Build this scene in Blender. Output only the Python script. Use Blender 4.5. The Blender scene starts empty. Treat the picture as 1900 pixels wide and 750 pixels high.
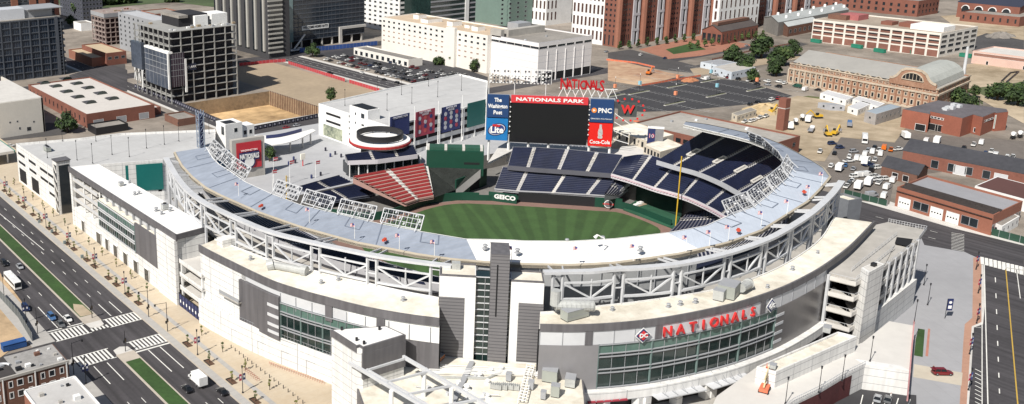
import bpy, math, random
from mathutils import Vector, Matrix
random.seed(7)
S = bpy.context.scene
COL = S.collection
# ---------------------------------------------------------------- camera
CAM_H = 133.0
FPX, PCX, PCY = 1839.2, 496.8, 256.9
PITCH, YAW, ROLL = math.radians(14.867), math.radians(31.0316), math.radians(-1.280)
F_ = Vector((math.sin(YAW)*math.cos(PITCH), math.cos(YAW)*math.cos(PITCH), -math.sin(PITCH)))
R0 = Vector((math.cos(YAW), -math.sin(YAW), 0)); U0 = R0.cross(F_)
R_ = R0*math.cos(ROLL)+U0*math.sin(ROLL); U_ = U0*math.cos(ROLL)-R0*math.sin(ROLL)
cd = bpy.data.cameras.new("camera"); cam = bpy.data.objects.new("camera", cd); COL.objects.link(cam)
M4 = Matrix((R_, U_, -F_)).transposed().to_4x4(); M4.translation = (0, 0, CAM_H); cam.matrix_world = M4
cd.sensor_width = 36; cd.lens = FPX/1900*36; cd.shift_x = (950-PCX)/1900; cd.shift_y = -(375-PCY)/1900
cd.clip_start = 1; cd.clip_end = 20000; S.camera = cam
# ---------------------------------------------------------------- light
SUN_EL, SUN_AZ = math.radians(46), math.radians(252)
w = bpy.data.worlds.new("World"); S.world = w; w.use_nodes = True
nt = w.node_tree; bg = nt.nodes["Background"]
sky = nt.nodes.new("ShaderNodeTexSky"); sky.sky_type = 'NISHITA'; sky.sun_disc = False
sky.sun_elevation = SUN_EL; sky.sun_rotation = SUN_AZ; sky.air_density = 1.2; sky.dust_density = 1.5
nt.links.new(sky.outputs[0], bg.inputs[0]); bg.inputs[1].default_value = 0.052
ld = bpy.data.lights.new("sun", 'SUN'); ld.energy = 5.0; ld.angle = math.radians(0.5); ld.color = (1.0, .955, .88)
sun = bpy.data.objects.new("sun", ld); COL.objects.link(sun)
sd = Vector((math.sin(SUN_AZ)*math.cos(SUN_EL), math.cos(SUN_AZ)*math.cos(SUN_EL), math.sin(SUN_EL)))
sun.rotation_euler = sd.to_track_quat('Z', 'Y').to_euler(); sun.location = (0, 0, 300)
S.view_settings.view_transform = 'Standard'; S.view_settings.look = 'None'
S.view_settings.exposure = 0.22; S.view_settings.gamma = 1
S.cycles.max_bounces = 5; S.cycles.diffuse_bounces = 3; S.cycles.glossy_bounces = 2; S.cycles.use_denoising = True
# ---------------------------------------------------------------- helpers
def G(px, py, z=0.0):
    """world point at height z seen at photograph pixel px, py (used while surveying the site)"""
    d = R_*((px-PCX)/FPX) - U_*((py-PCY)/FPX) + F_
    return Vector((0, 0, CAM_H)) + d*((z-CAM_H)/d.z)
def GP(pts, z=0.0): return [G(x, y, z) for x, y in pts]
def W2(p):
    v = Vector(p)-Vector((0, 0, CAM_H)); k = v.dot(F_)
    return PCX+FPX*v.dot(R_)/k, PCY-FPX*v.dot(U_)/k

MATS = {}
def mat(name, col, rough=.85, var=.25, scale=.35, metal=0, spec=.5, scale2=None, col2=None, bump=0, emis=0, coat=0):
    """plain procedural material: two octaves of world-space noise move the colour between a dark and a light tone"""
    if name in MATS: return MATS[name]
    m = bpy.data.materials.new(name); m.use_nodes = True; n = m.node_tree.nodes; l = m.node_tree.links
    b = n["Principled BSDF"]; b.inputs["Roughness"].default_value = rough; b.inputs["Metallic"].default_value = metal
    b.inputs["Specular IOR Level"].default_value = spec; b.inputs["Coat Weight"].default_value = coat
    if isinstance(col, (int, float)): col = (col,)*3
    if var > 0:
        g = n.new("ShaderNodeNewGeometry")
        t1 = n.new("ShaderNodeTexNoise"); t1.inputs["Scale"].default_value = scale; t1.inputs["Detail"].default_value = 6; t1.inputs["Roughness"].default_value = .65
        t2 = n.new("ShaderNodeTexNoise"); t2.inputs["Scale"].default_value = scale2 or scale*.12; t2.inputs["Detail"].default_value = 3
        l.new(g.outputs["Position"], t1.inputs["Vector"]); l.new(g.outputs["Position"], t2.inputs["Vector"])
        ad = n.new("ShaderNodeMath"); ad.operation = 'ADD'; l.new(t1.outputs[0], ad.inputs[0]); l.new(t2.outputs[0], ad.inputs[1])
        mr = n.new("ShaderNodeMapRange"); mr.inputs["From Min"].default_value = .7; mr.inputs["From Max"].default_value = 1.3
        l.new(ad.outputs[0], mr.inputs["Value"])
        mx = n.new("ShaderNodeMix"); mx.data_type = 'RGBA'
        lo = [c*(1-var) for c in col]; hi = [min(.95, c*(1+var*.7)) for c in (col2 or col)]
        mx.inputs[6].default_value = (*lo, 1); mx.inputs[7].default_value = (*hi, 1)
        l.new(mr.outputs[0], mx.inputs[0]); l.new(mx.outputs[2], b.inputs["Base Color"])
        if bump:
            bp = n.new("ShaderNodeBump"); bp.inputs["Strength"].default_value = bump; bp.inputs["Distance"].default_value = .3
            l.new(t1.outputs[0], bp.inputs["Height"]); l.new(bp.outputs[0], b.inputs["Normal"])
    else: b.inputs["Base Color"].default_value = (*col, 1)
    if emis: b.inputs["Emission Color"].default_value = (*col, 1); b.inputs["Emission Strength"].default_value = emis
    MATS[name] = m; return m
def stripes(m, axis, period, width, col, soft=0, noise=0):
    """adds thin joint lines across a material: axis is a world direction"""
    n = m.node_tree.nodes; l = m.node_tree.links; b = n["Principled BSDF"]
    g = n.new("ShaderNodeNewGeometry"); d = n.new("ShaderNodeVectorMath"); d.operation = 'DOT_PRODUCT'
    d.inputs[1].default_value = axis; l.new(g.outputs["Position"], d.inputs[0])
    q = n.new("ShaderNodeMath"); q.operation = 'DIVIDE'; q.inputs[1].default_value = period; l.new(d.outputs["Value"], q.inputs[0])
    f = n.new("ShaderNodeMath"); f.operation = 'FRACT'; l.new(q.outputs[0], f.inputs[0])
    c = n.new("ShaderNodeMath"); c.operation = 'LESS_THAN'; c.inputs[1].default_value = width/period; l.new(f.outputs[0], c.inputs[0])
    mx = n.new("ShaderNodeMix"); mx.data_type = 'RGBA'; l.new(c.outputs[0], mx.inputs[0])
    bc = b.inputs["Base Color"]
    if bc.is_linked:
        src = bc.links[0].from_socket; l.new(src, mx.inputs[6])
    else: mx.inputs[6].default_value = bc.default_value
    mx.inputs[7].default_value = (*col, 1); l.new(mx.outputs[2], bc)
    return m

def streak(m, sc, lo, hi):
    """worn streaks: noise stretched along one axis scales the base colour"""
    n = m.node_tree.nodes; l = m.node_tree.links; b = n["Principled BSDF"]; g = n.new("ShaderNodeNewGeometry"); v = n.new("ShaderNodeVectorMath"); v.operation = 'MULTIPLY'; v.inputs[1].default_value = sc
    l.new(g.outputs["Position"], v.inputs[0]); t = n.new("ShaderNodeTexNoise"); t.inputs["Scale"].default_value = 1; t.inputs["Detail"].default_value = 4; l.new(v.outputs[0], t.inputs["Vector"])
    r = n.new("ShaderNodeMapRange"); r.inputs[1].default_value = .35; r.inputs[2].default_value = .65; r.inputs[3].default_value = lo; r.inputs[4].default_value = hi; l.new(t.outputs[0], r.inputs[0])
    src = b.inputs["Base Color"].links[0].from_socket; s = n.new("ShaderNodeVectorMath"); s.operation = 'SCALE'; l.new(src, s.inputs[0]); l.new(r.outputs[0], s.inputs["Scale"]); l.new(s.outputs[0], b.inputs["Base Color"]); return m
ORG = {}
def link(o, parent=None):
    COL.objects.link(o)
    if parent: o.parent = parent
    return o
def tag(o, label=None, cat=None, group=None, kind=None):
    if label: o["label"] = label
    if cat: o["category"] = cat
    if group: o["group"] = group
    if kind: o["kind"] = kind
    return o
def thing(name, label, cat, loc=(0, 0, 0), rz=0, group=None):
    o = bpy.data.objects.new(name, None); link(o); o.location = loc; o.rotation_euler = (0, 0, rz)
    o.empty_display_size = .5
    ORG[o.name] = Vector(loc); return tag(o, label, cat, group)
class MB:
    def __init__(s): s.v = []; s.f = []; s.m = []
    def face(s, pts, mi=0):
        i = len(s.v); s.v += [tuple(p) for p in pts]; s.f.append(tuple(range(i, i+len(pts)))); s.m.append(mi); return s
    def box(s, x0, y0, z0, x1, y1, z1, mi=0, top=None):
        p = [(x0,y0,z0),(x1,y0,z0),(x1,y1,z0),(x0,y1,z0),(x0,y0,z1),(x1,y0,z1),(x1,y1,z1),(x0,y1,z1)]
        i = len(s.v); s.v += p
        for k, q in enumerate([(0,3,2,1),(4,5,6,7),(0,1,5,4),(1,2,6,5),(2,3,7,6),(3,0,4,7)]):
            s.f.append(tuple(i+j for j in q)); s.m.append(top if (k == 1 and top is not None) else mi)
        return s
    def prism(s, poly, z0, z1, mi=0, top=None):
        """poly: xy points any orientation; z0/z1 numbers or lists"""
        n = len(poly); P = [(p[0], p[1]) for p in poly]
        a = sum(P[i][0]*P[(i+1) % n][1]-P[(i+1) % n][0]*P[i][1] for i in range(n))
        Z0 = z0 if isinstance(z0, (list, tuple)) else [z0]*n; Z1 = z1 if isinstance(z1, (list, tuple)) else [z1]*n
        if a < 0: P = P[::-1]; Z0 = list(Z0)[::-1]; Z1 = list(Z1)[::-1]
        i = len(s.v); s.v += [(P[k][0], P[k][1], Z0[k]) for k in range(n)]+[(P[k][0], P[k][1], Z1[k]) for k in range(n)]
        s.f.append(tuple(i+k for k in range(n))[::-1]); s.m.append(mi)
        s.f.append(tuple(i+n+k for k in range(n))); s.m.append(mi if top is None else top)
        for k in range(n):
            j = (k+1) % n; s.f.append((i+k, i+j, i+n+j, i+n+k)); s.m.append(mi)
        return s
    def beam(s, a, b, w, h=None, mi=0, up=(0, 0, 1)):
        a = Vector(a); b = Vector(b); h = h or w; d = b-a
        if d.length < 1e-6: return s
        d.normalize(); u = Vector(up)
        if abs(d.dot(u)) > .98: u = Vector((0, 1, 0))
        r = d.cross(u).normalized(); u = r.cross(d)
        P = []
        for q in (a, b):
            for sx, sy in ((-1,-1),(1,-1),(1,1),(-1,1)): P.append(tuple(q+r*(sx*w/2)+u*(sy*h/2)))
        i = len(s.v); s.v += P
        for q in [(0,1,2,3),(7,6,5,4),(0,4,5,1),(1,5,6,2),(2,6,7,3),(3,7,4,0)]: s.f.append(tuple(i+j for j in q)); s.m.append(mi)
        return s
    def tube(s, a, b, r, r2=None, n=8, mi=0, cap=True):
        a = Vector(a); b = Vector(b); r2 = r if r2 is None else r2; d = (b-a).normalized()
        u = Vector((0,0,1)) if abs(d.z) < .95 else Vector((1,0,0)); x = d.cross(u).normalized(); y = x.cross(d)
        i = len(s.v)
        for q, rr in ((a, r), (b, r2)):
            for k in range(n):
                t = 2*math.pi*k/n; s.v.append(tuple(q+x*(math.cos(t)*rr)+y*(math.sin(t)*rr)))
        for k in range(n):
            j = (k+1) % n; s.f.append((i+k, i+n+k, i+n+j, i+j)); s.m.append(mi)
        if cap: s.f.append(tuple(i+k for k in range(n))); s.m.append(mi); s.f.append(tuple(i+n+k for k in range(n))[::-1]); s.m.append(mi)
        return s
    def loft(s, A, B, mi=0):
        for k in range(len(A)-1): s.face([A[k], A[k+1], B[k+1], B[k]], mi)
        return s
    def ribbon(s, path, z0, z1, mi=0):
        return s.loft([(p[0],p[1],z0) for p in path], [(p[0],p[1],z1) for p in path], mi)
    def strip(s, pa, pb, z0, z1, mi=0, top=None):
        """solid curved strip between two paths of equal length"""
        A0 = [(p[0],p[1],z0) for p in pa]; A1 = [(p[0],p[1],z1) for p in pa]; B0 = [(p[0],p[1],z0) for p in pb]; B1 = [(p[0],p[1],z1) for p in pb]
        s.loft(A0, A1, mi); s.loft(B1, B0, mi); s.loft(A1, B1, mi if top is None else top); s.loft(B0, A0, mi)
        s.face([A0[0], B0[0], B1[0], A1[0]], mi); s.face([A0[-1], A1[-1], B1[-1], B0[-1]], mi); return s
    def mesh(s, name, mats, org=(0, 0, 0)):
        me = bpy.data.meshes.new(name); ox, oy, oz = org
        me.from_pydata([(x-ox, y-oy, z-oz) for x, y, z in s.v], [], s.f)
        for m in (mats if isinstance(mats, (list, tuple)) else [mats]): me.materials.append(m)
        me.polygons.foreach_set("material_index", s.m); me.update(); return me
    def build(s, name, mats, parent=None, label=None, cat=None, group=None, kind=None):
        org = ORG[parent.name] if parent else Vector((0, 0, 0))
        o = bpy.data.objects.new(name, s.mesh(name, mats, org)); link(o, parent); ORG[o.name] = org
        return tag(o, label, cat, group, kind)
def part(name, mats, parent, fn, label=None):
    m = MB(); fn(m); return m.build(name, mats, parent, label)
def copy_tree(o, parent=None):
    c = o.copy(); COL.objects.link(c)
    if parent: c.parent = parent
    ORG[c.name] = ORG.get(o.name, Vector((0, 0, 0)))
    for ch in o.children: copy_tree(ch, c)
    return c
def lerp(a, b, t): return a+(b-a)*t
def smooth(pts, n):
    """Catmull-Rom through pts, resampled to n points evenly by length"""
    P = [Vector(p) for p in pts]; P = [P[0]*2-P[1]]+P+[P[-1]*2-P[-2]]; out = []
    for i in range(1, len(P)-2):
        for k in range(12):
            t = k/12; p0, p1, p2, p3 = P[i-1:i+3]
            out.append(.5*((2*p1)+(p2-p0)*t+(2*p0-5*p1+4*p2-p3)*t*t+(3*p1-p0-3*p2+p3)*t**3))
    out.append(P[-2]); return resample(out, n)
def resample(P, n):
    P = [Vector(p) for p in P]; L = [0]
    for a, b in zip(P, P[1:]): L.append(L[-1]+(b-a).length)
    out = []; j = 0
    for k in range(n):
        t = L[-1]*k/(n-1)
        while j < len(L)-2 and L[j+1] < t: j += 1
        q = (t-L[j])/max(1e-9, L[j+1]-L[j]); out.append(P[j].lerp(P[j+1], min(1, q)))
    return out
def offset(path, d):
    """shift a path sideways to its left by d metres in plan"""
    out = []
    for i, p in enumerate(path):
        a = path[max(0, i-1)]; b = path[min(len(path)-1, i+1)]; t = Vector((b[0]-a[0], b[1]-a[1], 0)).normalized()
        out.append(Vector((p[0]-t.y*d, p[1]+t.x*d, p[2] if len(p) > 2 else 0)))
    return out

LAYER = [0]
def sheet(name, poly, m, kind='structure', z=None, label=None, cat=None):
    if z is None: LAYER[0] += 1; z = LAYER[0]*.003
    mb = MB(); P = [Vector((p[0], p[1], 0)) for p in poly]; n = len(P)
    a = sum(P[i].x*P[(i+1) % n].y-P[(i+1) % n].x*P[i].y for i in range(n))
    if a < 0: P = P[::-1]
    mb.face([(p.x, p.y, z) for p in P]); return mb.build(name, m, None, label, cat, None, kind)
def rect(x0, y0, x1, y1): return [(x0,y0),(x1,y0),(x1,y1),(x0,y1)]

def win_parts(parent, spots, mats, name="window", limit=100, d=.06, frame=.12):
    """spots: (centre point, width direction, outward normal, w, h). Nearest `limit` become parts, the rest one stuff part."""
    o = ORG[parent.name]; spots = sorted(spots, key=lambda s: (Vector(s[0])-cam.location).length)
    cache = {}; rest = MB()
    def geo(mb, c, u, n, w, h):
        c = Vector(c); u = Vector(u); n = Vector(n); z = Vector((0, 0, 1)); e = n*d
        def q(sx, sz, fx, fz): return c+u*(sx*(w/2-fx))+z*(sz*(h/2-fz))
        O = [q(-1,-1,0,0), q(1,-1,0,0), q(1,1,0,0), q(-1,1,0,0)]; I = [q(-1,-1,frame,frame), q(1,-1,frame,frame), q(1,1,frame,frame), q(-1,1,frame,frame)]
        if frame > 0:
            for k in range(4):
                j = (k+1) % 4; mb.face([O[k]+e, O[j]+e, I[j]+e, I[k]+e], 1); mb.face([O[k], O[j], O[j]+e, O[k]+e], 1)
                mb.face([I[k]+e, I[j]+e, I[j]+e*.3, I[k]+e*.3], 1)
            mb.face([p+e*.3 for p in I], 0)
        else:
            mb.face([p+e for p in O], 0)
    for i, (c, u, n, w_, h) in enumerate(spots):
        if i < limit:
            k = (tuple(round(x, 3) for x in u), round(w_, 2), round(h, 2))
            if k not in cache:
                mb = MB(); geo(mb, (0,0,0), u, n, w_, h); cache[k] = mb.mesh(name, mats)
            ob = bpy.data.objects.new(name, cache[k]); link(ob, parent); ob.location = Vector(c)-o
        else: geo(rest, c, u, n, w_, h)
    if rest.f: rest.build(name+"s", mats, parent, kind="stuff")

def face_grid(p0, u, n, us, zs, w_, h):
    """window spots on a vertical face: p0 base point, u along, positions us, sill-to-centre heights zs"""
    p0 = Vector(p0); u = Vector(u); n = Vector(n)
    return [(p0+u*a+Vector((0, 0, b)), tuple(u), tuple(n), w_, h) for b in zs for a in us]
def even(a, b, n): return [a+(b-a)*(i+.5)/n for i in range(n)]
WN, SN = Vector((-1, 0, 0)), Vector((0, -1, 0)); EX, NY = Vector((1, 0, 0)), Vector((0, 1, 0))
def corners(c, l, r, z):
    """axis aligned footprint from the roof's near corner, far-left and far-right pixels at roof height z"""
    C, L, R = G(*c, z), G(*l, z), G(*r, z); return C.x, C.y, R.x, L.y
def roof_height(base, top, z0=0):
    g = G(*base, z0); best = (1e9, 0); z = z0
    while z < 100:
        e = abs(W2((g.x, g.y, z))[1]-top[1]); best = min(best, (e, z)); z += .1
    return best[1]
FONT = None
def text_mesh(txt, size, depth=.15, bold=0.0):
    cu = bpy.data.curves.new("lettering", 'FONT'); cu.body = txt; cu.size = size; cu.extrude = depth/2; cu.offset = bold
    cu.align_x = 'CENTER'; cu.align_y = 'CENTER'; cu.resolution_u = 2
    o = bpy.data.objects.new("t", cu); COL.objects.link(o); dg = bpy.context.evaluated_depsgraph_get(); dg.update()
    me = bpy.data.meshes.new_from_object(o.evaluated_get(dg)); bpy.data.objects.remove(o); return me
def text(txt, c, u, size, m, parent, up=(0, 0, 1), name="lettering", depth=.15, bold=0.0, sx=1, width=None):
    me = text_mesh(txt, size, depth, bold); me.materials.clear(); me.materials.append(m)
    u = Vector(u).normalized(); up = Vector(up).normalized(); n = u.cross(up)
    if width:
        xs = [v.co.x for v in me.vertices]; sx = width/(max(xs)-min(xs))
    Mx = Matrix((u*sx, up, n)).transposed().to_4x4(); me.transform(Mx)
    o = bpy.data.objects.new(name, me); link(o, parent); o.location = Vector(c)-ORG[parent.name]; ORG[o.name] = ORG[parent.name]; return o
# ---------------------------------------------------------------- shared materials
CONC = mat("concrete", (.42,.40,.37), var=.22, scale=.25)
CONC_L = mat("light_concrete", (.58,.56,.53), var=.14, scale=.3)
CONC_D = mat("dark_concrete", (.2,.19,.18), var=.2)
WHITE = mat("white_precast", (.72,.715,.70), var=.09, scale=.4)
stripes(WHITE, (0, 0, 1), 2.1, .14, (.36,.36,.37)); stripes(WHITE, (.8, .6, 0), 6.3, .12, (.4,.4,.41))
PAINT = mat("white_paint", (.8,.8,.79), var=.12, scale=1.5)
STEEL = mat("white_steel", (.56,.57,.59), rough=.5, var=.12, scale=.6)
STEEL_G = mat("grey_steel", (.33,.34,.36), rough=.5, var=.1)
GREYP = mat("dark_grey_panel", (.125,.12,.128), rough=.55, var=.12, scale=.2)
GREYC = mat("ribbed_grey_cladding", (.175,.17,.178), rough=.5, var=.08)
stripes(GREYC, (0, 0, 1), .9, .22, (.085,.083,.09))
CREAM = mat("cream_roof", (.66,.60,.49), var=.24, scale=.3, col2=(.74,.71,.63))
WROOF = mat("white_roof", (.8,.79,.77), var=.06, scale=.3)
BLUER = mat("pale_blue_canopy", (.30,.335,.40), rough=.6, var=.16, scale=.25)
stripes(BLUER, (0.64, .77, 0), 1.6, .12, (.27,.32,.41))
BRICK = mat("red_brick", (.215,.085,.06), var=.2, scale=1.2)
BRICK2 = mat("brown_brick", (.17,.085,.06), var=.25, scale=1.2)
ORB = mat("orange_brick", (.28,.12,.08), var=.15, scale=1)
GLASS = mat("dark_glass", (.02,.026,.032), rough=.12, var=.4, scale=.15, spec=.7)
GLASSG = mat("green_glass", (.014,.03,.028), rough=.1, var=.5, scale=.25, spec=.8)
BLACK = mat("black_void", (.008,.008,.01), rough=.9, var=0)
ASPH = mat("asphalt", (.056,.052,.056), var=.22, scale=.9, scale2=.05)
ASPH2 = mat("old_asphalt", (.07,.066,.066), var=.25, scale=.5)
ROOFG = mat("grey_gravel_roof", (.28,.26,.235), var=.25, scale=.5)
ROOFD = mat("dark_metal_roof", (.06,.06,.068), rough=.6, var=.25, scale=.6)
ROOFB = mat("brown_metal_roof", (.09,.075,.07), rough=.7, var=.15, scale=.6)
TAN = mat("tan_gravel", (.36,.285,.20), var=.16, scale=.3)
DIRT = mat("bare_dirt", (.38,.295,.19), var=.35, scale=.12, col2=(.42,.345,.25), bump=.3)
GRASS = mat("grass", (.034,.078,.018), var=.35, scale=.8)
NAVY = mat("navy_seat_plastic", (.011,.016,.045), rough=.5, var=.3, scale=2)
SEATR = mat("red_seat_plastic", (.30,.035,.035), rough=.5, var=.2, scale=2)
GREENP = mat("field_green_paint", (.008,.055,.034), rough=.5, var=.12)
streak(WHITE, (.9,.9,.06), .88, 1.04); streak(GREYP, (.7,.7,.05), .85, 1.15); streak(ASPH, (.55,.018,1), .72, 1.3); streak(BLUER, (.08,.5,1), .92, 1.06)
RED = mat("bright_red", (.62,.03,.03), rough=.45, var=.08)
BLK = mat("black_paint", (.015,.015,.018), rough=.5, var=.1)
BLUEN = mat("navy_paint", (.02,.03,.11), rough=.5, var=.1)
# ================================================================ SETTING: ground, roads, lots
def ground_with_holes(holes, ext=6000):
    xs = sorted({-ext, ext, *[h[0] for h in holes], *[h[2] for h in holes]}); ys = sorted({-ext, ext, *[h[1] for h in holes], *[h[3] for h in holes]})
    mb = MB()
    for a, b in zip(xs, xs[1:]):
        for c, d in zip(ys, ys[1:]):
            cx, cy = (a+b)/2, (c+d)/2
            if any(h[0] < cx < h[2] and h[1] < cy < h[3] for h in holes): continue
            mb.face([(a,c,0),(b,c,0),(b,d,0),(a,d,0)])
    return mb.build("ground", mat("ground_dirt", (.17,.145,.12), var=.4, scale=.07, col2=(.27,.235,.20)), None, None, None, None, "structure")
PIT = (259, 460, 320, 529)
ground_with_holes([(166, 176, 346, 340), PIT])
SW = mat("tan_pavement", (.52,.42,.30), var=.1, scale=.5, col2=(.5,.43,.33)); stripes(SW, (0,1,0), 3, .08, (.42,.35,.27))
SWG = mat("grey_pavement", (.40,.385,.365), var=.12, scale=.5); stripes(SWG, (0,1,0), 2.5, .07, (.28,.27,.26))
PLZ = mat("plaza_concrete", (.33,.33,.345), var=.1, scale=.25); stripes(PLZ, (.84,-.54,0), 4.5, .1, (.29,.29,.3)); stripes(PLZ, (.54,.84,0), 1.6, .06, (.31,.31,.32))
CURB = mat("curb_stone", (.46,.41,.35), var=.15)
MARK = mat("road_paint", (.75,.74,.7), var=.15, scale=3)
YELL = mat("yellow_line", (.5,.33,.06), var=.15)
S1 = lambda n, p, m, **k: sheet(n, p, m, **k)
def slab(name, poly, h, m):        # raised pavement or median with a kerb face
    mb = MB(); mb.prism(poly, 0, h, 0, 0); return mb.build(name, m, None, kind="structure")
# South street: two carriageways and a median
S1("road", rect(84, 60, 112.3, 1400), ASPH)
S1("cross_street", rect(-300, 251.5, 84, 265), ASPH)
S1("pavement", rect(112.3, 60, 128, 1400), SWG, z=.14)
S1("pavement", rect(114.6, 150, 142, 520), SW, z=.146)
S1("pavement", [(118.4,190),(119.9,190),(119.9,470),(118.4,470)], SWG, z=.152)
k = MB(); k.box(112.0, 150, -.1, 112.35, 1400, .15); k.build("kerb", CURB, kind="structure")
k = MB(); k.box(77, 265, -.1, 84, 900, .14); k.box(76, 100, -.1, 84.1, 251.5, .14); k.build("pavement", SWG, kind="structure")
for y0, y1 in ((100, 246.6), (271.2, 1200)):
    MBx = MB(); MBx.prism(rect(95.7, y0, 101.2, y1), 0, .15, 0); MBx.build("median_kerb", CURB, kind="structure")
    g = MB(); g.box(96.3, y0+(0 if y0 < 200 else 5.5), .1, 100.7, y1-(5.5 if y1 < 300 else 0), .22); g.build("median_grass", GRASS, kind="stuff")
MBx = MB(); MBx.prism([(95.9,246.6),(101,246.6),(100.7,249.8),(98.6,251),(96.2,249.8)], 0, .15); MBx.prism([(95.9,271.2),(101,271.2),(100.7,268),(98.6,266.6),(96.2,268)], 0, .15); MBx.build("median_nose", CONC_L, kind="structure")
g = MB(); g.face([(96.5,277,.226),(100.5,276.5,.226),(100.3,285,.226),(98,287.5,.226),(96.6,283,.226)]); g.build("bare_patch", DIRT, kind="structure")
# painted markings
mk = MB()
def line(mb, a, b, w, z=.03):
    a = Vector((a[0], a[1], z)); b = Vector((b[0], b[1], z)); d = (b-a).normalized(); r = Vector((d.y, -d.x, 0))*(w/2)
    mb.face([a+r, b+r, b-r, a-r] if True else 0)
def dashes(mb, a, b, w, on, off, z=.03):
    a = Vector((a[0], a[1], 0)); b = Vector((b[0], b[1], 0)); L = (b-a).length; d = (b-a)/L; t = 0
    while t < L: line(mb, a+d*t, a+d*min(L, t+on), w, z); t += on+off
for x in (104.9, 108.6): line(mk, (x, 229), (x, 244.5), .28); line(mk, (x, 272.5), (x, 283), .28); dashes(mk, (x, 160), (x, 226), .2, 3, 8.5); dashes(mk, (x, 290), (x, 900), .2, 3, 8.5)
for x in (87.8, 91.8): line(mk, (x, 273.5), (x, 292), .28); dashes(mk, (x, 300), (x, 900), .2, 3, 8.5); line(mk, (x, 232), (x, 244), .28); dashes(mk, (x, 160), (x, 228), .2, 3, 8.5)
line(mk, (101.3, 245.2), (112.2, 245.2), .7); line(mk, (84.2, 272.6), (95.6, 272.6), .5); line(mk, (106.4,340),(104.2,420), .25)
for xa, xb, ya, yb in ((84.4, 95.2, 264.8, 271.4), (101.8, 112.0, 264.8, 271.0), (101.8, 112.0, 246.6, 252.4), (84.4, 95.2, 245.6, 252.2)):
    line(mk, (xa-.3, ya), (xb+.3, ya), .3); line(mk, (xa-.3, yb), (xb+.3, yb), .3)
    x = xa+.3
    while x < xb: mk.face([(x, ya, .034), (x+.62, ya, .034), (x+.62, yb, .034), (x, yb, .034)]); x += 1.18
for x in (95.9, 97.1, 98.3, 99.5, 100.7): mk.face([(x,265.2,.034),(x+.6,265.2,.034),(x+.6,267.4,.034),(x,267.4,.034)])
mk.build("lane_markings", MARK, kind="structure")
# cross streets of the grid
def road(name, x0, y0, x1, y1, m=ASPH): return S1(name, rect(x0, y0, x1, y1), m)
road("street", 247, 380, 259, 1200)                       # half street
road("street", 112.3, 440, 700, 453)                       # street between the garages and the pit
S1("pavement", rect(250, 453, 322, 459.6), CONC_L); S1("pavement", rect(245.5, 453, 248, 900), CONC_L)
road("street", 384, 130, 403, 1200)                       # first street
S1("pavement", rect(381, 453, 384.5, 640), CONC_L); S1("pavement", rect(402.5, 453, 406.5, 640), CONC_L)
road("street", 112, 622, 900, 640)
S1("sand_lot", [(321,461),(376,461),(374,618),(321,618)], TAN)
mk = MB(); dashes(mk, (393.5,455),(393.5,620),.25,3,6); line(mk,(389,455),(389,620),.2); line(mk,(398,455),(398,620),.2); dashes(mk,(253,462),(253,900),.2,3,6); mk.build("lane_markings", MARK, kind="structure")
# first street south end, potomac avenue and the corner plaza
fs0 = GP([(1560,372),(1900,452),(1900,492),(1820,492),(1715,470),(1580,425)]); S1("street", [(p.x, p.y) for p in fs0], ASPH)
S1("pavement", GP([(1590,354),(1660,377),(1900,440),(1900,456),(1770,424),(1590,372)]), CONC_L)
pa = GP([(1814,476),(1900,490),(1960,560),(1990,1250),(1740,1250),(1783,700)]); S1("avenue", pa, ASPH)
S1("pavement", rect(128, 20, 262, 176), CONC)
S1("plaza", GP([(1715,455),(1790,468),(1812,478),(1808,560),(1806,620),(1760,1250),(1560,1250),(1560,560),(1700,420)]), PLZ)
S1("pavement", GP([(1806,478),(1822,478),(1825,560),(1822,600),(1806,606),(1800,700),(1793,760),(1780,760),(1787,640),(1790,602),(1804,590)]), mat("brick_pavement", (.42,.24,.17), var=.15, scale=1))
S1("pavement", GP([(1824,478),(1828,560),(1824,602),(1807,608),(1800,720),(1797,760),(1793,760),(1797,700),(1803,606),(1821,598),(1821,478)]), CONC_L)
S1("plaza_strip", GP([(1696,676),(1786,692),(1784,716),(1694,700)]), mat("pale_paving", (.5,.45,.37), var=.12))
mk = MB(); ym = MB()
def pxl(mb, a, b, w): p, q = G(*a), G(*b); line(mb, p, q, w, .2)
pxl(ym, (1866,500), (1889,760), .3); pxl(mk, (1826,492), (1833,760), .25)
for k_ in range(9):
    y = 516+k_*29.5; x = 1846.5+(y-516)*.036; pxl(mk, (x, y), (x+.5, y+9), .25)
pxl(mk, (1886,502), (1893,555), .22); pxl(mk, (1822,598), (1822,760), .2)
for k_ in range(10): pxl(mk, (1809,686+k_*7.6), (1821,692+k_*7.6), .3)
pxl(mk, (1807,608),(1820,609),.2)
for k_ in range(11): pxl(mk, (1822+k_*8, 478+k_*1.9), (1822.8+k_*8, 491.5+k_*2.1), 1.0)
pxl(mk, (1868,498), (1900,503), .35)
for k_ in range(12): pxl(mk, (1765, 433+k_*2.7), (1789, 436.5+k_*2.8), .35)
for x, y in ((1625,403),(1650,409),(1675,416),(1700,422),(1725,429),(1642,420),(1668,427),(1695,433),(1722,441)): pxl(mk, (x,y), (x+14,y+3.6), .22)
mk.build("lane_markings", MARK, kind="structure"); ym.build("centre_line", YELL, kind="structure")
S1("lawn", GP([(1704,610),(1716,612),(1712,663),(1696,660),(1699,630)]), GRASS)
S1("lawn", GP([(1722,610),(1726,611),(1722,662),(1717,661)]), mat("pink_bed", (.45,.2,.15)))
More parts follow.
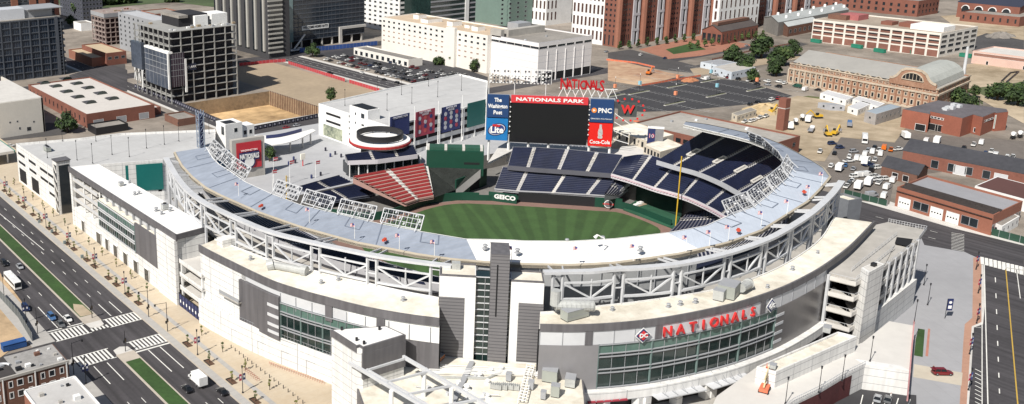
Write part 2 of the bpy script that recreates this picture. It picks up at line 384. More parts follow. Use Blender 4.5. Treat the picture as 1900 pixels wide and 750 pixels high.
# parking lots
S1("parking_lot", GP([(1128,176),(1190,158),(1262,142),(1380,150),(1470,178),(1430,190),(1270,205),(1190,208),(1130,200)]), mat("dark_asphalt", (.045,.044,.048), var=.2, scale=.3))
S1("parking_lot", GP([(585,100),(680,88),(775,100),(905,143),(905,172),(780,160),(700,132)]), mat("dark_asphalt2", (.04,.04,.046), var=.3, scale=.3))
S1("parking_lot", GP([(0,262),(120,250),(160,232),(90,228),(0,242)]), ASPH2)
S1("parking_lot", GP([(1500,330),(1560,300),(1530,255),(1610,235),(1720,250),(1900,262),(1900,300),(1660,330),(1650,380),(1590,372)]), mat("lot_gravel", (.155,.135,.12), var=.2, scale=.3))
mk = MB()
for r in range(7):
    a = G(1190+r*38, 166-r*2.2 if r < 5 else 157); 
LX0, LY0 = G(1150,196).x, G(1150,196).y
for j in range(9):
    x0 = 452+j*17.5
    for i in range(34):
        y = 331+i*2.9+(x0-452)*.0
        if y > 425: break
        line(mk, (x0-2.6, y), (x0+2.6, y), .2, .3)
    line(mk, (x0, 331), (x0, 425), .2, .3)
mk.build("parking_bays", mat("bay_paint", (.42,.42,.42), var=.25), kind="structure")
S1("verge", GP([(1362,210),(1470,182),(1500,178),(1560,185),(1440,190),(1400,212)]), mat("scrub", (.12,.13,.05), var=.4, scale=.6))
S1("street", GP([(1128,98),(1170,92),(1290,122),(1350,108),(1480,78),(1500,82),(1360,122),(1290,136),(1230,130),(1128,112)]), ASPH2)
S1("dirt_lot", GP([(1128,108),(1240,135),(1270,140),(1190,160),(1128,150)]), mat("orange_soil", (.42,.2,.12), var=.35, scale=.15, col2=(.45,.33,.22)))
S1("sand_lot", GP([(1280,128),(1480,100),(1490,108),(1330,135),(1290,142)]), TAN)
S1("brick_court", GP([(1185,92),(1300,66),(1400,84),(1300,104),(1240,110)]), mat("brick_court", (.33,.15,.1), var=.2, scale=.4))
S1("lawn", GP([(1235,92),(1285,80),(1310,92),(1250,101)]), GRASS)
S1("dirt_lot", GP([(1340,230),(1440,190),(1480,178),(1560,190),(1650,205),(1690,225),(1660,265),(1560,255),(1530,300),(1400,290)]), DIRT)
S1("dirt_lot", GP([(1745,30),(1900,20),(1900,75),(1830,110),(1800,70)]), DIRT)
S1("dirt_lot", GP([(1790,120),(1900,110),(1900,230),(1800,175)]), DIRT)
S1("parking_lot", GP([(1785,78),(1830,62),(1900,75),(1900,95),(1830,110),(1805,95)]), ASPH2)
S1("verge", GP([(1800,165),(1900,152),(1900,185),(1830,180)]), mat("scrub2", (.1,.12,.05), var=.4, scale=.6))
S1("verge", GP([(115,22),(320,4),(450,20),(440,-30),(100,-20)]), mat("scrub3", (.07,.1,.04), var=.4, scale=.2))
S1("verge", GP([(880,5),(965,2),(968,30),(890,30)]), GRASS)
S1("parking_lot", GP([(160,132),(230,100),(235,152),(190,160)]), ASPH2)
S1("street", GP([(128,140),(200,118),(236,130),(236,170),(140,160)]), ASPH)
S1("yard", GP([(-20,480),(40,560),(60,620),(-20,680)]), mat("orange_dirt", (.46,.33,.2), var=.3, scale=.4, bump=.4))
# excavation with lagged wall
pt = MB(); x0, y0, x1, y1 = PIT
pt.face([(x0,y0,-9),(x1,y0,-9),(x1,y1,-9),(x0,y1,-9)]); pt.build("excavation_floor", mat("pit_soil", (.40,.25,.12), var=.45, scale=.12, col2=(.55,.38,.2), bump=.3), kind="structure")
wl = MB(); wl.face([(x1,y1,-9),(x1,y0,-9),(x1,y0,0),(x1,y1,0)]); wl.face([(x0,y1,-9),(x1,y1,-9),(x1,y1,0),(x0,y1,0)])
wl.face([(x0,y0,-9),(x0,y0,0),(x1,y0,0),(x1,y0,-9)]); wl.face([(x0,y0,-9),(x0,y1,-9),(x0,y1,0),(x0,y0,0)])
wall = wl.build("retaining_wall", mat("timber_lagging", (.3,.22,.14), var=.4, scale=.6), None, "tan timber and soil retaining wall around the sandy excavation pit", "retaining wall")
for i in range(34):
    y = y0+1+i*2.0; b = MB(); b.box(x1-.35, y-.18, -9, x1+.05, y+.18, .5); b.build("post", BRICK2, wall)

# ================================================================ DISTANT AND NEARBY BUILDINGS
def block(name, label, cat, c, l, r, z, wallm, roofm, axis=True, z0=0, par=.8, group=None):
    """four-sided building from three roof corner pixels: parts wall and roof"""
    C, L, R = G(*c, z), G(*l, z), G(*r, z)
    if axis: L = Vector((C.x, L.y, z)); R = Vector((R.x, C.y, z))
    Fp = L+R-C; t = thing(name, label, cat, (C.x, C.y, z0), group=group)
    P = [C, R, Fp, L]; u = (R-C).normalized(); v = (L-C).normalized()
    q = .4; I = [C+u*q+v*q, R-u*q+v*q, Fp-u*q-v*q, L+u*q-v*q]
    mb = MB(); n = 4
    for k in range(4):
        j = (k+1) % 4
        mb.face([(P[k].x,P[k].y,z0),(P[j].x,P[j].y,z0),(P[j].x,P[j].y,z),(P[k].x,P[k].y,z)])
        mb.face([(P[k].x,P[k].y,z),(P[j].x,P[j].y,z),(I[j].x,I[j].y,z),(I[k].x,I[k].y,z)])
        mb.face([(I[k].x,I[k].y,z),(I[j].x,I[j].y,z),(I[j].x,I[j].y,z-par),(I[k].x,I[k].y,z-par)])
    mb.build("wall", wallm, t)
    rf = MB(); rf.face([(p.x,p.y,z-par+.02) for p in I]); rf = rf.build("roof", roofm, t)
    t_ = dict(t=t, C=C, L=L, R=R, F=Fp, u=u, v=v, un=Vector((u.y,-u.x,0)), vn=Vector((v.y,-v.x,0)), W=(R-C).length, D=(L-C).length, z=z, roof=rf)
    if t_['vn'].dot(u) > 0: t_['vn'] = -t_['vn']
    if t_['un'].dot(v) > 0: t_['un'] = -t_['un']
    return t_
def spots(B, side, us, zs, w_, h):
    """side 's' = the face from the near corner to the right, 'w' = to the left; us are fractions"""
    if side == 's': p, d, n, L = B['C'], B['u'], B['un'], B['W']
    else: p, d, n, L = B['C'], B['v'], B['vn'], B['D']
    p = Vector((p.x, p.y, 0)); return [(p+d*(a*L)+Vector((0,0,b)), tuple(d), tuple(n), w_, h) for b in zs for a in us]
def roofbox(B, a, b, wa, wb, h, m=None, name="rooftop_unit", top=None, parent=None):
    """box on the roof; a, b fractions along u and v of its near corner, wa, wb metres"""
    p = B['C']+B['u']*(a*B['W'])+B['v']*(b*B['D']); z = B['z']-.8; u, v = B['u'], B['v']
    mb = MB(); poly = [p, p+u*wa, p+u*wa+v*wb, p+v*wb]; mb.prism([(q.x,q.y) for q in poly], z, z+h, 0, 1)
    mb.build(name, [m or STEEL, top or m or STEEL], B['t'])
WG = [GLASS, STEEL_G]; WW = [GLASS, PAINT]; WB = [GLASS, BRICK]
CONS = mat("raw_concrete", (.30,.30,.29), var=.2, scale=.8)
# --- construction frame block with glass lower part
B = dict(); zc = 44
def frame_building():
    C, L, R = G(312,60,zc), G(232,44,zc), G(438,46,zc); x0, y0 = 256.5, 527
    x0 = C.x; y0 = C.y; x1 = R.x; y1 = L.y
    t = thing("unfinished_building", "tall unfinished concrete frame building with open dark floors beside the excavation pit", "building", (x0, y0, 0))
    n = 10; hs = [0]+[4.6+i*(zc-4.6)/(n-1) for i in range(n)]
    for i, z in enumerate(hs[1:]):
        s = MB(); s.box(x0, y0, z-.34, x1, y1, z); s.build("floor_slab", CONS, t)
    for z in (-.1, -3.2, -6.2):
        s = MB(); s.box(x0, y0, z-.5, x1+6, y1-20, z); s.build("basement_slab", CONS, t)
    c = 0
    for i in range(7):
        x = x0+.5+(x1-x0-1)*i/6; s = MB(); s.box(x-.33, y0-.05, -9, x+.33, y0+.6, zc-.2); s.build("column", CONS, t)
    for i in range(1, 8):
        y = y0+.5+(y1-y0-1)*i/7; s = MB(); s.box(x0-.05, y-.33, 0, x0+.6, y+.33, zc-.2); s.build("column", CONS, t)
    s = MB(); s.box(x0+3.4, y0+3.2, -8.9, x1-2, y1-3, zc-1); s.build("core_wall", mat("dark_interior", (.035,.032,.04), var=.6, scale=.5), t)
    # glazed lower volume on the west and south-west corner
    zg0, zg1 = 9.5, 31
    s = MB(); s.box(x0-1.5, y0-1.2, zg0, x0+.1, y1-18, zg1); s.build("glass_volume", mat("pale_glass", (.075,.09,.12), rough=.2, var=.4, scale=.5), t)
    s = MB(); s.box(x0-1.6, y0-1.3, zg1, x0+1.5, y1-17.8, zg1+1.2); s.box(x0-1.9, y0-1.6, zg0, x0-.9, y0-.6, zg1+.5); s.box(x0+9.4, y0-1.5, zg0-3, x0+10.6, y0-.4, zg1-4); s.build("white_frame", PAINT, t)
    s = MB(); s.box(x0+.2, y0-1.1, zg0+1, x0+9.4, y0-.3, zg1); s.build("glass_volume", mat("red_dark_glass", (.05,.035,.05), rough=.2, var=.3), t)
    s = MB()
    for j in range(1, 8): s.box(x0-1.58, y0-1.0+j*5.4, zg0, x0-1.5, y0-.8+j*5.4, zg1)
    for z in (17.1, 20.6, 24.2, 27.6): s.box(x0-1.6, y0-1.25, z, x0-1.5, y1-18, z+.25); s.box(x0+.2, y0-1.18, z, x0+9.4, y0-1.1, z+.2)
    for j in range(1, 6): s.box(x0+.2+j*1.6, y0-1.17, zg0+1, x0+.3+j*1.6, y0-1.1, zg1)
    s.build("mullions", STEEL_G, t)
    s = MB(); s.box(x0-2.4, y1-15, 16, x0+.1, y1+1, 33); s.build("glass_volume", mat("pale_glass", (.2,.2,.2)), t)
    s = MB()
    for k_ in range(5): a = y1-14+k_*3; s.beam((x0-2.2, a, 8), (x0-2.2, a+2.2*(1 if k_ % 2 else -1), 16), .5)
    s.box(x0-2.5, y1-15, 4.5, x0-1.9, y1-14, 16); s.build("brace", PAINT, t)
    s = MB(); s.box(x0+11.5, y0-.5, 19.5, x0+17.5, y0-.32, 23.5); sg = s.build("hanging_sign", mat("sign_dark_blue", (.015,.02,.045)), t)
    text("CLARK", (x0+14.5, y0-.56, 21.5), (1,0,0), 2.0, PAINT, sg)
    # roof
    s = MB(); s.box(x0+14, y0+14, zc, x0+34, y0+38, zc+7); s.build("penthouse", mat("charcoal_wall", (.02,.02,.024)), t)
    s = MB(); s.box(x0+13.8, y0+13, zc+5.4, x0+20, y0+39, zc+7.1); s.build("penthouse_roof", ROOFG, t)
    s = MB(); s.box(x0+24, y0+11.5, zc, x0+33, y0+15, zc+6.2); s.box(x0+36, y0+12, zc, x0+47, y0+26, zc+6.4); s.build("white_enclosure", PAINT, t)
    for i in range(26):
        s = MB(); a, b = random.uniform(2, 50), random.uniform(2, 12) if i % 3 else random.uniform(12, y1-y0-3); q = random.uniform(.6, 1.8)
        s.box(x0+a, y0+b, zc, x0+a+q*1.5, y0+b+q, zc+q*.8); s.build("building_material", random.choice([PAINT, STEEL_G, CONC, DIRT]), t)
    return x0, y0, x1, y1
FB = frame_building()
# --- glass office far left, with columns and balcony end
def glass_office():
    z = 41; C = G(-120,72,z); R = G(112,31,z); x0, x1 = G(-120,72,z).x, R.x; y = R.y
    t = thing("glass_office", "dark glass office with grey frame and white curved rooftop screen at left edge", "office building", (x0, y, 0))
    s = MB(); s.box(x0, y, 0, x1-1.5, y+38, z); s.build("wall", mat("blue_office_glass", (.025,.038,.06), rough=.15, var=.5, scale=.2), t)
    s = MB(); s.box(x0, y, z, x1, y+38, z+.5); s.build("roof", ROOFG, t)
    n = 9
    for i in range(n+1):
        zz = z*i/n*.985+.3; s = MB(); s.box(x0, y-.45, zz-.35, x1-.4, y-.02, zz+.25); s.build("spandrel", mat("office_frame", (.085,.095,.115), var=.1), t)
    k_ = int((x1-x0)//6.6)
    s = MB(); [s.box(x1-5-i*1.65, y-.2, 0, x1-4.9-i*1.65, y-.02, z) for i in range(int((x1-x0)/1.65)-4)]; s.build("mullion", MATS["office_frame"], t)
    for i in range(k_): s = MB(); xx = x1-6.6*(i+1)-3.5; s.box(xx, y-.7, 0, xx+.8, y-.4, z); s.build("column", MATS["office_frame"], t)
    s = MB(); s.box(x1-4.5, y-.75, 0, x1-2.4, y-.3, z+.6); s.box(x1-.5, y-.5, 0, x1, y+6, z-3); s.build("end_wall", MATS["office_frame"], t)
    for i in range(9): s = MB(); zz = 4.5*i+1.6; s.box(x1-2.3, y-.2, zz, x1+2.0, y+12, zz+1.5); s.build("balcony", MATS["office_frame"], t)
    s = MB(); s.box(x1-2.2, y+.8, 0, x1+1.2, y+12, z-2); s.build("balcony_glass", GLASS, t)
    s = MB(); pa_ = smooth([(x0, y+9, 0), (x1-45, y+5, 0), (x1-24, y+4, 0)], 14); s.strip([(p.x,p.y) for p in offset(pa_, 16)], [(p.x,p.y) for p in pa_], z+.5, z+7.5); s.build("rooftop_screen", mat("curved_white_metal", (.6,.62,.66), rough=.35, var=.05), t)
    s = MB(); s.box(x1-24, y+5, z+.5, x1-4, y+26, z+6); s.box(x1-22, y+2, z+6, x1+3, y+28, z+6.6); s.build("penthouse", STEEL_G, t)
glass_office()
# --- blocks behind
def rows(B, side, n0, n1, cols, w_, h, mats, z0=0, **k):
    zs = [z0+i*n1 for i in range(n0)]; win_parts(B['t'], spots(B, side, [(j+.5)/cols for j in range(cols)], zs, w_, h), mats, **k)
B = block("office_block", "grey office block with striped window bands behind the unfinished frame building", "office building", (388,66), (262,18), (460,70), 29.5, mat("grey_band_wall", (.30,.31,.33), var=.1), mat("pale_roof", (.42,.43,.45), var=.1))
win_parts(B['t'], spots(B, 's', [(j+.5)/3 for j in range(3)], [4.5+i*3.7 for i in range(7)], B['W']/3*.96, 1.9), WG)
win_parts(B['t'], spots(B, 'w', [(j+.5)/18 for j in range(18)], [4.5+i*3.7 for i in range(7)], 2.6, 1.9), WG, limit=60)
roofbox(B, .35, .3, 22, 40, 6, mat("pale_screen", (.4,.42,.45), var=.05), "penthouse"); roofbox(B, .75, .1, 12, 20, 4, mat("dark_plant", (.16,.17,.2)), "penthouse")
def stripe_tower():
    z = 52; p = [G(438,70,0), G(490,90,0)]
    B = block("concrete_tower", "grey concrete tower with tall vertical fins left of the glass office", "tower", (497,-20), (440,-40), (520,-26), z, mat("tower_grey", (.05,.05,.055), var=.1), ROOFG)
    s = MB()
    for i in range(7):
        a = i/7+.07; c = B['C']+B['v']*(a*B['D']); s = MB(); s.box(c.x-1.2, c.y-1.2, 5, c.x+.2, c.y+1.2, z+1); s.build("fin", mat("pale_fin", (.4,.39,.36), var=.1), B['t'])
        s = MB(); s.box(c.x-.25, c.y+1.4, 4, c.x-.02, c.y+5.4, z-1); s.build("window_strip", GLASS, B['t'])
    for i in range(14):
        s = MB(); c = B['C']; s.box(c.x-.6, c.y-1.0, 4+i*3.5, c.x+12, c.y-.02, 5.2+i*3.5); s.build("spandrel", MATS["pale_fin"], B['t'])
    s = MB(); s.box(B['C'].x+.3, B['C'].y-.3, 3, B['C'].x+12, B['C'].y-.01, z-1); s.build("window_strip", GLASS, B['t'])
stripe_tower()
def banner_glass():
    z = 52; c = G(538,92,0); r = G(664,72,0); x0, x1, y = c.x, r.x, c.y
    t = thing("glass_office", "dark blue glass office carrying a white welcome banner above the construction street", "office building", (x0, y, 0))
    s = MB(); s.box(x0, y, 6, x1, y+45, z); s.build("wall", mat("blue_black_glass", (.03,.04,.055), rough=.15, var=.5, scale=.12), t)
    s = MB(); s.box(x0-14, y+1, 6, x0, y+40, z); s.build("side_wall", mat("banded_glass", (.12,.13,.15), var=.2), t)
    s = MB(); s.box(x0-1.5, y-.6, 5.6, x0+3, y+6, z+1); s.build("corner_glass", mat("green_corner_glass", (.16,.24,.25), rough=.15, var=.2), t)
    s = MB(); s.box(x0+2, y+3, 0, x1-2, y+40, 6); s.build("recess_wall", BLACK, t)
    for i in range(14): s = MB(); s.box(x0+3, y-.25, 6+i*3.5, x1, y-.01, 6.6+i*3.5); s.build("spandrel", mat("slate_band", (.1,.11,.13), var=.1), t)
    for i in range(18): s = MB(); xx = x0+4+(x1-x0-5)*i/17; s.box(xx, y-.3, 6, xx+.22, y-.26, z); s.build("mullion", MATS["slate_band"], t)
    for i in range(12): s = MB(); s.box(x0-14.4, y+.5, 7+i*3.6, x0-1.5, y+1, 8.6+i*3.6); s.box(x0-14.5, y+.5, 7+i*3.6, x0-14, y+38, 8.6+i*3.6); s.build("spandrel", mat("pale_band", (.36,.36,.37), var=.1), t)
    for i in range(8): s = MB(); xx = x0+1+i*(x1-x0-4)/7; s.box(xx, y+.4, 0, xx+1.2, y+1.6, 6); s.build("column", CONC_L, t)
    s = MB(); s.box(x1-26, y-1.6, 11.4, x1+.5, y-.3, 13.4); s.box(x1-26, y-1.6, 0, x1-23.5, y-.3, 11.4); s.build("portal", CONC_L, t)
    b0, b1 = G(560,54,0), G(611,45,0)
    k0 = 25.0
    # banner on the south face
    def on(px, py):
        d = R_*((px-PCX)/FPX)-U_*((py-PCY)/FPX)+F_; return Vector((0,0,CAM_H))+d*((y-.5)/d.y)
    a, b, c2, d2 = on(560,57), on(610,50), on(610,43), on(560,49)
    s = MB(); s.box(a.x, y-.5, a.z, b.x, y-.35, (c2.z+d2.z)/2); bn = s.build("banner", PAINT, t)
    text("WELCOME HOME NATS!", ((a.x+b.x)/2, y-.56, (a.z+c2.z)/2+.2), (1,0,0), 2.6, BLK, bn, bold=.05, width=(b.x-a.x)*.92)
banner_glass()
def far_blocks():
    B = block("grid_office", "white office with square windows and green glass corner beyond the postal building", "office building", (742,-25), (695,-40), (800,-32), 40, PAINT, ROOFG)
    rows(B, 'w', 10, 4, 9, 3.4, 1.7, WG, 4); rows(B, 's', 10, 4, 6, 5, 2, [GLASSG, STEEL_G], 4, limit=60)
    B = block("glass_office", "low blue green glass office with banded floors at the top centre of the view", "office building", (800,-22), (770,-30), (868,-32), 42, GLASSG, ROOFG)
    for i in range(10): s = MB(); s.box(B['C'].x, B['C'].y-.3, 2+i*4, B['R'].x, B['C'].y, 3.2+i*4); s.build("spandrel", STEEL_G, B['t'])
    s = MB(); s.box(B['R'].x-12, B['C'].y-.9, 0, B['R'].x-8, B['C'].y-.3, 42); s.build("pier", PAINT, B['t'])
    B = block("brick_flats", "dark red brick building with small square windows behind the glass office", "building", (672,-30), (640,-36), (696,-34), 38, BRICK, ROOFG)
    rows(B, 's', 8, 4.2, 5, 1.6, 2, WG, 6); rows(B, 'w', 8, 4.2, 6, 1.6, 2, WG, 6, limit=40)
    # top left
    B = block("brick_flats", "dark brick flats with an orange brick bay behind the left glass office", "building", (60,-22), (-90,-50), (105,-26), 40, mat("dark_flats", (.06,.055,.065), var=.2), ROOFG)
    rows(B, 's', 9, 4.1, 6, 2.4, 2, WG, 5, limit=60)
    for a in (.1, .45, .8): q = B['C']+B['u']*(a*B['W']); s = MB(); s.box(q.x, q.y-1.2, 0, q.x+4, q.y, 40); s.build("brick_bay", BRICK, B['t'])
    B = block("apartment_block", "dark blue glass flats with brick piers at the top left edge", "building", (-60,-20), (-190,-40), (72,-32), 44, mat("dark_flats2", (.05,.06,.075), var=.2), ROOFG)
    rows(B, 's', 10, 4.1, 14, 4, 2, WG, 5, limit=80)
    for a in (.55, .8, .93): q = B['C']+B['u']*(a*B['W']); s = MB(); s.box(q.x, q.y-1.2, 0, q.x+6, q.y, 44); s.build("brick_bay", ORB, B['t'])
    B = block("apartment_block", "slate blue flats with vertical bays right of the orange brick bay at top left", "building", (150,-25), (105,-34), (178,-30), 34, mat("slate_flats", (.07,.075,.1), var=.2), ROOFG)
    rows(B, 's', 8, 4, 6, 2.4, 2.4, WG, 4); rows(B, 'w', 8, 4, 9, 2.2, 2.4, WG, 4, limit=60)
    B = block("brick_building", "orange brick building with square windows behind the unfinished frame", "building", (288,26), (257,20), (330,20), 27, ORB, ROOFG)
    rows(B, 'w', 5, 4.6, 5, 2.2, 2, WG, 6); rows(B, 's', 5, 4.6, 5, 2.2, 2, WG, 6, limit=20)
far_blocks()
def brick_skeleton():
    z = 26; C = G(193,26,z); L = G(162,20,z); R = G(258,16,z); x0, y0, x1, y1 = C.x, C.y, R.x, L.y
    t = thing("unfinished_building", "half built brown frame building with orange cladding beside the small white house", "building", (x0, y0, 0))
    for i in range(7): s = MB(); zz = 3.9*(i+1)-1.3; s.box(x0-.3, y0-.3, zz-.5, x1, y1, zz+.2); s.build("floor_slab", mat("rosy_concrete", (.3,.24,.22), var=.2), t)
    for i in range(9): s = MB(); xx = x0+(x1-x0-1)*i/8; s.box(xx, y0-.2, 0, xx+.8, y0+.6, z); s.build("column", MATS["rosy_concrete"], t)
    for i in range(5): s = MB(); yy = y0+(y1-y0-1)*i/4; s.box(x0-.2, yy, 0, x0+.6, yy+.8, z); s.build("column", MATS["rosy_concrete"], t)
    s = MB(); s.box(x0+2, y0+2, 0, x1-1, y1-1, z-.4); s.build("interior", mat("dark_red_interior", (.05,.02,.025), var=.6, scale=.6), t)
    s = MB(); s.box(x0-.4, y0-.4, z-3.2, x1, y1, z+.1); s.build("top_band", STEEL_G, t)
    for i in range(16): s = MB(); a, b = random.uniform(x0, x1-2), random.uniform(y0, y1-2); s.box(a, b, z, a+1.5, b+1, z+random.uniform(.4, 1.6)); s.build("building_material", random.choice([TAN, CONC, BRICK]), t)
brick_skeleton()
B = block("white_house", "small white house with flat grey roof behind the left glass office", "house", (150,44), (133,40), (168,40), 7, PAINT, ROOFG)
def tan_roofs():
    B = block("brick_warehouse", "brick warehouse with flat tan gravel roof beside the half built frame building", "warehouse", (197,99), (150,83), (229,93), 9.5, BRICK, mat("tan_roof", (.5,.4,.27), var=.1)); rows(B, 's', 1, 1, 3, 3, 2, WG, 5.5)
    B = block("brick_warehouse", "lower orange brick warehouse with tan gravel roof in front of its taller neighbour", "warehouse", (170,108), (125,92), (198,103), 6.5, ORB, MATS["tan_roof"], z0=0)
tan_roofs()
def postal():
    z = 26
    B = block("postal_building", "long white building with rows of small tan windows and beige roof", "building", (905,66), (698,33), (968,56), z, mat("postal_white", (.76,.73,.68), var=.06), mat("postal_roof", (.55,.43,.31), var=.12, scale=.2))
    us = [(j+.5)/19 for j in range(19)]
    win_parts(B['t'], spots(B, 'w', us, [23.3, 19.6], 2.6, 1.7), [GLASS, PAINT], limit=40)
    win_parts(B['t'], spots(B, 'w', us, [16, 12.3, 8.6], 2.6, 1.3), [mat("tan_blind", (.35,.25,.2), var=.15), PAINT], name="blind_window", limit=60)
    c = B['C']; s = MB(); yy = c.y+.26*B['D']; s.box(c.x-2.5, yy, 0, c.x, yy+9, z+1.5); s.build("stair_tower", MATS["postal_white"], B['t'])
    for a, b, w1, w2, h in ((.35,.42,9,6,3.2),(.25,.62,14,8,2.6),(.3,.18,7,6,3),(.5,.8,8,6,3),(.45,.3,5,5,2)): roofbox(B, a, b, w1, w2, h, PAINT, "rooftop_hut", TAN)
    B2 = block("loading_wing", "low white arcade wing with dark openings at the foot of the postal building", "building", (758,111), (674,86), (778,106), 5.5, MATS["postal_white"], CONC_D)
    win_parts(B2['t'], spots(B2, 'w', [(j+.5)/10 for j in range(10)], [2.2], 3.4, 3.2), WW)
postal()
def white_cube():
    z = 26; B = block("white_warehouse", "big blank white panelled block with a thin line of windows under its flat roof", "warehouse", (1000,80), (905,66), (1121,69), z, mat("white_panel", (.76,.74,.74), var=.05), ROOFG)
    m = MATS["white_panel"]; stripes(m, (0,0,1), 4.3, .22, (.5,.5,.54))
    win_parts(B['t'], spots(B, 's', [(j+.5)/6 for j in range(6)], [22.6], 7.2, 1.7), WW); win_parts(B['t'], spots(B, 'w', [(j+.5)/6 for j in range(6)], [22.6], 7.5, 1.7), WW)
    win_parts(B['t'], spots(B, 's', [(j+.5)/6 for j in range(6)], [3], 7.2, 5.5), [BLACK, PAINT], name="loading_door"); 
    for j in range(1, 6): q = B['C']+B['u']*(j/6*B['W']); s = MB(); s.box(q.x-.3, q.y-.35, 0, q.x+.3, q.y, 20); s.build("pilaster", m, B['t'])
    roofbox(B, .12, .78, 34, 5, 4.5, CONC, "roof_screen"); roofbox(B, .0, .8, 3, 10, 5, CONC, "roof_screen"); roofbox(B, .02, .3, 1.2, 1.2, 1.4, STEEL, "vent"); roofbox(B, .5, .4, 1, 1, 1.2, STEEL_G, "vent")
    roofbox(B, .4, .9, 12, 10, 7, STEEL_G, "plant_frame")
white_cube()
def dot_complex():
    z = 46; zz = [5+i*4 for i in range(10)]
    c = G(1141,88,0); l = G(1064,74,0); r = G(1487,30,0); x0, y0, x1, y1 = c.x, c.y, r.x, l.y
    t = thing("brick_office", "huge red brick and white office block with ribbed piers behind the white warehouse", "office building", (x0, y0, 0))
    yb = y0+(y1-y0)*.28
    s = MB(); s.box(x0, y0, 0, x1, yb, z); s.build("brick_wall", BRICK, t)
    s = MB(); s.box(x0, yb, 0, x0+40, y1, z); wp = s.build("white_wing", PAINT, t)
    sp = [(Vector((x0, y, zc_)), (0,1,0), (-1,0,0), 2.2, 7.2) for zc_ in (7, 17, 27, 37) for y in even(yb, y1, 8)]
    win_parts(t, sp, [mat("brown_window", (.09,.05,.045), rough=.4, var=.3), PAINT], name="tall_window", limit=32)
    sp = [(Vector((x0, y, 12+i*4)), (0,1,0), (-1,0,0), 2, 2) for i in range(8) for y in even(y0, yb, 3)]
    sp += [(Vector((x0, y, 5)), (0,1,0), (-1,0,0), 1.6, 8) for y in even(y0, yb, 3)]
    win_parts(t, sp, WB, limit=27)
    n = 9; bw = (x1-x0)/n; cnt = 0; allsp = []
    for i in range(n):
        a = x0+bw*i
        s = MB(); s.tube((a+1.5, y0-.5, 0), (a+1.5, y0-.5, z), 2.6, n=8); s.build("brick_pier", ORB, t)
        s = MB(); s.box(a+bw*.62, y0-.6, 0, a+bw*.62+3.2, y0, z); s.box(a+bw*.82, y0-.6, 0, a+bw*.82+2, y0, z); s.build("white_pier", mat("pale_pier", (.5,.5,.53), var=.08), t)
        s = MB(); s.box(a+bw*.62+3.3, y0-.15, 2, a+bw*.82-.2, y0-.01, z); s.build("window_strip", GLASS, t)
        s = MB()
        for zz_ in (10.5, 22.5, 34.5): s.box(a+bw*.62, y0-.7, zz_, a+bw*.62+8, y0-.61, zz_+2)
        s.build("white_band", MATS["pale_pier"], t)
        for zz_ in [12+k_*4 for k_ in range(8)]:
            for k_ in range(4): allsp.append((Vector((a+5+k_*(bw*.62-6)/4, y0, zz_)), (1,0,0), (0,-1,0), 1.9, 1.7))
        for k_ in range(5): allsp.append((Vector((a+5+k_*(bw*.62-6)/5, y0, 4.8)), (1,0,0), (0,-1,0), 1.3, 8))
    win_parts(t, allsp, WB, name="small_window", limit=100)
    s = MB(); s.box(x0+20, y0-3, 0, x0+20, y0-3, 0)
    # white wing further left with green link
    c = G(1012,48,0); B2 = thing("white_office", "white office block with tall brown windows beyond the beige roof", "office building", (c.x, c.y, 0))
    y2 = G(968,40,0).y
    s = MB(); s.box(c.x, c.y, 0, c.x+32, y2, z); s.build("wall", PAINT, B2)
    win_parts(B2, [(Vector((c.x, y, q)), (0,1,0), (-1,0,0), 2.2, 7.2) for q in (8, 18, 28, 38) for y in even(c.y, y2, 7)], [MATS["brown_window"], PAINT], name="tall_window")
    win_parts(B2, [(Vector((x, c.y, q)), (1,0,0), (0,-1,0), 2.2, 7.2) for q in (8, 18, 28, 38) for x in even(c.x, c.x+14, 3)], [MATS["brown_window"], PAINT], name="tall_window")
    g0 = G(1064,60,0); s = MB(); s.box(c.x+14, c.y+16, 0, x0+14, c.y+60, z-2)
    gl = thing("green_office", "green panelled office link with square windows between two white wings", "office building", (c.x+14, c.y+16, 0)); s.build("wall", mat("grey_green_wall", (.16,.23,.2), var=.1), gl)
    win_parts(gl, [(Vector((x, c.y+16, q)), (1,0,0), (0,-1,0), 2.6, 1.8) for q in [4+i*4 for i in range(10)] for x in even(c.x+15, x0, 6)], WG, limit=60)
    # second white tower on the south side
    a, b = G(1317,62,0), G(1375,50,0); t3 = thing("white_office", "white office wing with slim dark windows in front of the red brick block", "office building", (a.x, a.y-8, 0))
    s = MB(); s.box(a.x, y0-9, 0, b.x+4, y0-3.2, z+1); s.build("wall", PAINT, t3)
    win_parts(t3, [(Vector((x, y0-9, q)), (1,0,0), (0,-1,0), 2.2, 7) for q in (6, 15, 24, 33) for x in even(a.x, b.x+4, 9)], [MATS["brown_window"], PAINT], name="tall_window")
    win_parts(t3, [(Vector((a.x, y0-6, q)), (0,1,0), (-1,0,0), 2.2, 7) for q in (6, 15, 24, 33)], [MATS["brown_window"], PAINT], name="tall_window")
dot_complex()
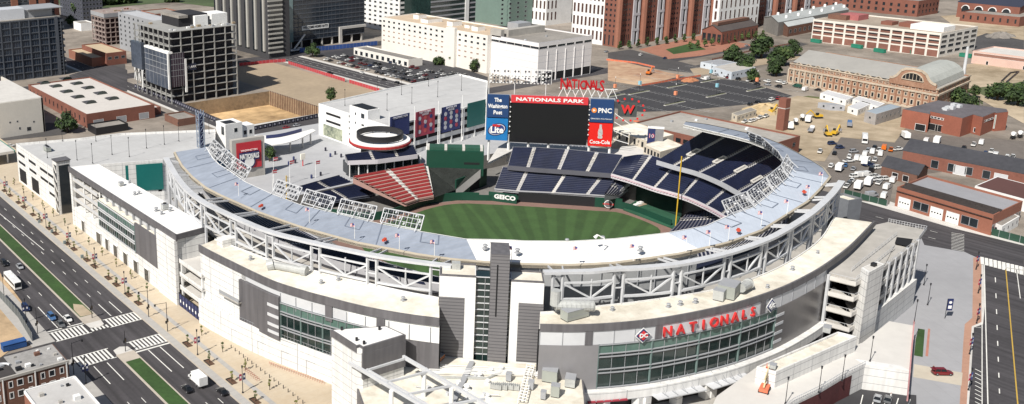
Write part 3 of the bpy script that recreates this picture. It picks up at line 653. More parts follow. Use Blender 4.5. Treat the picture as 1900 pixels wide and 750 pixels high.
def gable(name, label, cat, c, l, r, ze, zr, wallm, roofm, along='u', over=.6, group=None):
    """gabled shed from three eaves-corner pixels at height ze, ridge zr running along u (C->R) or v (C->L)"""
    C, L, R = G(*c, ze), G(*l, ze), G(*r, ze); Fp = L+R-C; t = thing(name, label, cat, (C.x, C.y, 0), group=group)
    mb = MB(); P = [C, R, Fp, L]
    for k in range(4):
        j = (k+1) % 4; mb.face([(P[k].x,P[k].y,0),(P[j].x,P[j].y,0),(P[j].x,P[j].y,ze),(P[k].x,P[k].y,ze)])
    up = Vector((0,0,zr-ze))
    if along == 'u': a, b = (C+L)/2+up, (R+Fp)/2+up; ends = [(L, C, a), (R, Fp, b)]; q = (R-C).normalized()*over; e1 = [C-q, R+q, b+q, a-q]; e2 = [Fp+q, L-q, a-q, b+q]
    else: a, b = (C+R)/2+up, (L+Fp)/2+up; ends = [(C, R, a), (Fp, L, b)]; q = (L-C).normalized()*over; e1 = [L+q, C-q, a-q, b+q]; e2 = [R-q, Fp+q, b+q, a-q]
    for e in ends: mb.face([tuple(p) for p in e])
    mb.build("wall", wallm, t)
    rf = MB()
    th = Vector((0,0,.3))
    for e in (e1, e2): rf.face([tuple(p+th) for p in e]); rf.face([tuple(p) for p in e][::-1]); [rf.face([tuple(e[k]), tuple(e[(k+1)%4]), tuple(e[(k+1)%4]+th), tuple(e[k]+th)]) for k in range(4)]
    rf.build("roof", roofm, t)
    u = (R-C).normalized(); v = (L-C).normalized(); un = Vector((u.y,-u.x,0)); vn = Vector((-v.y,v.x,0))
    if un.dot(v) > 0: un = -un
    if vn.dot(u) > 0: vn = -vn
    return dict(t=t, C=C, L=L, R=R, F=Fp, u=u, v=v, un=un, vn=vn, W=(R-C).length, D=(L-C).length, z=ze)
def navy_yard():
    B = gable("brick_shed", "brown roofed brick shed with tall windows on the brick forecourt", "shed", (1340,60), (1303,55), (1407,47), 10, 14.5, BRICK, ROOFB); rows(B, 's', 1, 1, 10, 1.8, 6.5, WB, 5); rows(B, 'w', 1, 1, 4, 3.2, 6, WB, 5)
    s = MB(); q = (B['C']+B['L'])/2; s.beam(q+B['u']*3+Vector((0,0,5)), q+B['u']*(B['W']-4)+Vector((0,0,5)), 5, 2.2); s.build("clerestory", BRICK2, B['t'])
    B = gable("foundry_shed", "long grey corrugated shed with white roof vents behind the brick shed", "shed", (1445,42), (1418,32), (1575,18), 11, 14, mat("shed_wall", (.2,.19,.18)), mat("corrugated_grey", (.34,.36,.36), var=.15))
    for i in range(6):
        q = (B['C']+B['L'])/2+B['u']*(B['W']*(i+.5)/6)+Vector((0,0,3)); s = MB(); s.tube(q, q+Vector((0,0,2.2)), 1.1, .9, n=10); s.build("roof_vent", PAINT, B['t'])
        q = q+B['un']*7-Vector((0,0,1.6)); s = MB(); s.tube(q, q+Vector((0,0,2.2)), 1.1, .9, n=10); s.build("roof_vent", PAINT, B['t'])
    B = gable("foundry_shed", "lower shed with pale grey roof and brick walls beside the long corrugated shed", "shed", (1463,50), (1440,42), (1516,40), 8, 11, BRICK2, mat("pale_metal", (.42,.44,.44), var=.12)); rows(B, 's', 1, 1, 6, 3, 3, WG, 4)
    z = 17
    B = block("concrete_warehouse", "white concrete frame warehouse with rows of brown windows and stripped brick infill", "warehouse", (1747,62), (1519,34), (1806,48), z, mat("chalky_white", (.7,.66,.6), var=.12), mat("tan_flat_roof", (.36,.3,.24), var=.2))
    us = [(j+.5)/11 for j in range(11)]; RM = mat("rust_infill", (.22,.1,.075), var=.25)
    win_parts(B['t'], spots(B, 'w', us, [14.2, 10.7, 7.2], B['D']/11*.82, 2.5), [RM, PAINT], name="brick_infill", frame=0, limit=33)
    win_parts(B['t'], [(Vector(s_[0])+B['vn']*.08+Vector((0,0,.75)), s_[1], s_[2], s_[3], .9) for s_ in spots(B, 'w', us, [14.2, 10.7, 7.2], B['D']/11*.8, 1)], [GLASS, PAINT], frame=0, limit=33)
    win_parts(B['t'], spots(B, 'w', us, [2.6], B['D']/11*.82, 4.6), [RM, PAINT], name="ground_infill", frame=0)
    win_parts(B['t'], spots(B, 's', [(j+.5)/5 for j in range(5)], [14.2, 10.7, 7.2, 3], B['W']/5*.75, 2.3), [GLASS, PAINT], name="window")
    roofbox(B, .2, .04, 16, 22, 3.5, PAINT, "penthouse"); roofbox(B, .3, .3, 12, 9, 3, BRICK, "roof_hut"); roofbox(B, .3, .45, 9, 8, 2.5, BRICK, "roof_hut"); roofbox(B, .4, .75, 14, 14, 4, mat("pink_hut", (.4,.13,.13)), "roof_hut"); roofbox(B, .3, .82, 12, 14, 3.5, BRICK2, "roof_hut")
    # power house
    z = 13
    B = block("power_house", "grand ornate brick and stone hall with large grey roof in front of the white warehouse", "industrial hall", (1741,166), (1466,117), (1801,140), z, mat("hall_brick", (.3,.145,.09), var=.2, scale=.8, col2=(.36,.22,.15)), mat("hall_roof", (.33,.32,.30), var=.12, scale=.15), axis=False)
    t = B['t']; C, u, v, un, vn, D, W_ = B['C'], B['u'], B['v'], B['un'], B['vn'], B['D'], B['W']
    stone = mat("weathered_stone", (.5,.42,.33), var=.25, scale=.8)
    def strip_on(side, z0, z1, d, m, nm, a=0, b=1):
        p, q, n = (C, v, vn) if side == 'w' else (C, u, un); L_ = D if side == 'w' else W_
        A = p+q*(a*L_); Bq = p+q*(b*L_); s = MB(); s.prism([(A.x,A.y),(Bq.x,Bq.y),((Bq+n*d).x,(Bq+n*d).y),((A+n*d).x,(A+n*d).y)], z0, z1); s.build(nm, m, t)
    for sd in 'ws': strip_on(sd, 0, 1.2, .5, stone, "plinth"); strip_on(sd, 9.2, 10.2, .7, stone, "cornice"); strip_on(sd, 12.6, 13.3, .4, stone, "parapet_coping")
    us = [(j+.5)/24 for j in range(24)]
    win_parts(t, spots(B, 'w', us, [3.4], 2.2, 3.4), [GLASS, stone], frame=.5); win_parts(t, spots(B, 'w', us, [7.4], 1.8, 2.2), [GLASS, stone], frame=.4)
    win_parts(t, spots(B, 'w', us, [11.4], 2.6, 1.4), [BRICK2, stone], name="parapet_panel", frame=.3)
    win_parts(t, spots(B, 's', [(j+.5)/8 for j in range(8)], [3.4, 7.4], 2, 2.8), [GLASS, stone], frame=.4); win_parts(t, spots(B, 's', [(j+.5)/9 for j in range(9)], [11.4], 3, 1.2), [BLACK, stone], name="attic_window", frame=.3)
    for j in range(25): q = C+v*(j/24*D)+vn*.3; s = MB(); s.beam((q.x,q.y,1),(q.x,q.y,9.3), .8); s.build("pilaster", stone if j > 17 else MATS["hall_brick"], t)
    for j in range(10): q = C+v*((.3+j*.07)*D); s = MB(); s.beam(q+v*1.5+Vector((0,0,0)), q-v*1.5, .5, .5); s.beam(q+v*2.2+Vector((0,0,.1)), q+Vector((0,0,1.2)), .4); s.beam(q-v*2.2+Vector((0,0,.1)), q+Vector((0,0,1.2)), .4); s.build("parapet_pediment", stone, t)
    # shaped gable
    prof = [(-13,0),(-13,3.2),(-11,3.6),(-9,5),(-7,8),(-4.5,9.4),(0,9.9),(4.5,9.4),(7,8),(9,5),(11,3.6),(13,3.2),(13,0)]
    cc = C+v*(.155*D); s = MB(); P = [cc+v*(-a)+Vector((0,0,h_-1)) for a, h_ in prof]; n_ = vn*.5
    s.face([tuple(p+n_) for p in P]); s.face([tuple(p-n_) for p in P][::-1]); [s.face([tuple(P[k]+n_), tuple(P[k]-n_), tuple(P[(k+1)%len(P)]-n_), tuple(P[(k+1)%len(P)]+n_)]) for k in range(len(P))]
    gb = s.build("gable_front", MATS["hall_brick"], t)
    s = MB()
    for k in range(1, len(P)-2): s.beam(P[k]+n_*1.1, P[k+1]+n_*1.1, .35, 1.3)
    s.build("gable_coping", stone, gb)
    s = MB(); arc = [cc+v*(-6*math.cos(a))+Vector((0,0,2.6+4.2*math.sin(a)))+vn*.56 for a in [math.pi*k/12 for k in range(13)]]; s.face([tuple(p) for p in arc]); s.build("lunette_window", BLACK, gb)
    s = MB(); [s.beam(arc[k]+vn*.1, arc[k+1]+vn*.1, .5, .5) for k in range(12)]; s.beam(arc[0]+vn*.1, arc[-1]+vn*.1, .5, .4); [s.beam(cc+v*x_+Vector((0,0,2.6))+vn*.6, cc+v*x_+Vector((0,0,2.6+4.2*math.sqrt(max(0,1-(x_/6)**2))))+vn*.6, .2) for x_ in (-4,-2,0,2,4)]; s.build("lunette_frame", stone, gb)
    # roofs: slope over the west aisle and vaulted monitor
    q = Vector((0,0,1)); s = MB()
    a0, a1 = C+v*(.22*D)+u*4, C+v*D+u*4; b0, b1 = a0+u*(W_-10)/2+q*5, a1+u*(W_-10)/2+q*5; c0, c1 = a0+u*(W_-8), a1+u*(W_-8)
    s.face([tuple(x) for x in (a0,b0,b1,a1)]); s.face([tuple(x) for x in (b0,c0,c1,b1)]); s.face([tuple(x) for x in (a0,c0,b0)]); s.face([tuple(x) for x in (a1,b1,c1)]); s.build("pitched_roof", MATS["hall_roof"], t)
    s = MB(); a0 = cc+v*12; b0 = cc; c0 = cc-v*12; hh = Vector((0,0,8)); e = u*(W_-1)
    for k in range(8):
        A = math.pi*k/8; Bq = math.pi*(k+1)/8
        p = cc+v*(11*math.cos(A))+Vector((0,0,7.6*math.sin(A)-.6)); r_ = cc+v*(11*math.cos(Bq))+Vector((0,0,7.6*math.sin(Bq)-.6)); s.face([tuple(p), tuple(p+e), tuple(r_+e), tuple(r_)])
    s.build("vaulted_roof", mat("vault_metal", (.42,.43,.40), rough=.5, var=.15), t)
    s = MB(); s.tube(C+u*(W_+.2)+v*4-Vector((0,0,4)), C+u*(W_+.2)+v*4+Vector((0,0,16)), .9, .7, n=12); s.build("flue", STEEL, t)
    # far right brick halls
    B = block("brick_mill", "long red brick mill with tall windows at the top right edge", "building", (1705,2), (1488,-26), (1745,-4), 14, BRICK, ROOFG); rows(B, 'w', 2, 5, 20, 2.4, 3, WB, 4, limit=40); rows(B, 's', 2, 5, 6, 2.4, 3, WB, 4)
    B = gable("brick_hall", "brick hall with dark slate roof and white arched windows at top right corner", "hall", (1893,14), (1778,4), (1960,-8), 13, 19, BRICK, mat("blue_slate", (.03,.035,.06), var=.1), along='v')
    for j in range(4):
        q = B['C']+B['v']*(B['D']*(.2+j*.22)); s = MB(); ar = [q+B['v']*(3*math.cos(math.pi*k/8))+Vector((0,0,-5+3*math.sin(math.pi*k/8)))+B['vn']*.4 for k in range(9)]; [s.beam(ar[k], ar[k+1], .8, .5) for k in range(8)]; s.build("arch_trim", PAINT, B['t'])
        s = MB(); s.face([tuple(p-B['vn']*.2) for p in ar]); s.face([tuple(x) for x in (ar[0]-B['vn']*.2, ar[-1]-B['vn']*.2, ar[-1]-B['vn']*.2-Vector((0,0,4)), ar[0]-B['vn']*.2-Vector((0,0,4)))]); s.build("arched_window", GLASS, B['t'])
    B = block("brick_annex", "lower brick annex in front of the slate roofed hall at top right", "building", (1893,32), (1804,18), (1960,20), 8, BRICK, ROOFG)
    rows(B, 'w', 1, 1, 8, 1.6, 3.5, WB, 4)
    B = block("pink_building", "low pink rendered building with brown band and flat roof at right edge", "building", (1960,113), (1834,88), (2000,104), 8.5, mat("pink_render", (.6,.42,.36), var=.1), CONC_L)
    win_parts(B['t'], spots(B, 'w', [.5], [6.3], B['D']*.97, 2.2), [mat("brown_band", (.25,.13,.1)), PAINT], name="window_band"); win_parts(B['t'], spots(B, 'w', [.35, .8], [1.4], 1.5, 2.6), [BLACK, PAINT], name="door")
navy_yard()
def east_side():
    z = 9.5; M_ = mat("fire_brick", (.29,.10,.065), var=.15, scale=1)
    # modern brick building with notched outline
    pts = [(1675,203),(1725,212),(1725,207),(1786,220),(1806,213),(1824,218),(1846,209),(1850,210),(1871,208),(1868,203),(1740,187)]
    P = GP(pts, z); C = P[0]; t = thing("brick_building", "modern orange brick building with notched corners and grey roof beside the truck yard", "building", (C.x, C.y, 0))
    s = MB(); s.prism([(p.x, p.y) for p in P], 0, z); s.build("wall", M_, t)
    cx = sum(p.x for p in P)/len(P); cy = sum(p.y for p in P)/len(P); s = MB(); s.prism([(cx+(p.x-cx)*.985, cy+(p.y-cy)*.985) for p in P], z+.01, z+.25); s.build("roof", mat("purple_grey_roof", (.12,.11,.12), var=.3, scale=.4), t)
    def facew(a, b, z_, h, m, n_=1, fr=.15, nm="window", w_=None):
        A, Bq = G(*a, z), G(*b, z); d = (Bq-A).normalized(); nn = Vector((d.y,-d.x,0)); nn = nn if nn.dot(Vector((0,0,0))-A) > 0 else -nn; L_ = (Bq-A).length
        win_parts(t, [(Vector((A.x,A.y,0))+d*(L_*(i+.5)/n_)+Vector((0,0,z_)), tuple(d), tuple(nn), w_ or L_/n_*.92, h) for i in range(n_)], m, name=nm, frame=fr)
    facew((1728,208),(1784,219), 7, 1.1, [GLASS, PAINT], 9); facew((1728,208),(1784,219), 2, 3.6, [BLACK, CONC_L], 4, nm="loading_door", w_=5); facew((1826,217),(1845,210), 7, 1, [GLASS, PAINT], 3)
    facew((1808,214),(1823,217), 2.2, 2.4, [BLACK, PAINT], 1, nm="door", w_=2.5); facew((1847,210),(1850,210), 5, 7, [mat("green_panel", (.2,.3,.25)), PAINT], 1, nm="panel")
    facew((1700,208),(1723,212), 2, 3.6, [BLACK, PAINT], 1, nm="loading_door", w_=5)
    for a, b, h_ in ((.4,.3,2),(.6,.5,2.4),(.3,.6,1),(.7,.3,1.6),(.5,.7,1),(.2,.4,1.2),(.8,.6,1.3)):
        x = lerp(P[0].x+8, P[8].x-4, a); y = lerp(P[4].y+8, P[10].y-10, b); s = MB(); s.box(x, y, z, x+3, y+2, z+h_); s.build("rooftop_unit", STEEL, t)
    # slate roofed long workshop and its short neighbour
    B = gable("brick_workshop", "long brick workshop with weathered black roof behind the white truck rows", "workshop", (2010,345), (1676,280), (2030,325), 6, 9.5, BRICK, ROOFD, along='v')
    us = [.12,.24,.36,.46,.56,.66,.76,.86]; win_parts(B['t'], spots(B, 'w', [.8,.7,.6,.5], [2.7], 3, 3.6), WG); win_parts(B['t'], spots(B, 'w', [.65,.42], [2.2], 5, 4.2), [STEEL, PAINT], name="garage_door")
    B = gable("brick_workshop", "small brick shed with black pitched roof between parked trucks and workshop", "shed", (1702,326), (1636,309), (1722,312), 4.5, 7.5, BRICK2, ROOFD, along='v'); win_parts(B['t'], spots(B, 'w', [.3,.6], [1.9], 2.6, 2.8), [BLACK, PAINT], name="door")
    # brick garage with roll doors, lean roof strip
    z = 8
    B = block("brick_garage", "orange brick garage with white roller doors and grey brown roof facing the street", "garage", (1844,399), (1665,347), (1898,373), z, mat("garage_brick", (.29,.115,.075), var=.15, scale=1), mat("garage_roof", (.3,.3,.32), var=.1, scale=.3), axis=False)
    q = B['C']; s = MB(); A, Bq = q+B['vn']*.5, q+B['v']*B['D']+B['vn']*.5; A2, B2 = q+B['u']*7.5+Vector((0,0,.5)), q+B['v']*B['D']+B['u']*7.5+Vector((0,0,.5)); dn = Vector((0,0,-1.6))
    s.face([tuple(x) for x in (A+dn, A2, B2, Bq+dn)]); s.face([tuple(x) for x in (A+dn, Bq+dn, B2, A2)]); s.build("brown_roof_slope", ROOFB, B['t'])
    dr = [.93-.07, .60-.06, .42-.05]
    for a in (.9, .55, .385):
        win_parts(B['t'], spots(B, 'w', [a], [2.3], 5, 4.4), [PAINT, CONC_L], name="roller_door")
    win_parts(B['t'], spots(B, 'w', [.76,.68,.255,.175], [2.9], 3.2, 3.4), WG)
    win_parts(B['t'], spots(B, 's', [(j+.5)/10 for j in range(10)], [2.8], 1.9, 2.6), WG)
    s = MB(); nB = B['C']+B['vn']*.13
    for a in (.9, .55, .385):
        for k_ in range(4): p = nB+B['v']*(a*B['D']-1.65+k_*1.1); s.box(p.x-.1, p.y-.25, 2.2, p.x+.1, p.y+.25, 2.6)
    s.build("door_lights", GLASS, B['t'])
    B = block("white_shed", "white walled shed with dark red brown roof behind the brick garage", "shed", (1960,386), (1809,345), (2000,366), 5, PAINT, mat("maroon_roof", (.1,.045,.04), var=.12), axis=False, par=.1)
    # low brick building beside the ballpark's corner
    z = 8.5
    B = block("brick_warehouse", "wide red brick warehouse with patchy flat grey roof right of the scoreboard", "warehouse", (1398,279), (1175,228), (1485,252), z, BRICK, mat("patchy_roof", (.36,.34,.31), var=.25, scale=.3), axis=False)
    rows(B, 'w', 1, 1, 16, 3, 2.4, WB, 5); rows(B, 's', 1, 1, 4, 3, 2.4, WB, 5)
    for i in range(12): roofbox(B, random.uniform(.1,.9), random.uniform(.05,.9), 1.2, 1.2, .9, random.choice([PAINT, STEEL_G]), "roof_vent")
    # office trailers and metal sheds
    for lab, c_, l_, r_, h_, m1, m2 in (("long white site office with grey flat roof beside the car park trees", (1358,134), (1322,124), (1402,125), 5, mat("trailer_blue_white", (.55,.6,.66), var=.08), CONC),
        ("pale blue roofed site office behind the long white one", (1330,121), (1300,115), (1366,116), 4, MATS["trailer_blue_white"], STEEL_G),
        ("white row of site trailers below the ornate hall, left", (1570,186), (1522,173), (1584,180), 3.4, PAINT, STEEL),
        ("white row of site trailers below the ornate hall, right", (1630,198), (1582,184), (1642,192), 3.4, PAINT, STEEL),
        ("pale grey trailer in the sandy lot below the white trailer row", (1540,195), (1518,190), (1568,196), 3.2, mat("pale_grey_wall", (.36,.37,.4)), STEEL_G),
        ("white striped trailer set diagonally in the sandy lot", (1592,204), (1573,198), (1618,192), 3.4, PAINT, STEEL),
        ("grey metal store with blue grey roof beside the orange brick building", (1626,212), (1605,206), (1673,198), 6, mat("metal_store", (.36,.34,.33)), mat("blue_grey_roof", (.3,.35,.4), var=.08)),
        ("cream yard hut with small dark windows by the car park edge", (1368,215), (1358,210), (1404,204), 3.6, mat("cream_hut", (.6,.54,.44)), ROOFG),
        ("long white trailer beside the green fence at the right edge", (1860,420), (1838,411), (1892,401), 4, PAINT, ROOFG)):
        B = block("site_trailer", lab, "trailer", c_, l_, r_, h_, m1, m2, axis=False, par=.15)
        n_ = max(2, int(B['W']/4)); win_parts(B['t'], spots(B, 's', [(j+.5)/n_ for j in range(n_)], [h_*.55], 1.2, 1.1), WG, frame=.08)
        n_ = max(1, int(B['D']/5)); win_parts(B['t'], spots(B, 'w', [(j+.5)/n_ for j in range(n_)], [h_*.55], 1.3, 1.2), WG, frame=.08)
    # chimney
    a = G(1450,241,0); ch = thing("brick_chimney", "tall square red brick chimney standing in the truck yard", "chimney", (a.x, a.y, 0))
    hh = roof_height((1450,241), (1461,185)); s = MB(); s.prism([(a.x-2,a.y-2),(a.x+2,a.y-2),(a.x+2,a.y+2),(a.x-2,a.y+2)], 0, hh*1.05); s.build("shaft", BRICK, ch)
    s = MB(); s.box(a.x-2.05,a.y-2.05,hh*.72,a.x+2.05,a.y+2.05,hh*.745); s.build("band", CONC_L, ch)
east_side()
def north_west():
    B = block("white_building", "plain white panelled building with few small windows at the left edge", "building", (76,182), (-60,150), (78,181), 19, mat("left_white", (.6,.57,.52), var=.06), CONC_L)
    # visible south-facing wall with openings
    t = B['t']; w_ = G(-60,195,19); C = B['C']
    # replace: wide south wall
    s = MB(); x0 = C.x-70; s.box(x0, C.y, 0, C.x+1, C.y+60, 19); s.build("wing", MATS["left_white"], t); s = MB(); s.box(x0+.5, C.y+.5, 19, C.x+.5, C.y+59.5, 19.3); s.build("roof", CONC_L, t)
    win_parts(t, [(Vector((C.x-x_, C.y, z_)), (1,0,0), (0,-1,0), a, b) for x_, z_, a, b in ((8,3,2.4,2.2),(5,6.5,1,1),(14,8,1,1),(18,8,1,1),(13,4,1,1.4),(26,8,4,6))], WG)
    # saw-tooth market hall
    B = block("brick_warehouse", "brick warehouse with white curved roof and arched grey skylights", "warehouse", (160,212), (45,158), (288,194), 8, BRICK, mat("chalk_roof", (.56,.53,.5), var=.08))
    rows(B, 's', 1, 1, 3, 6, 3.6, [STEEL_G, PAINT], 2.2, name="loading_door"); rows(B, 'w', 1, 1, 14, 1.8, 3.2, WB, 4, limit=14)
    for px, py in ((84,154),(107,160),(127,170),(148,180),(170,190),(125,146),(146,155),(167,163),(190,173),(212,183)):
        p = G(px, py, 8); s = MB(); 
        for k in range(6):
            A, Bq = math.pi*k/6, math.pi*(k+1)/6; L_ = 8
            s.face([(p.x-3.2*math.cos(A), p.y, 7.3+2.1*math.sin(A)), (p.x-3.2*math.cos(Bq), p.y, 7.3+2.1*math.sin(Bq)), (p.x-3.2*math.cos(Bq), p.y+L_, 7.3+.3*math.sin(Bq)), (p.x-3.2*math.cos(A), p.y+L_, 7.3+.3*math.sin(A))])
        s.face([(p.x-3.2*math.cos(math.pi*k/6), p.y, 7.3+2.1*math.sin(math.pi*k/6)) for k in range(7)], 1); s.build("skylight", [ROOFD, GLASSG], B['t'])
    for lab, c_, l_, r_, h_, m1, m2 in (("low brick shed with white roof at the warehouse corner", (246,206), (230,200), (293,196), 4.5, BRICK, CONC_L),
        ("flat roofed dark shed in the yard beside the warehouse", (178,238), (160,230), (236,228), 4, BLK, ROOFG), ("brown roofed low building along the black fence", (330,222), (300,212), (362,214), 4, BRICK2, ROOFG)):
        block("yard_shed", lab, "shed", c_, l_, r_, h_, m1, m2)
    # filling station canopy
    B = block("station_canopy", "white and green edged canopy roof beside the parking garage at left", "canopy", (24,280), (-30,262), (28,279), 6.5, mat("teal_edge", (.05,.25,.2)), STEEL_G, z0=5.3)
    s = MB(); C = B['C']; s.box(C.x-16, C.y-.3, 5.3, C.x+.5, C.y+24, 6.6); s.build("canopy_slab", [CONC_L], B['t'])
    for x_, y_ in ((2,3),(12,3),(2,18),(12,18)): s = MB(); s.box(C.x-x_-.3, C.y+y_, 0, C.x-x_+.3, C.y+y_+.6, 5.3); s.build("post", PAINT, B['t'])
    # row houses bottom left
    z = 9
    cx, cy = 82.5, 246.0
    R1 = G(127,671,9); 
    t = thing("row_house", "brown brick row houses with white sash windows and cluttered flat roof at bottom left", "row houses", (40, R1.y, 0))
    x1 = R1.x; y0 = R1.y; y1 = G(92,640,9).y
    s = MB(); s.box(20, y0, 0, x1, y1, 9); s.build("wall", BRICK2, t); s = MB(); s.box(20, y0+.3, 9, x1-.3, y1-.3, 9.15); s.build("roof", mat("grey_felt", (.33,.32,.31), var=.25, scale=.8), t)
    s = MB(); s.box(20, y0+.35, 9.14, x1-14, y1-.3, 9.3); s.build("dark_roof", mat("dark_felt", (.05,.045,.045), var=.4), t); s = MB(); s.box(20, y0-.2, 8.7, x1+.2, y0+.35, 9.4); s.build("cornice", CONC, t)
    sp = []
    for hx in range(5):
        for a in (1.4, 4.1, 6.6):
            for zz in (7.0, 3.9): sp.append((Vector((x1-.6-hx*8.6-a, y0, zz)), (1,0,0), (0,-1,0), 1.2 if a != 4.1 else 1.7, 1.9))
    win_parts(t, sp, [GLASS, PAINT], frame=.2)
    for hx in range(5): s = MB(); xx = x1-.3-hx*8.6; s.box(xx-.5, y0-.25, 0, xx-.2, y0-.01, 9); s.build("downpipe", PAINT, t)
    for i in range(34): s = MB(); a, b, q = random.uniform(30, x1-2), random.uniform(y0+1, y1-1.5), random.uniform(.3, 1.3); s.box(a, b, 9.2, a+q*1.3, b+q, 9.3+q*.6); s.build("roof_clutter", random.choice([STEEL_G, BLK, CONC, PAINT, BRICK2]), t)
    s = MB(); a = x1-17; [s.tube((a+math.cos(k*.5)*3, y0+6+math.sin(k*.5)*2, 9.5), (a+math.cos(k*.5+.5)*3, y0+6+math.sin(k*.5+.5)*2, 9.5), .35, n=6) for k in range(9)]; s.build("duct", STEEL, t)
    B = block("flat_building", "white roofed brick building at the bottom left corner beside the road", "building", (70,880), (49,731), (250,860), 9, ORB, mat("silver_roof", (.5,.49,.48), var=.12))
    # true outline: roof corners from the photograph
    bpy.data.objects.remove(B['roof'])
    for ch in list(B['t'].children): bpy.data.objects.remove(ch)
    A = G(139,701,9); L_ = G(48,733,9); s = MB(); X0, X1, Y1 = L_.x, A.x, A.y; s.box(X0, 150, 0, X1, Y1, 9); s.build("wall", ORB, B['t']); s = MB(); s.box(X0+.3, 150, 9, X1-.3, Y1-.3, 9.25); s.build("roof", MATS["silver_roof"], B['t']); s = MB(); s.box(X0-.1, 150, 8.8, X0+.3, Y1+.1, 9.6); s.box(X0-.1, Y1-.3, 8.8, X1+.1, Y1+.1, 9.6); s.box(X1-.3, 150, 8.8, X1+.1, Y1, 9.6); s.build("parapet", PAINT, B['t'])
    for i in range(16): s = MB(); a, b, q = random.uniform(X0+1, X1-3), random.uniform(Y1-30, Y1-3), random.uniform(.4, 1.4); s.box(a, b, 9.2, a+q*1.2, b+q, 9.4+q*.7); s.build("roof_clutter", random.choice([STEEL_G, BLK, CONC, PAINT]), B['t'])
north_west()
# ================================================================ THE BALLPARK
ZF, ZH, ZC0, ZC1, ZP = 24.5, 33.2, 32.2, 34.4, 9.5
def xy(P): return [(p.x, p.y) for p in P]
def OPX(px, py, X): d = R_*((px-PCX)/FPX)-U_*((py-PCY)/FPX)+F_; return Vector((0,0,CAM_H))+d*(X/d.x)
class Plane:
    """vertical plane through two ground-plan points; surveys pixels onto it"""
    def __init__(s, A, B):
        s.A = Vector((A[0],A[1],0)); s.u = (Vector((B[0],B[1],0))-s.A).normalized(); s.n = Vector((s.u.y,-s.u.x,0))
        if s.n.dot(-s.A) < 0: s.n = -s.n
        s.W = (Vector((B[0],B[1],0))-s.A).length
    def at(s, px, py):
        d = R_*((px-PCX)/FPX)-U_*((py-PCY)/FPX)+F_; o = Vector((0,0,CAM_H)); t = (s.A-o).dot(s.n)/d.dot(s.n); p = o+d*t
        return (p-s.A).dot(s.u), p.z
    def P(s, a, z, off=0): return s.A+s.u*a+s.n*off+Vector((0,0,z))
    def panel(s, name, a0, z0, a1, z1, m, parent, off=.1, d=.2, label=None):
        mb = MB(); f = [s.P(a0,z0,off), s.P(a1,z0,off), s.P(a1,z1,off), s.P(a0,z1,off)]; b = [s.P(a0,z0,off-d), s.P(a1,z0,off-d), s.P(a1,z1,off-d), s.P(a0,z1,off-d)]
        mb.face(f); mb.face(b[::-1]); [mb.face([f[k], b[k], b[(k+1)%4], f[(k+1)%4]]) for k in range(4)]
        return mb.build(name, m, parent, label)
    def text(s, txt, a, z, size, m, parent, off=.25, **k): return text(txt, s.P(a, z, off), s.u if s.n.dot(s.u.cross(Vector((0,0,1)))) > 0 else -s.u, size, m, parent, **k)
# ---- field -------------------------------------------------------
fl = MB(); fl.face([(166,176,-7.1),(346,176,-7.1),(346,340,-7.1),(166,340,-7.1)])
for a, b in (((166,176),(346,176)),((346,176),(346,340)),((346,340),(166,340)),((166,340),(166,176))): fl.face([(a[0],a[1],-7.1),(b[0],b[1],-7.1),(b[0],b[1],0),(a[0],a[1],0)][::-1])
fl.build("bowl_floor", CONC_D, kind="structure")
wallpath = [(223,330,0),(240,311.5,0),(269,315,0),(284,312,0),(294.5,304,0),(303,297,0),(326,272,0),(333.5,262,0),(331,238,0),(318,228,0)]
foul = [(300,218),(262,200),(240,192),(224,198),(216,214),(210,245),(208,280),(211,315)]
trk = [(p[0],p[1]) for p in wallpath]+foul
sheet("warning_track", trk, mat("crushed_brick_track", (.22,.135,.11), var=.15, scale=.6), z=-6.98)
gm = mat("striped_turf", (.042,.088,.024), var=.2, scale=1.2)
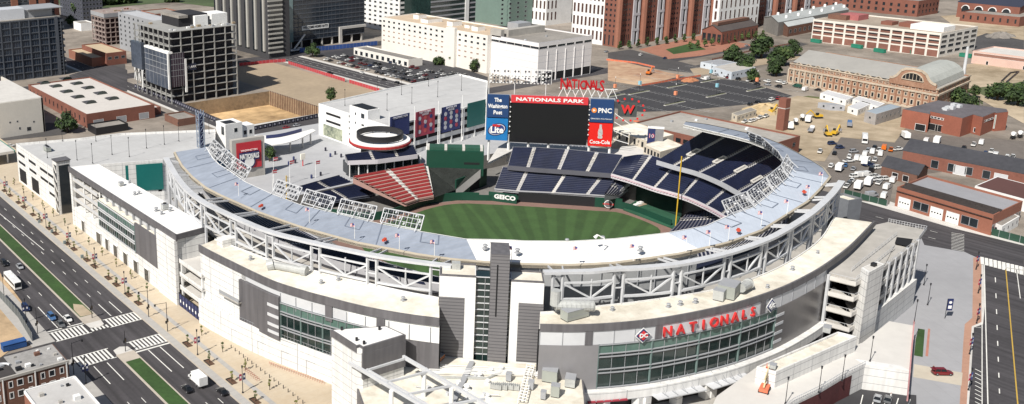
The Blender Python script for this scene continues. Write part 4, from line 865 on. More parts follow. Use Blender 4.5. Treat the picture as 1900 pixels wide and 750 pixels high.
def turf_pattern(m):
    n = m.node_tree.nodes; l = m.node_tree.links; b = n["Principled BSDF"]; g = n.new("ShaderNodeNewGeometry")
    sep = n.new("ShaderNodeVectorMath"); sep.operation = 'SUBTRACT'; sep.inputs[1].default_value = (236,208,0); l.new(g.outputs["Position"], sep.inputs[0])
    sx = n.new("ShaderNodeSeparateXYZ"); l.new(sep.outputs[0], sx.inputs[0]); at = n.new("ShaderNodeMath"); at.operation = 'ARCTAN2'; l.new(sx.outputs[1], at.inputs[0]); l.new(sx.outputs[0], at.inputs[1])
    mu = n.new("ShaderNodeMath"); mu.operation = 'MULTIPLY'; mu.inputs[1].default_value = 74; l.new(at.outputs[0], mu.inputs[0]); si = n.new("ShaderNodeMath"); si.operation = 'SINE'; l.new(mu.outputs[0], si.inputs[0])
    # second set crossing in left field
    d = n.new("ShaderNodeVectorMath"); d.operation = 'DOT_PRODUCT'; d.inputs[1].default_value = (.85,-.52,0); l.new(g.outputs["Position"], d.inputs[0])
    m2 = n.new("ShaderNodeMath"); m2.operation = 'MULTIPLY'; m2.inputs[1].default_value = .75; l.new(d.outputs["Value"], m2.inputs[0]); s2 = n.new("ShaderNodeMath"); s2.operation = 'SINE'; l.new(m2.outputs[0], s2.inputs[0])
    sel = n.new("ShaderNodeMath"); sel.operation = 'GREATER_THAN'; sel.inputs[1].default_value = 1.12; l.new(at.outputs[0], sel.inputs[0])
    mxs = n.new("ShaderNodeMix"); l.new(sel.outputs[0], mxs.inputs[0]); l.new(si.outputs[0], mxs.inputs[2]); l.new(s2.outputs[0], mxs.inputs[3])
    mr = n.new("ShaderNodeMapRange"); mr.inputs[1].default_value = -.35; mr.inputs[2].default_value = .35; mr.inputs[3].default_value = .88; mr.inputs[4].default_value = 1.15; l.new(mxs.outputs[0], mr.inputs[0])
    src = b.inputs["Base Color"].links[0].from_socket; vm = n.new("ShaderNodeVectorMath"); vm.operation = 'SCALE'; l.new(src, vm.inputs[0]); l.new(mr.outputs[0], vm.inputs["Scale"]); l.new(vm.outputs[0], b.inputs["Base Color"])
turf_pattern(gm)
gw = smooth([(236,309,0),(240,306.5,0),(269,310.5,0),(282,308,0),(291,300.5,0),(299,293,0),(322,268.5,0),(328.5,260,0),(326.5,241,0),(318,233,0)], 40)
sheet("outfield_turf", xy(gw)+[(296,222),(262,206),(242,200),(228,206),(220,220),(215,250),(214,285),(222,306)], gm, z=-6.95)
inf = [(237.5,213.6)]
sheet("infield_dirt", [(236,211),(262,217),(272,236),(262,252),(243,256),(232,246),(229,226)], MATS["crushed_brick_track"], z=-6.92)
sheet("infield_turf", [(238,217),(258,222),(252,243),(233,238)], gm, z=-6.89)
# ---- outfield wall ------------------------------------------------
ow = thing("outfield_wall", "green padded outfield wall curving behind the brown warning track", "wall", (295,304,-7))
wp = smooth(wallpath[:9], 90)
def wseg(f0, f1, h, m, nm="wall_panel", lab=None, off=0):
    i0, i1 = int(f0*89), int(f1*89); p = wp[i0:i1+1]; s = MB(); s.strip(xy(offset(p, .35+off)), xy(offset(p, -.1)), -7, -7+h); return s.build(nm, m, ow, lab)
L_ = [0]; [L_.append(L_[-1]+(wp[i+1]-wp[i]).length) for i in range(89)]
def fr(pt): q = Vector((pt[0],pt[1],0)); return min(range(90), key=lambda i: (Vector((wp[i].x,wp[i].y,0))-q).length)/89
f1, f2, f3, f4 = fr((292,306)), fr(G(958,378,-7)), fr(G(1104,385,-7)), fr(G(1155,389,-7))
wseg(0, f1, 3.6, GREENP); wseg(f1, f2, 2.6, GREENP); wseg(f2, f3, 4.3, BLK, "scoreboard_strip"); wseg(f3, f4, 4.3, GREENP); wseg(f4, 1, 3.0, GREENP)
pl = Plane(G(912,372,-7), G(958,378,-7)); s_ = pl.panel("green_sign", pl.at(907,372)[0], -7, pl.at(959,378)[0], -2.9, GREENP, ow, off=.7, d=.5)
pl.text("GEICO", (pl.at(919,364)[0]+pl.at(956,368)[0])/2, -4.7, 2.6, PAINT, ow, off=.75, bold=.12, width=9.4)
pl = Plane(G(1106,385,-7), G(1153,389,-7)); a_, z_ = pl.at(1129,376); s = MB(); c = pl.P(a_, -4.8, .8); s.tube(c, c+pl.n*.1, 1.75, n=24); s.build("round_logo", PAINT, ow); s = MB(); s.tube(c+pl.n*.1, c+pl.n*.16, 1.45, n=24); s.build("round_logo", mat("logo_grey", (.15,.15,.16)), ow); pl.text("NATIONALS", a_, -4.8, .8, RED, ow, off=1.0, bold=.03)
# foul poles
def foul_pole(base, top_h, lab):
    t = thing("foul_pole", lab, "foul pole", tuple(base)); s = MB(); s.tube(base, base+Vector((0,0,top_h)), .22, n=8); s.build("pole", mat("foul_yellow", (.65,.42,.03)), t)
    s = MB(); b2 = base+Vector((.9,.5,9)); s.beam(base+Vector((1.2,.6,8)), base+Vector((1.2,.6,top_h-.5)), .12)
    for k in range(14): z = 8+(top_h-9)*k/13; s.beam(base+Vector((0,0,z)), base+Vector((1.2,.6,z)), .08)
    s.build("wing_screen", MATS["foul_yellow"], t)
foul_pole(G(1253,424,-7), roof_height((1253,424),(1266,290),-7)+7, "tall yellow foul pole rising in front of the right field seats")
lp_ = OPX(531,326,200); foul_pole(Vector((lp_.x, lp_.y, -7)), lp_.z+7, "yellow foul pole tip showing above the left field canopy edge")
# ---- seating banks -----------------------------------------------
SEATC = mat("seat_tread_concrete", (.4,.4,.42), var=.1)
def bank(lab, front, back, zf, zb, rows, aisles, seatm=NAVY, n=60, group="ballpark seating stands", gap=.75, seat_frac=.54, pxmode=True, sections=True, fascia=None, fh=1.1, treadm=None, smoothed=True, vom=None, bunting=None):
    """stepped stand between a front and a back edge; rows of seats broken by stair aisles at the given fractions"""
    f_ = GP(front, zf) if pxmode else [Vector((*p, zf)) for p in front]; b_ = GP(back, zb) if pxmode else [Vector((*p, zb)) for p in back]
    Fp, Bp = (smooth(f_, n), smooth(b_, n)) if smoothed else (resample(f_, n), resample(b_, n))
    t = thing("seating_stand", lab, "seating stand", tuple(Fp[n//2]), group=group)
    tr = MB(); rise = (zb-zf)/rows
    secs = [0]+sorted(aisles)+[1]; Ltot = sum((Fp[i+1]-Fp[i]).length for i in range(n-1)); g = gap/Ltot
    seats = [MB() for _ in secs[:-1]]
    stairs = [MB() for _ in aisles]
    def P(i, fi):     # i fraction along, fi fraction front->back
        k = i*(n-1); j = min(int(k), n-2); r = k-j; a = Fp[j].lerp(Fp[j+1], r); b = Bp[j].lerp(Bp[j+1], r); p = a.lerp(b, fi); return Vector((p.x, p.y, 0))
    m = max(8, n//2)
    for r in range(rows):
        z = zf+rise*(r+1) if rows > 1 else zf; fa, fb = r/rows, (r+1)/rows
        xs = [k/m for k in range(m+1)]
        A = [P(x, fa)+Vector((0,0,z)) for x in xs]; Bq = [P(x, fb)+Vector((0,0,z)) for x in xs]; A0 = [p-Vector((0,0,rise)) for p in A]
        tr.loft(A0, A); tr.loft(A, Bq)
        for si, (s0, s1) in enumerate(zip(secs, secs[1:])):
            q0, q1 = s0+(g if s0 > 0 else g*.3), s1-(g if s1 < 1 else g*.3); mm = max(2, int(m*(q1-q0))+1); ys = [q0+(q1-q0)*k/mm for k in range(mm+1)]
            h = .82; f0 = fa+(fb-fa)*(1-seat_frac); f1_ = fa+(fb-fa)*.98
            a0 = [P(y, f0)+Vector((0,0,z+.02)) for y in ys]; a1 = [P(y, f0)+Vector((0,0,z+.42)) for y in ys]; m1 = [P(y, lerp(f0,f1_,.55))+Vector((0,0,z+.45)) for y in ys]; m2 = [P(y, lerp(f0,f1_,.75))+Vector((0,0,z+h)) for y in ys]; b1 = [P(y, lerp(f0,f1_,.95))+Vector((0,0,z+h)) for y in ys]; b0 = [P(y, f1_)+Vector((0,0,z+.02)) for y in ys]
            sm = seats[si]; sm.loft(a0, a1); sm.loft(a1, m1); sm.loft(m1, m2); sm.loft(m2, b1); sm.loft(b1, b0)
        for ai, a in enumerate(sorted(aisles)):
            p0, p1 = P(a-g, fa), P(a+g, fa); p2, p3 = P(a+g, fb), P(a-g, fb); mid0, mid1, = (p0+p3)/2, (p1+p2)/2
            stairs[ai].face([p0+Vector((0,0,z+.06)), p1+Vector((0,0,z+.06)), p2+Vector((0,0,z+.06)), p3+Vector((0,0,z+.06))])
            stairs[ai].face([p0+Vector((0,0,z-rise+.06)), p1+Vector((0,0,z-rise+.06)), p1+Vector((0,0,z+.06)), p0+Vector((0,0,z+.06))])
            c0, c1 = (p0+p1)/2, (p2+p3)/2; stairs[ai].beam(c0+Vector((0,0,z+.9)), c1+Vector((0,0,z+.9+rise*.5)), .07)
    # back wall and underside
    xs = [k/m for k in range(m+1)]
    Bt = [P(x,1)+Vector((0,0,zb+.9)) for x in xs]; Bb = [P(x,1)+Vector((0,0,zb-2.5)) for x in xs]; Ff = [P(x,0)+Vector((0,0,zf-.6)) for x in xs]
    tr.loft(Bb, Bt); tr.loft(Bb, Ff)
    for e in (0, 1): tr.face([P(e,0)+Vector((0,0,zf-.6)), P(e,0)+Vector((0,0,zf)), P(e,1)+Vector((0,0,zb)), P(e,1)+Vector((0,0,zb-2.5))])
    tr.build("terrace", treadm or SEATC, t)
    for sm in seats: sm.build("seat_section", seatm, t, kind='stuff')
    for st in stairs: st.build("aisle_stair", CONC_L, t)
    if vom:
        for a in sorted(aisles):
            q = [P(a-g*1.5,vom[0]), P(a+g*1.5,vom[0]), P(a+g*1.5,vom[1]), P(a-g*1.5,vom[1])]; zz = [lerp(zf,zb,vom[0])+1.3, lerp(zf,zb,vom[0])+1.3, lerp(zf,zb,vom[1])+1.3, lerp(zf,zb,vom[1])+1.3]; Q = [p+Vector((0,0,z)) for p, z in zip(q, zz)]
            s = MB(); s.face([tuple(p) for p in Q]); vo = s.build("vomitory", CONC_D, t); s = MB()
            for k in range(4): s.beam(Q[k]+Vector((0,0,.2)), Q[(k+1)%4]+Vector((0,0,.2)), .35, .5)
            s.build("vomitory_rail", CONC_L, vo)
    if bunting:
        s = MB()
        for k in range(46):
            c = P((k+.5)/46, 0); c2 = P((k+.6)/46, 0); d = (c2-c).normalized(); nn = Vector((d.y,-d.x,0)); nn = nn if nn.dot(-c) > 0 else -nn; r = Ltot/46*.5; c = c+nn*.35+Vector((0,0,zf+.4))
            s.face([c+d*(r*math.cos(math.pi*i/6))-Vector((0,0,r*math.sin(math.pi*i/6))) for i in range(7)])
        s.build("bunting", bunting, t, kind="stuff")
    if fascia:
        s = MB(); A = [P(x,0) for x in xs]; s.strip(xy(offset(A, .25)), xy(offset(A, -.05)), zf-fh, zf+.9); s.build("fascia", fascia, t)
    return t, P
FW = mat("fascia_grey", (.42,.43,.46), var=.1)
bank("right field upper deck of navy seats under the pale canopy", [(1218,301),(1255,312),(1292,322),(1331,338),(1359,353),(1387,370),(1410,392)], [(1302,248),(1332,254),(1359,260),(1404,274),(1437,292),(1462,315),(1478,345)], 13, 28, 26, [.13,.31,.5,.69,.86], fascia=FW, gap=.7, vom=(.3,.5))
bank("long middle tier of navy seats below the right field upper deck", [(1134,326),(1175,338),(1216,352),(1272,368),(1320,390),(1352,409)], [(1156,294.6),(1195,290),(1235,300),(1290,322),(1345,345),(1395,378)], 5, 10.5, 13, [.17,.35,.55,.76,.92], fascia=mat("white_fascia", (.6,.57,.6), var=.1), gap=.65, bunting=mat("bunting_pink", (.6,.42,.47), var=.3, scale=3))
bank("raised bank of navy seats directly below the big scoreboard", [(941.6,311),(1000,316),(1060,320),(1134,326)], [(951,276),(1000,277),(1060,281),(1155,291)], 4.6, 11, 13, [.2,.5,.77], fascia=mat("dark_fascia", (.1,.1,.12), var=.1), gap=.8, smoothed=False)
bank("lower bank of navy seats above the black outfield scoreboard strip", [(917,352),(960,356),(1030,359),(1096,363),(1140,366)], [(932,313),(980,316),(1040,320),(1110,324),(1175,330)], -2.6, 3, 12, [.2,.5,.78], gap=.8, smoothed=False)
bank("field level navy seats beside the right field foul line", [(1242,433),(1256,418),(1268,404),(1284,386)], [(1375,428),(1378,412),(1372,396),(1352,378)], -5.6, 4, 18, [.45], gap=.8, treadm=mat("dark_grey_tread", (.12,.12,.15), var=.1))  # darker grey treads than the default
bank("small wedge of navy seats at the end of the lower scoreboard bank", [(1148,365),(1168,352),(1178,346)], [(1122,362),(1140,338),(1150,333)], -2.6, 1.5, 6, [.5], n=12)
bank("red seats above the left field wall in two blocks", [(752,381),(778,372),(805,367)], [(655,330),(720,318),(787,306)], -3, 5, 10, [.48], seatm=SEATR, smoothed=False, treadm=mat("pink_tread", (.36,.22,.19), var=.1), gap=.7, seat_frac=.5)
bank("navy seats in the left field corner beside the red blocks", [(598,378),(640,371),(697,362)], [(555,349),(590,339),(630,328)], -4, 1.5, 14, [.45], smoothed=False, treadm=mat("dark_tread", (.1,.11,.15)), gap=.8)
# main bowl seats below the canopy (seen through the trusses and the gap between canopy and ring beam)
inner = [(205,318),(203,290),(203,262),(206,236),(214,208),(232,186),(262,186),(296,200),(322,222)]
low_b = [(182,320),(178,290),(178,260),(184,228),(197,198),(224,168),(268,164),(306,178),(330,196)]
bank("lower bowl of navy seats curving round behind home plate", inner, low_b, -6, 3, 18, [.12,.24,.36,.48,.6,.72,.86], pxmode=False, n=70, group="ballpark seating stands")
up_f = [(186,318),(181,292),(180,262),(186,232),(198,206),(222,184),(262,180),(292,186),(312,198)]
up_b = [(162,318),(157,292),(155,262),(161,228),(176,196),(208,169),(258,164),(292,169),(318,184)]
bank("upper bowl of navy seats beneath the left and home plate canopy", up_f, up_b, 11, 19.5, 14, [.12,.24,.36,.48,.6,.72,.86], pxmode=False, n=70, fascia=FW)
# concourse slabs behind the bowl
ring_in = resample([Vector((*p,0)) for p in up_b], 40); 
s = MB(); s.strip(xy(offset(ring_in, -14)), xy(ring_in), 10.0, 10.6); s.build("concourse_floor", CONC, kind="structure")
s = MB(); s.strip(xy(offset(ring_in, -12)), xy(ring_in), 17.0, 17.6); s.build("concourse_floor", CONC, kind="structure")
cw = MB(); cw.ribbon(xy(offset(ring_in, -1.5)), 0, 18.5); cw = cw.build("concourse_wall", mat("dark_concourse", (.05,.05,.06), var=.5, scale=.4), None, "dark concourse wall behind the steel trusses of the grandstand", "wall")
# ---- canopy --------------------------------------------------------
ci = GP([(383,273),(389,283),(396,294),(408,306),(425,316),(456,338),(502,359),(560,381),(628,397),(704,415),(783,430),(864,443.5),(940,445),(974,447),(1060,447.5),(1140,443),(1239,432),(1309,419),(1351,400),(1398,384),(1432,356),(1460,330),(1468,315),(1456,303),(1446,291),(1424,274),(1393,262),(1359,253),(1310,242),(1268,232)], ZC1)
co = GP([(322,283),(325,290),(336,309),(355,330),(380,350),(408,364),(478,395),(560,424),(661,452),(725,464),(775,474),(839,483),(911,489),(974,492),(1060,494),(1140,490),(1207,481),(1265,472),(1351,452),(1415,429),(1457,402),(1501,375),(1524,352),(1543,329),(1530,312),(1512,301),(1483,285),(1451,268),(1419,255),(1362,241),(1314,231),(1272,226)], ZC0)
NC = 220
CO = resample(co, NC)
def nearest_frac(path, pt): return min(range(len(path)), key=lambda i: (path[i]-pt).length)
CI = []
cir = resample(ci, 900); last = 0
for i, p in enumerate(CO):      # pair each outer point with an inner one, never going backwards
    w0 = int(i/(NC-1)*899); j = min(range(max(last, w0-90), min(899, max(w0, last)+90)+1), key=lambda k: (cir[k]-p).length+abs(k-w0)*.12); last = j; CI.append(cir[j])
cir2 = resample(CI, NC) if False else CI
cn = thing("grandstand_canopy", "long curved pale blue grandstand canopy with a bright white stretch over the press box", "canopy", tuple(CO[NC//2]))
def jx(px): return min(range(NC), key=lambda i: abs(W2(CI[i])[0]-px)+(0 if W2(CI[i])[1] > 400 else 400))
j1, j2 = jx(866), jx(1240)
jE = min(range(NC), key=lambda i: abs(W2(CO[i])[0]-1540)+abs(W2(CO[i])[1]-330))
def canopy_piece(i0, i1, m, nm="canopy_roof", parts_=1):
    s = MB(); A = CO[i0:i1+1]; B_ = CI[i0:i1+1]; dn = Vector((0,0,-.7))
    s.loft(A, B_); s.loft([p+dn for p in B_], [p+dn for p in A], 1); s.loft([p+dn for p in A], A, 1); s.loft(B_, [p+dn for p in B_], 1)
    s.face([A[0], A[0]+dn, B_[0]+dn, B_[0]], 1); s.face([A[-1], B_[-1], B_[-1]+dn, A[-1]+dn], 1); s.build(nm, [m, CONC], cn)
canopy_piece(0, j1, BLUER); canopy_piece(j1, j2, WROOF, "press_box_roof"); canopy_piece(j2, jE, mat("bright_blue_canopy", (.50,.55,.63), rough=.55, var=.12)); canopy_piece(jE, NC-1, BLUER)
stripes(MATS["bright_blue_canopy"], (.7,-.7,0), 1.5, .1, (.45,.5,.58))
s = MB(); A = [p+Vector((0,0,.12)) for p in CO]; B_ = [p.lerp(q, .06)+Vector((0,0,.22)) for p, q in zip(CO, CI)]; s.loft(A, B_); s.loft([p-Vector((0,0,.9)) for p in A], A); s.build("gutter", mat("beige_gutter", (.42,.37,.29), var=.15), cn)
s = MB(); A = [p+Vector((0,0,.1)) for p in CI]; B_ = [q.lerp(p, .03)+Vector((0,0,.16)) for p, q in zip(CO, CI)]; s.loft(B_, A); s.loft(A, [p-Vector((0,0,1.0)) for p in A]); s.build("front_edge_trim", PAINT, cn)
# sunken panels (dark seams) on the canopy
def onc(i, f, dz=.1): return CO[i].lerp(CI[i], f)+Vector((0,0,dz))
s = MB()
SE_ = mat("canopy_seam", (.17,.2,.26))
k = 6
while k < NC-6:
    if not (j1-3 < k < j2+3):
        w_ = 3
        for a, b in (((k,.95),(k,.55)),((k,.55),(k+w_,.55)),((k+w_,.55),(k+w_,.95))) if (k//7) % 2 == 0 else (((k,.98),(k,.1)),): 
            if b[0] < NC: s.beam(onc(a[0],a[1]), onc(b[0],b[1]), .3, .08)
    k += 7
s.build("roof_seams", SE_, cn)
s = MB()
for k in list(range(j1+4, j2-3, 7)): s.beam(onc(k,.1), onc(k,.95), .12, .05)
s.build("roof_seams", CONC_L, cn)
# press box block under the white roof
s = MB(); mid0 = [p.lerp(q, .08) for p, q in zip(CO, CI)][j1:j2+1]; mid1 = [p.lerp(q, .9) for p, q in zip(CO, CI)][j1:j2+1]
s.strip(xy(mid0), xy(mid1), 17.7, ZC0-.8); pb = s.build("press_box", mat("silver_panel", (.36,.37,.38), rough=.45, var=.08), cn)
mmp = [p.lerp(q, .04) for p, q in zip(CO, CI)][j1:j2+1]
for z0_, z1_ in ((25.8,26.05),(30,30.2)): s = MB(); s.strip(xy(mmp), xy(mid0), z0_, z1_); s.build("panel_joint", STEEL_G, pb)
for k in range(0, len(mid0), 3): s = MB(); p = mmp[k]; s.box(p.x-.1, p.y-.1, 18, p.x+.1, p.y+.1, 32.5); s.build("panel_joint", STEEL_G, pb)
# ---- ring beam, column pairs and trusses ------------------------------
hp = GP([(308,292),(325,322),(345,348),(372,370),(400,385),(450,408),(500,428),(557,443),(620,457),(700,473),(760,482),(838,492),(925,499),(1009,503),(1060,502),(1100,501),(1140,497),(1200,494),(1270,486),(1353,467),(1420,444),(1463,422),(1507,393),(1542,361),(1562,335)], ZH)
rb = thing("steel_ring_truss", "curved white steel ring beam and V braced trusses round the outside of the grandstand", "steel structure", tuple(hp[12]))
def ring(hpts, N, nb):
    HP = smooth(hpts, N)
    s = MB(); a_, b_ = offset(HP, 1.0), offset(HP, -1.0); s.strip(xy(a_), xy(b_), ZH-.7, ZH); s.build("ring_beam", STEEL, rb)
    idx = [int(3+(N-7)*k/nb) for k in range(nb+1)]
    for i in idx:
        for di in (-1, 1):
            p = HP[max(0, min(N-1, i+di))]; s = MB(); s.box(p.x-.32, p.y-.32, 10, p.x+.32, p.y+.32, ZH-.7); s.build("column", STEEL, rb)
            c = min(CO, key=lambda r: (r-p).length); s = MB(); s.beam(p+Vector((0,0,-.2)), c+Vector((0,0,-.2)), .35, .5); s.build("bracket", STEEL, rb)
        q0, q1 = HP[max(0,i-1)], HP[min(N-1,i+1)]
        for zz in (31.4, 27.6): s = MB(); s.beam((q0.x,q0.y,zz), (q1.x,q1.y,zz), .3); s.build("tie", STEEL, rb)
    for i, j in zip(idx, idx[1:]):
        zt, zb_ = 29.8, 25.2; P = HP[i+1:j]
        if len(P) < 3: continue
        for zz, w_ in ((zt, .45), (zb_, .6)): s = MB(); s.strip(xy(offset(P, w_/2)), xy(offset(P, -w_/2)), zz-w_/2, zz+w_/2); s.build("chord", STEEL, rb)
        m_ = P[len(P)//2]; s = MB(); s.beam((m_.x,m_.y,zb_), (m_.x,m_.y,zt+.8), .3); s.build("post", STEEL, rb)
        for e in (P[0], P[-1]): s = MB(); s.beam((e.x,e.y,zt-.1), (m_.x,m_.y,zb_+.2), .42); s.build("diagonal", STEEL, rb)
ring(hp[:12], 108, 8); ring(hp[13:], 114, 8)
# rear stand rails below truss on the canopy (dark louvres at the press box end)
# ---- floodlight racks on the canopy's front edge --------------------
LAMPM = mat("lamp_housing", (.07,.075,.09), rough=.4, var=.3, scale=3)
def rack(pa, pb, h, lean, lab, z=ZC1, cols=8, rws=3):
    A, B_ = G(*pa, z), G(*pb, z); u = (B_-A).normalized(); n = Vector((u.y,-u.x,0)); cen = Vector((258,248,z))
    if n.dot(cen-A) < 0: n = -n
    W_ = (B_-A).length; t = thing("floodlight_rack", lab, "floodlights", tuple(A), group="floodlight racks on the canopy edge"); up = (n*lean+Vector((0,0,h))); 
    s = MB()
    for a, b in ((A,B_),(A+up,B_+up),(A,A+up),(B_,B_+up)): s.beam(a+Vector((0,0,.3)), b+Vector((0,0,.3)), .26)
    for k in range(1, rws): s.beam(A+up*(k/rws)+Vector((0,0,.3)), B_+up*(k/rws)+Vector((0,0,.3)), .14)
    for k in range(1, cols): s.beam(A+u*(W_*k/cols)+Vector((0,0,.3)), A+u*(W_*k/cols)+up+Vector((0,0,.3)), .12)
    s.build("frame", STEEL, t)
    s = MB()
    for k in (.08, .5, .92): s.beam(A+u*(W_*k)-n*1.6+Vector((0,0,.1)), A+u*(W_*k)+up*.8, .2)
    s.build("strut", STEEL, t)
    for r in range(rws):
        for c in range(cols):
            if len(t.children) > 34: break
            p = A+u*(W_*(c+.5)/cols)+up*((r+.5)/rws)+Vector((0,0,.3)); s = MB(); s.tube(p-n*.15, p+n*.45, .22, .4, n=8); s.build("floodlamp", LAMPM if (r+c) % 4 else STEEL, t)
RK = [((386,278),(408,300),"upper left most of the racks, beside the GEICO sign"),((407,297),(426,315),"second rack from the upper left end"),((427,316),(455,335),"third rack, in front of the red team banner"),
 ((506,358),(551,374),"rack directly left of the navy left field seats"),((560,377),(614,393),"rack at the middle of the four left field racks"),((626,396),(692,411),"rack third of the four in front of left field"),((706,414),(780,429),"rack nearest the press box on the left side"),
 ((1351,401),(1396,383),"rack at the right field end nearest the press box"),((1399,382),(1433,355),"second rack on the right field curve"),((1435,354),(1461,331),"third rack on the right field curve"),((1462,329),(1472,309),"short rack at the far bend of the right field canopy"),((1455,303),(1424,275),"rack on the shaded far side of the right field canopy"),((1420,272),(1394,262),"rack near the far end of the right field canopy")]
for pa, pb, lab in RK: rack(pa, pb, 3.7, 2.3, "white framed floodlight "+lab)
# ---- small things on the canopy: flags and hatches -------------------
FL = [mat("flag_blue", (.08,.1,.3)), mat("flag_red", (.5,.06,.08)), PAINT]
def flag(px, py, lab, z=ZC1-.6, h=4.6):
    p = G(px, py, z); t = thing("flag_pole", lab, "flag", tuple(p), group="flags on the grandstand canopy"); s = MB(); s.tube(p, p+Vector((0,0,h)), .09, .05, n=6); s.build("pole", PAINT, t)
    s = MB(); u = Vector((-.6,.45,0)); w_, hh = 1.6, 1.0
    pts = [[p+u*(w_*i/6)+Vector((0,0,h-.05-hh*j/7-.12*math.sin(i*1.3)))+Vector((.1,.15,0))*math.sin(i*1.1) for i in range(7)] for j in range(8)]
    for j in range(7):
        for i in range(6): s.face([pts[j][i], pts[j+1][i], pts[j+1][i+1], pts[j][i+1]], 0 if (i < 3 and j < 4) else (1 if j % 2 == 0 else 2))
    s.build("flag_cloth", FL, t)
FLG = [(443,364,"left of the first orange hatch"),(574,413,"above the second light rack from left"),(658,443,"mid left canopy"),(741,463,"at the white seam left of the press box"),(806,475,"closest to the press box on the left canopy"),(1070,488,"on the white press box roof"),(949,487,"on the white roof behind the tall dark tower"),(1175,484,"near the right end of the white roof"),(1272,467,"first on the right canopy beside the white roof"),(1316,457,"second on the right canopy beside the blue mat"),(1351,447,"third on the right canopy"),(1412,420,"fourth on the right canopy"),(1460,398,"fifth on the right canopy"),(1500,370,"sixth on the right canopy"),(1524,345,"last at the far right bend of the canopy")]
for x, y, l_ in FLG: flag(x, y, "small American flag on a white pole, "+l_)
for x, y in ((484,383),(713,446),(1370,428),(1492,357)):
    p = G(x, y, ZC1-.6); s = MB(); s.box(-1.1,-.35,0,1.1,.35,.45); s.box(-.3,-.7,0,.4,.6,.3); o = s.build("orange_bag", mat("orange_red", (.55,.07,.03))); o.location = p; o.rotation_euler = (0,0,.6)
    tag(o, "small orange red bundle lying on the pale canopy", "bundle", "orange bundles on the canopy")
def roof_bits(name, lab, cat, pts, z, m, size=1.0, group=None):
    for x, y in pts:
        p = G(x, y, z); s = MB(); a = size*random.uniform(.7,1.2); s.tube((0,0,0), (0,0,a*.8), a*.35, n=8); s.tube((0,0,a*.8), (0,0,a*1.1), a*.6, a*.45, n=8); s.box(-a*.5,-a*.5,0,a*.5,a*.5,a*.25)
        o = s.build(name, m); o.location = p; tag(o, lab, cat, group)
roof_bits("roof_vent", "small grey vent on the white press box roof", "vent", [(1052,450),(1118,446),(1188,466),(900,462),(960,470)], ZC1-.5, STEEL_G, 1.2, "vents on the white roof")
s = MB(); p0, p1 = G(1108,441,ZC1), G(1120,462,ZC1-.5); s.tube(p1, p1+Vector((0,0,3)), .15); s.tube(p1+Vector((0,0,3)), p1+Vector((-1.5,1,4)), .15); s.tube(p1+Vector((-1.5,1,4)), p1+Vector((-2.2,1.4,3.2)), .3, .5)
tag(s.build("mast_lamp", PAINT), "white goose neck mast standing on the white press box roof edge", "lamp")
# ---- curved west facade --------------------------------------------
def Fpath(px, z=ZF, n=80): return smooth(GP(px, z), n)
LF = Fpath([(368,455),(388,466),(430,487),(500,520),(560,540),(600,551),(650,564),(700,575),(760,585),(815,592)]); LI = Fpath([(398,443),(440,459),(500,481),(568,498),(655,518),(740,538),(815,552)])
RF_ = Fpath([(1003,603),(1060,604),(1120,602),(1180,597),(1235,590),(1310,576),(1380,559),(1450,535),(1500,511),(1535,490),(1580,456),(1624,411)]); RI = Fpath([(1003,579),(1060,575),(1106,568),(1200,557),(1321,538),(1398,516),(1465,485),(1522,444),(1550,401)])
def band(t, nm, path, z0, z1, m, inset=0, thick=.3, a=0, b=1, label=None):
    i0, i1 = int(a*(len(path)-1)), int(b*(len(path)-1)); P = path[i0:i1+1]; s = MB(); sgn = SGN
    s.strip(xy(offset(P, -sgn*inset)), xy(offset(P, -sgn*(inset+thick))), z0, z1); return s.build(nm, m, t, label)
def fx(path, px): return min(range(len(path)), key=lambda i: abs(W2(path[i])[0]-px))/(len(path)-1)
SILV = mat("silver_wall_panel", (.58,.59,.61), rough=.4, var=.07); PGRN = mat("pale_green_glass", (.1,.17,.145), rough=.2, var=.2, scale=.6)
def glazing(t, path, a, b, z0, z1, levels, n_post, n_mull, inset=.5):
    i0, i1 = a*(len(path)-1), b*(len(path)-1)
    g = band(t, "glass_wall", path, z0, z1, GLASSG, inset, .3, a, b)
    band(t, "spandrel_glass", path, z1-2.6, z1-.3, PGRN, inset-.08, .07, a, b)
    for z in levels: band(t, "transom", path, z, z+.2, STEEL_G, inset-.45, .4, a, b); 
    def at(f): k = f*(len(path)-1); j = min(int(k), len(path)-2); return path[j].lerp(path[j+1], k-j)
    P = offset(path, -SGN*(inset-.2))
    def at2(f): k = f*(len(path)-1); j = min(int(k), len(path)-2); return P[j].lerp(P[j+1], k-j)
    for k in range(n_post+1): p = at2(a+(b-a)*k/n_post); s = MB(); s.box(p.x-.2,p.y-.2,z0,p.x+.2,p.y+.2,z1); s.build("post", mat("glass_post", (.14,.2,.19), var=.1), t)
    for k in range(n_mull+1):
        if k % max(1, n_mull//n_post) == 0: continue
        p = at2(a+(b-a)*k/n_mull); s = MB(); s.box(p.x-.05,p.y-.05,z0,p.x+.05,p.y+.05,z1); s.build("mullion", STEEL_G, t)
SGN = 1  # left-hand side of the path direction is the inside for both facades
wf = thing("curved_facade", "curved white west facade with dark panels, green glass wall and cream roof along the avenue", "stadium building", tuple(Vector((LF[40].x, LF[40].y, 0))))
def facade_roof(t, O, I, z, par=True):
    s = MB(); n_ = len(O); s.loft([Vector((p.x,p.y,z)) for p in O], [Vector((p.x,p.y,z)) for p in I]); s.loft([Vector((p.x,p.y,z-1)) for p in I], [Vector((p.x,p.y,z-1)) for p in O]); s.build("roof", CREAM, t)
    s = MB(); s.strip(xy(I), xy(offset(I, -SGN*.3)), z-6, z+.35); s.build("inner_wall", WHITE, t)
def side_of(path): # sign so that offset(-SGN*d) moves towards the ballpark centre
    c = Vector((250,245,0)); p, q = path[len(path)//2], offset(path, 1)[len(path)//2]; return -1 if (q-c).length < (p-c).length else 1
SGN = side_of(LF)
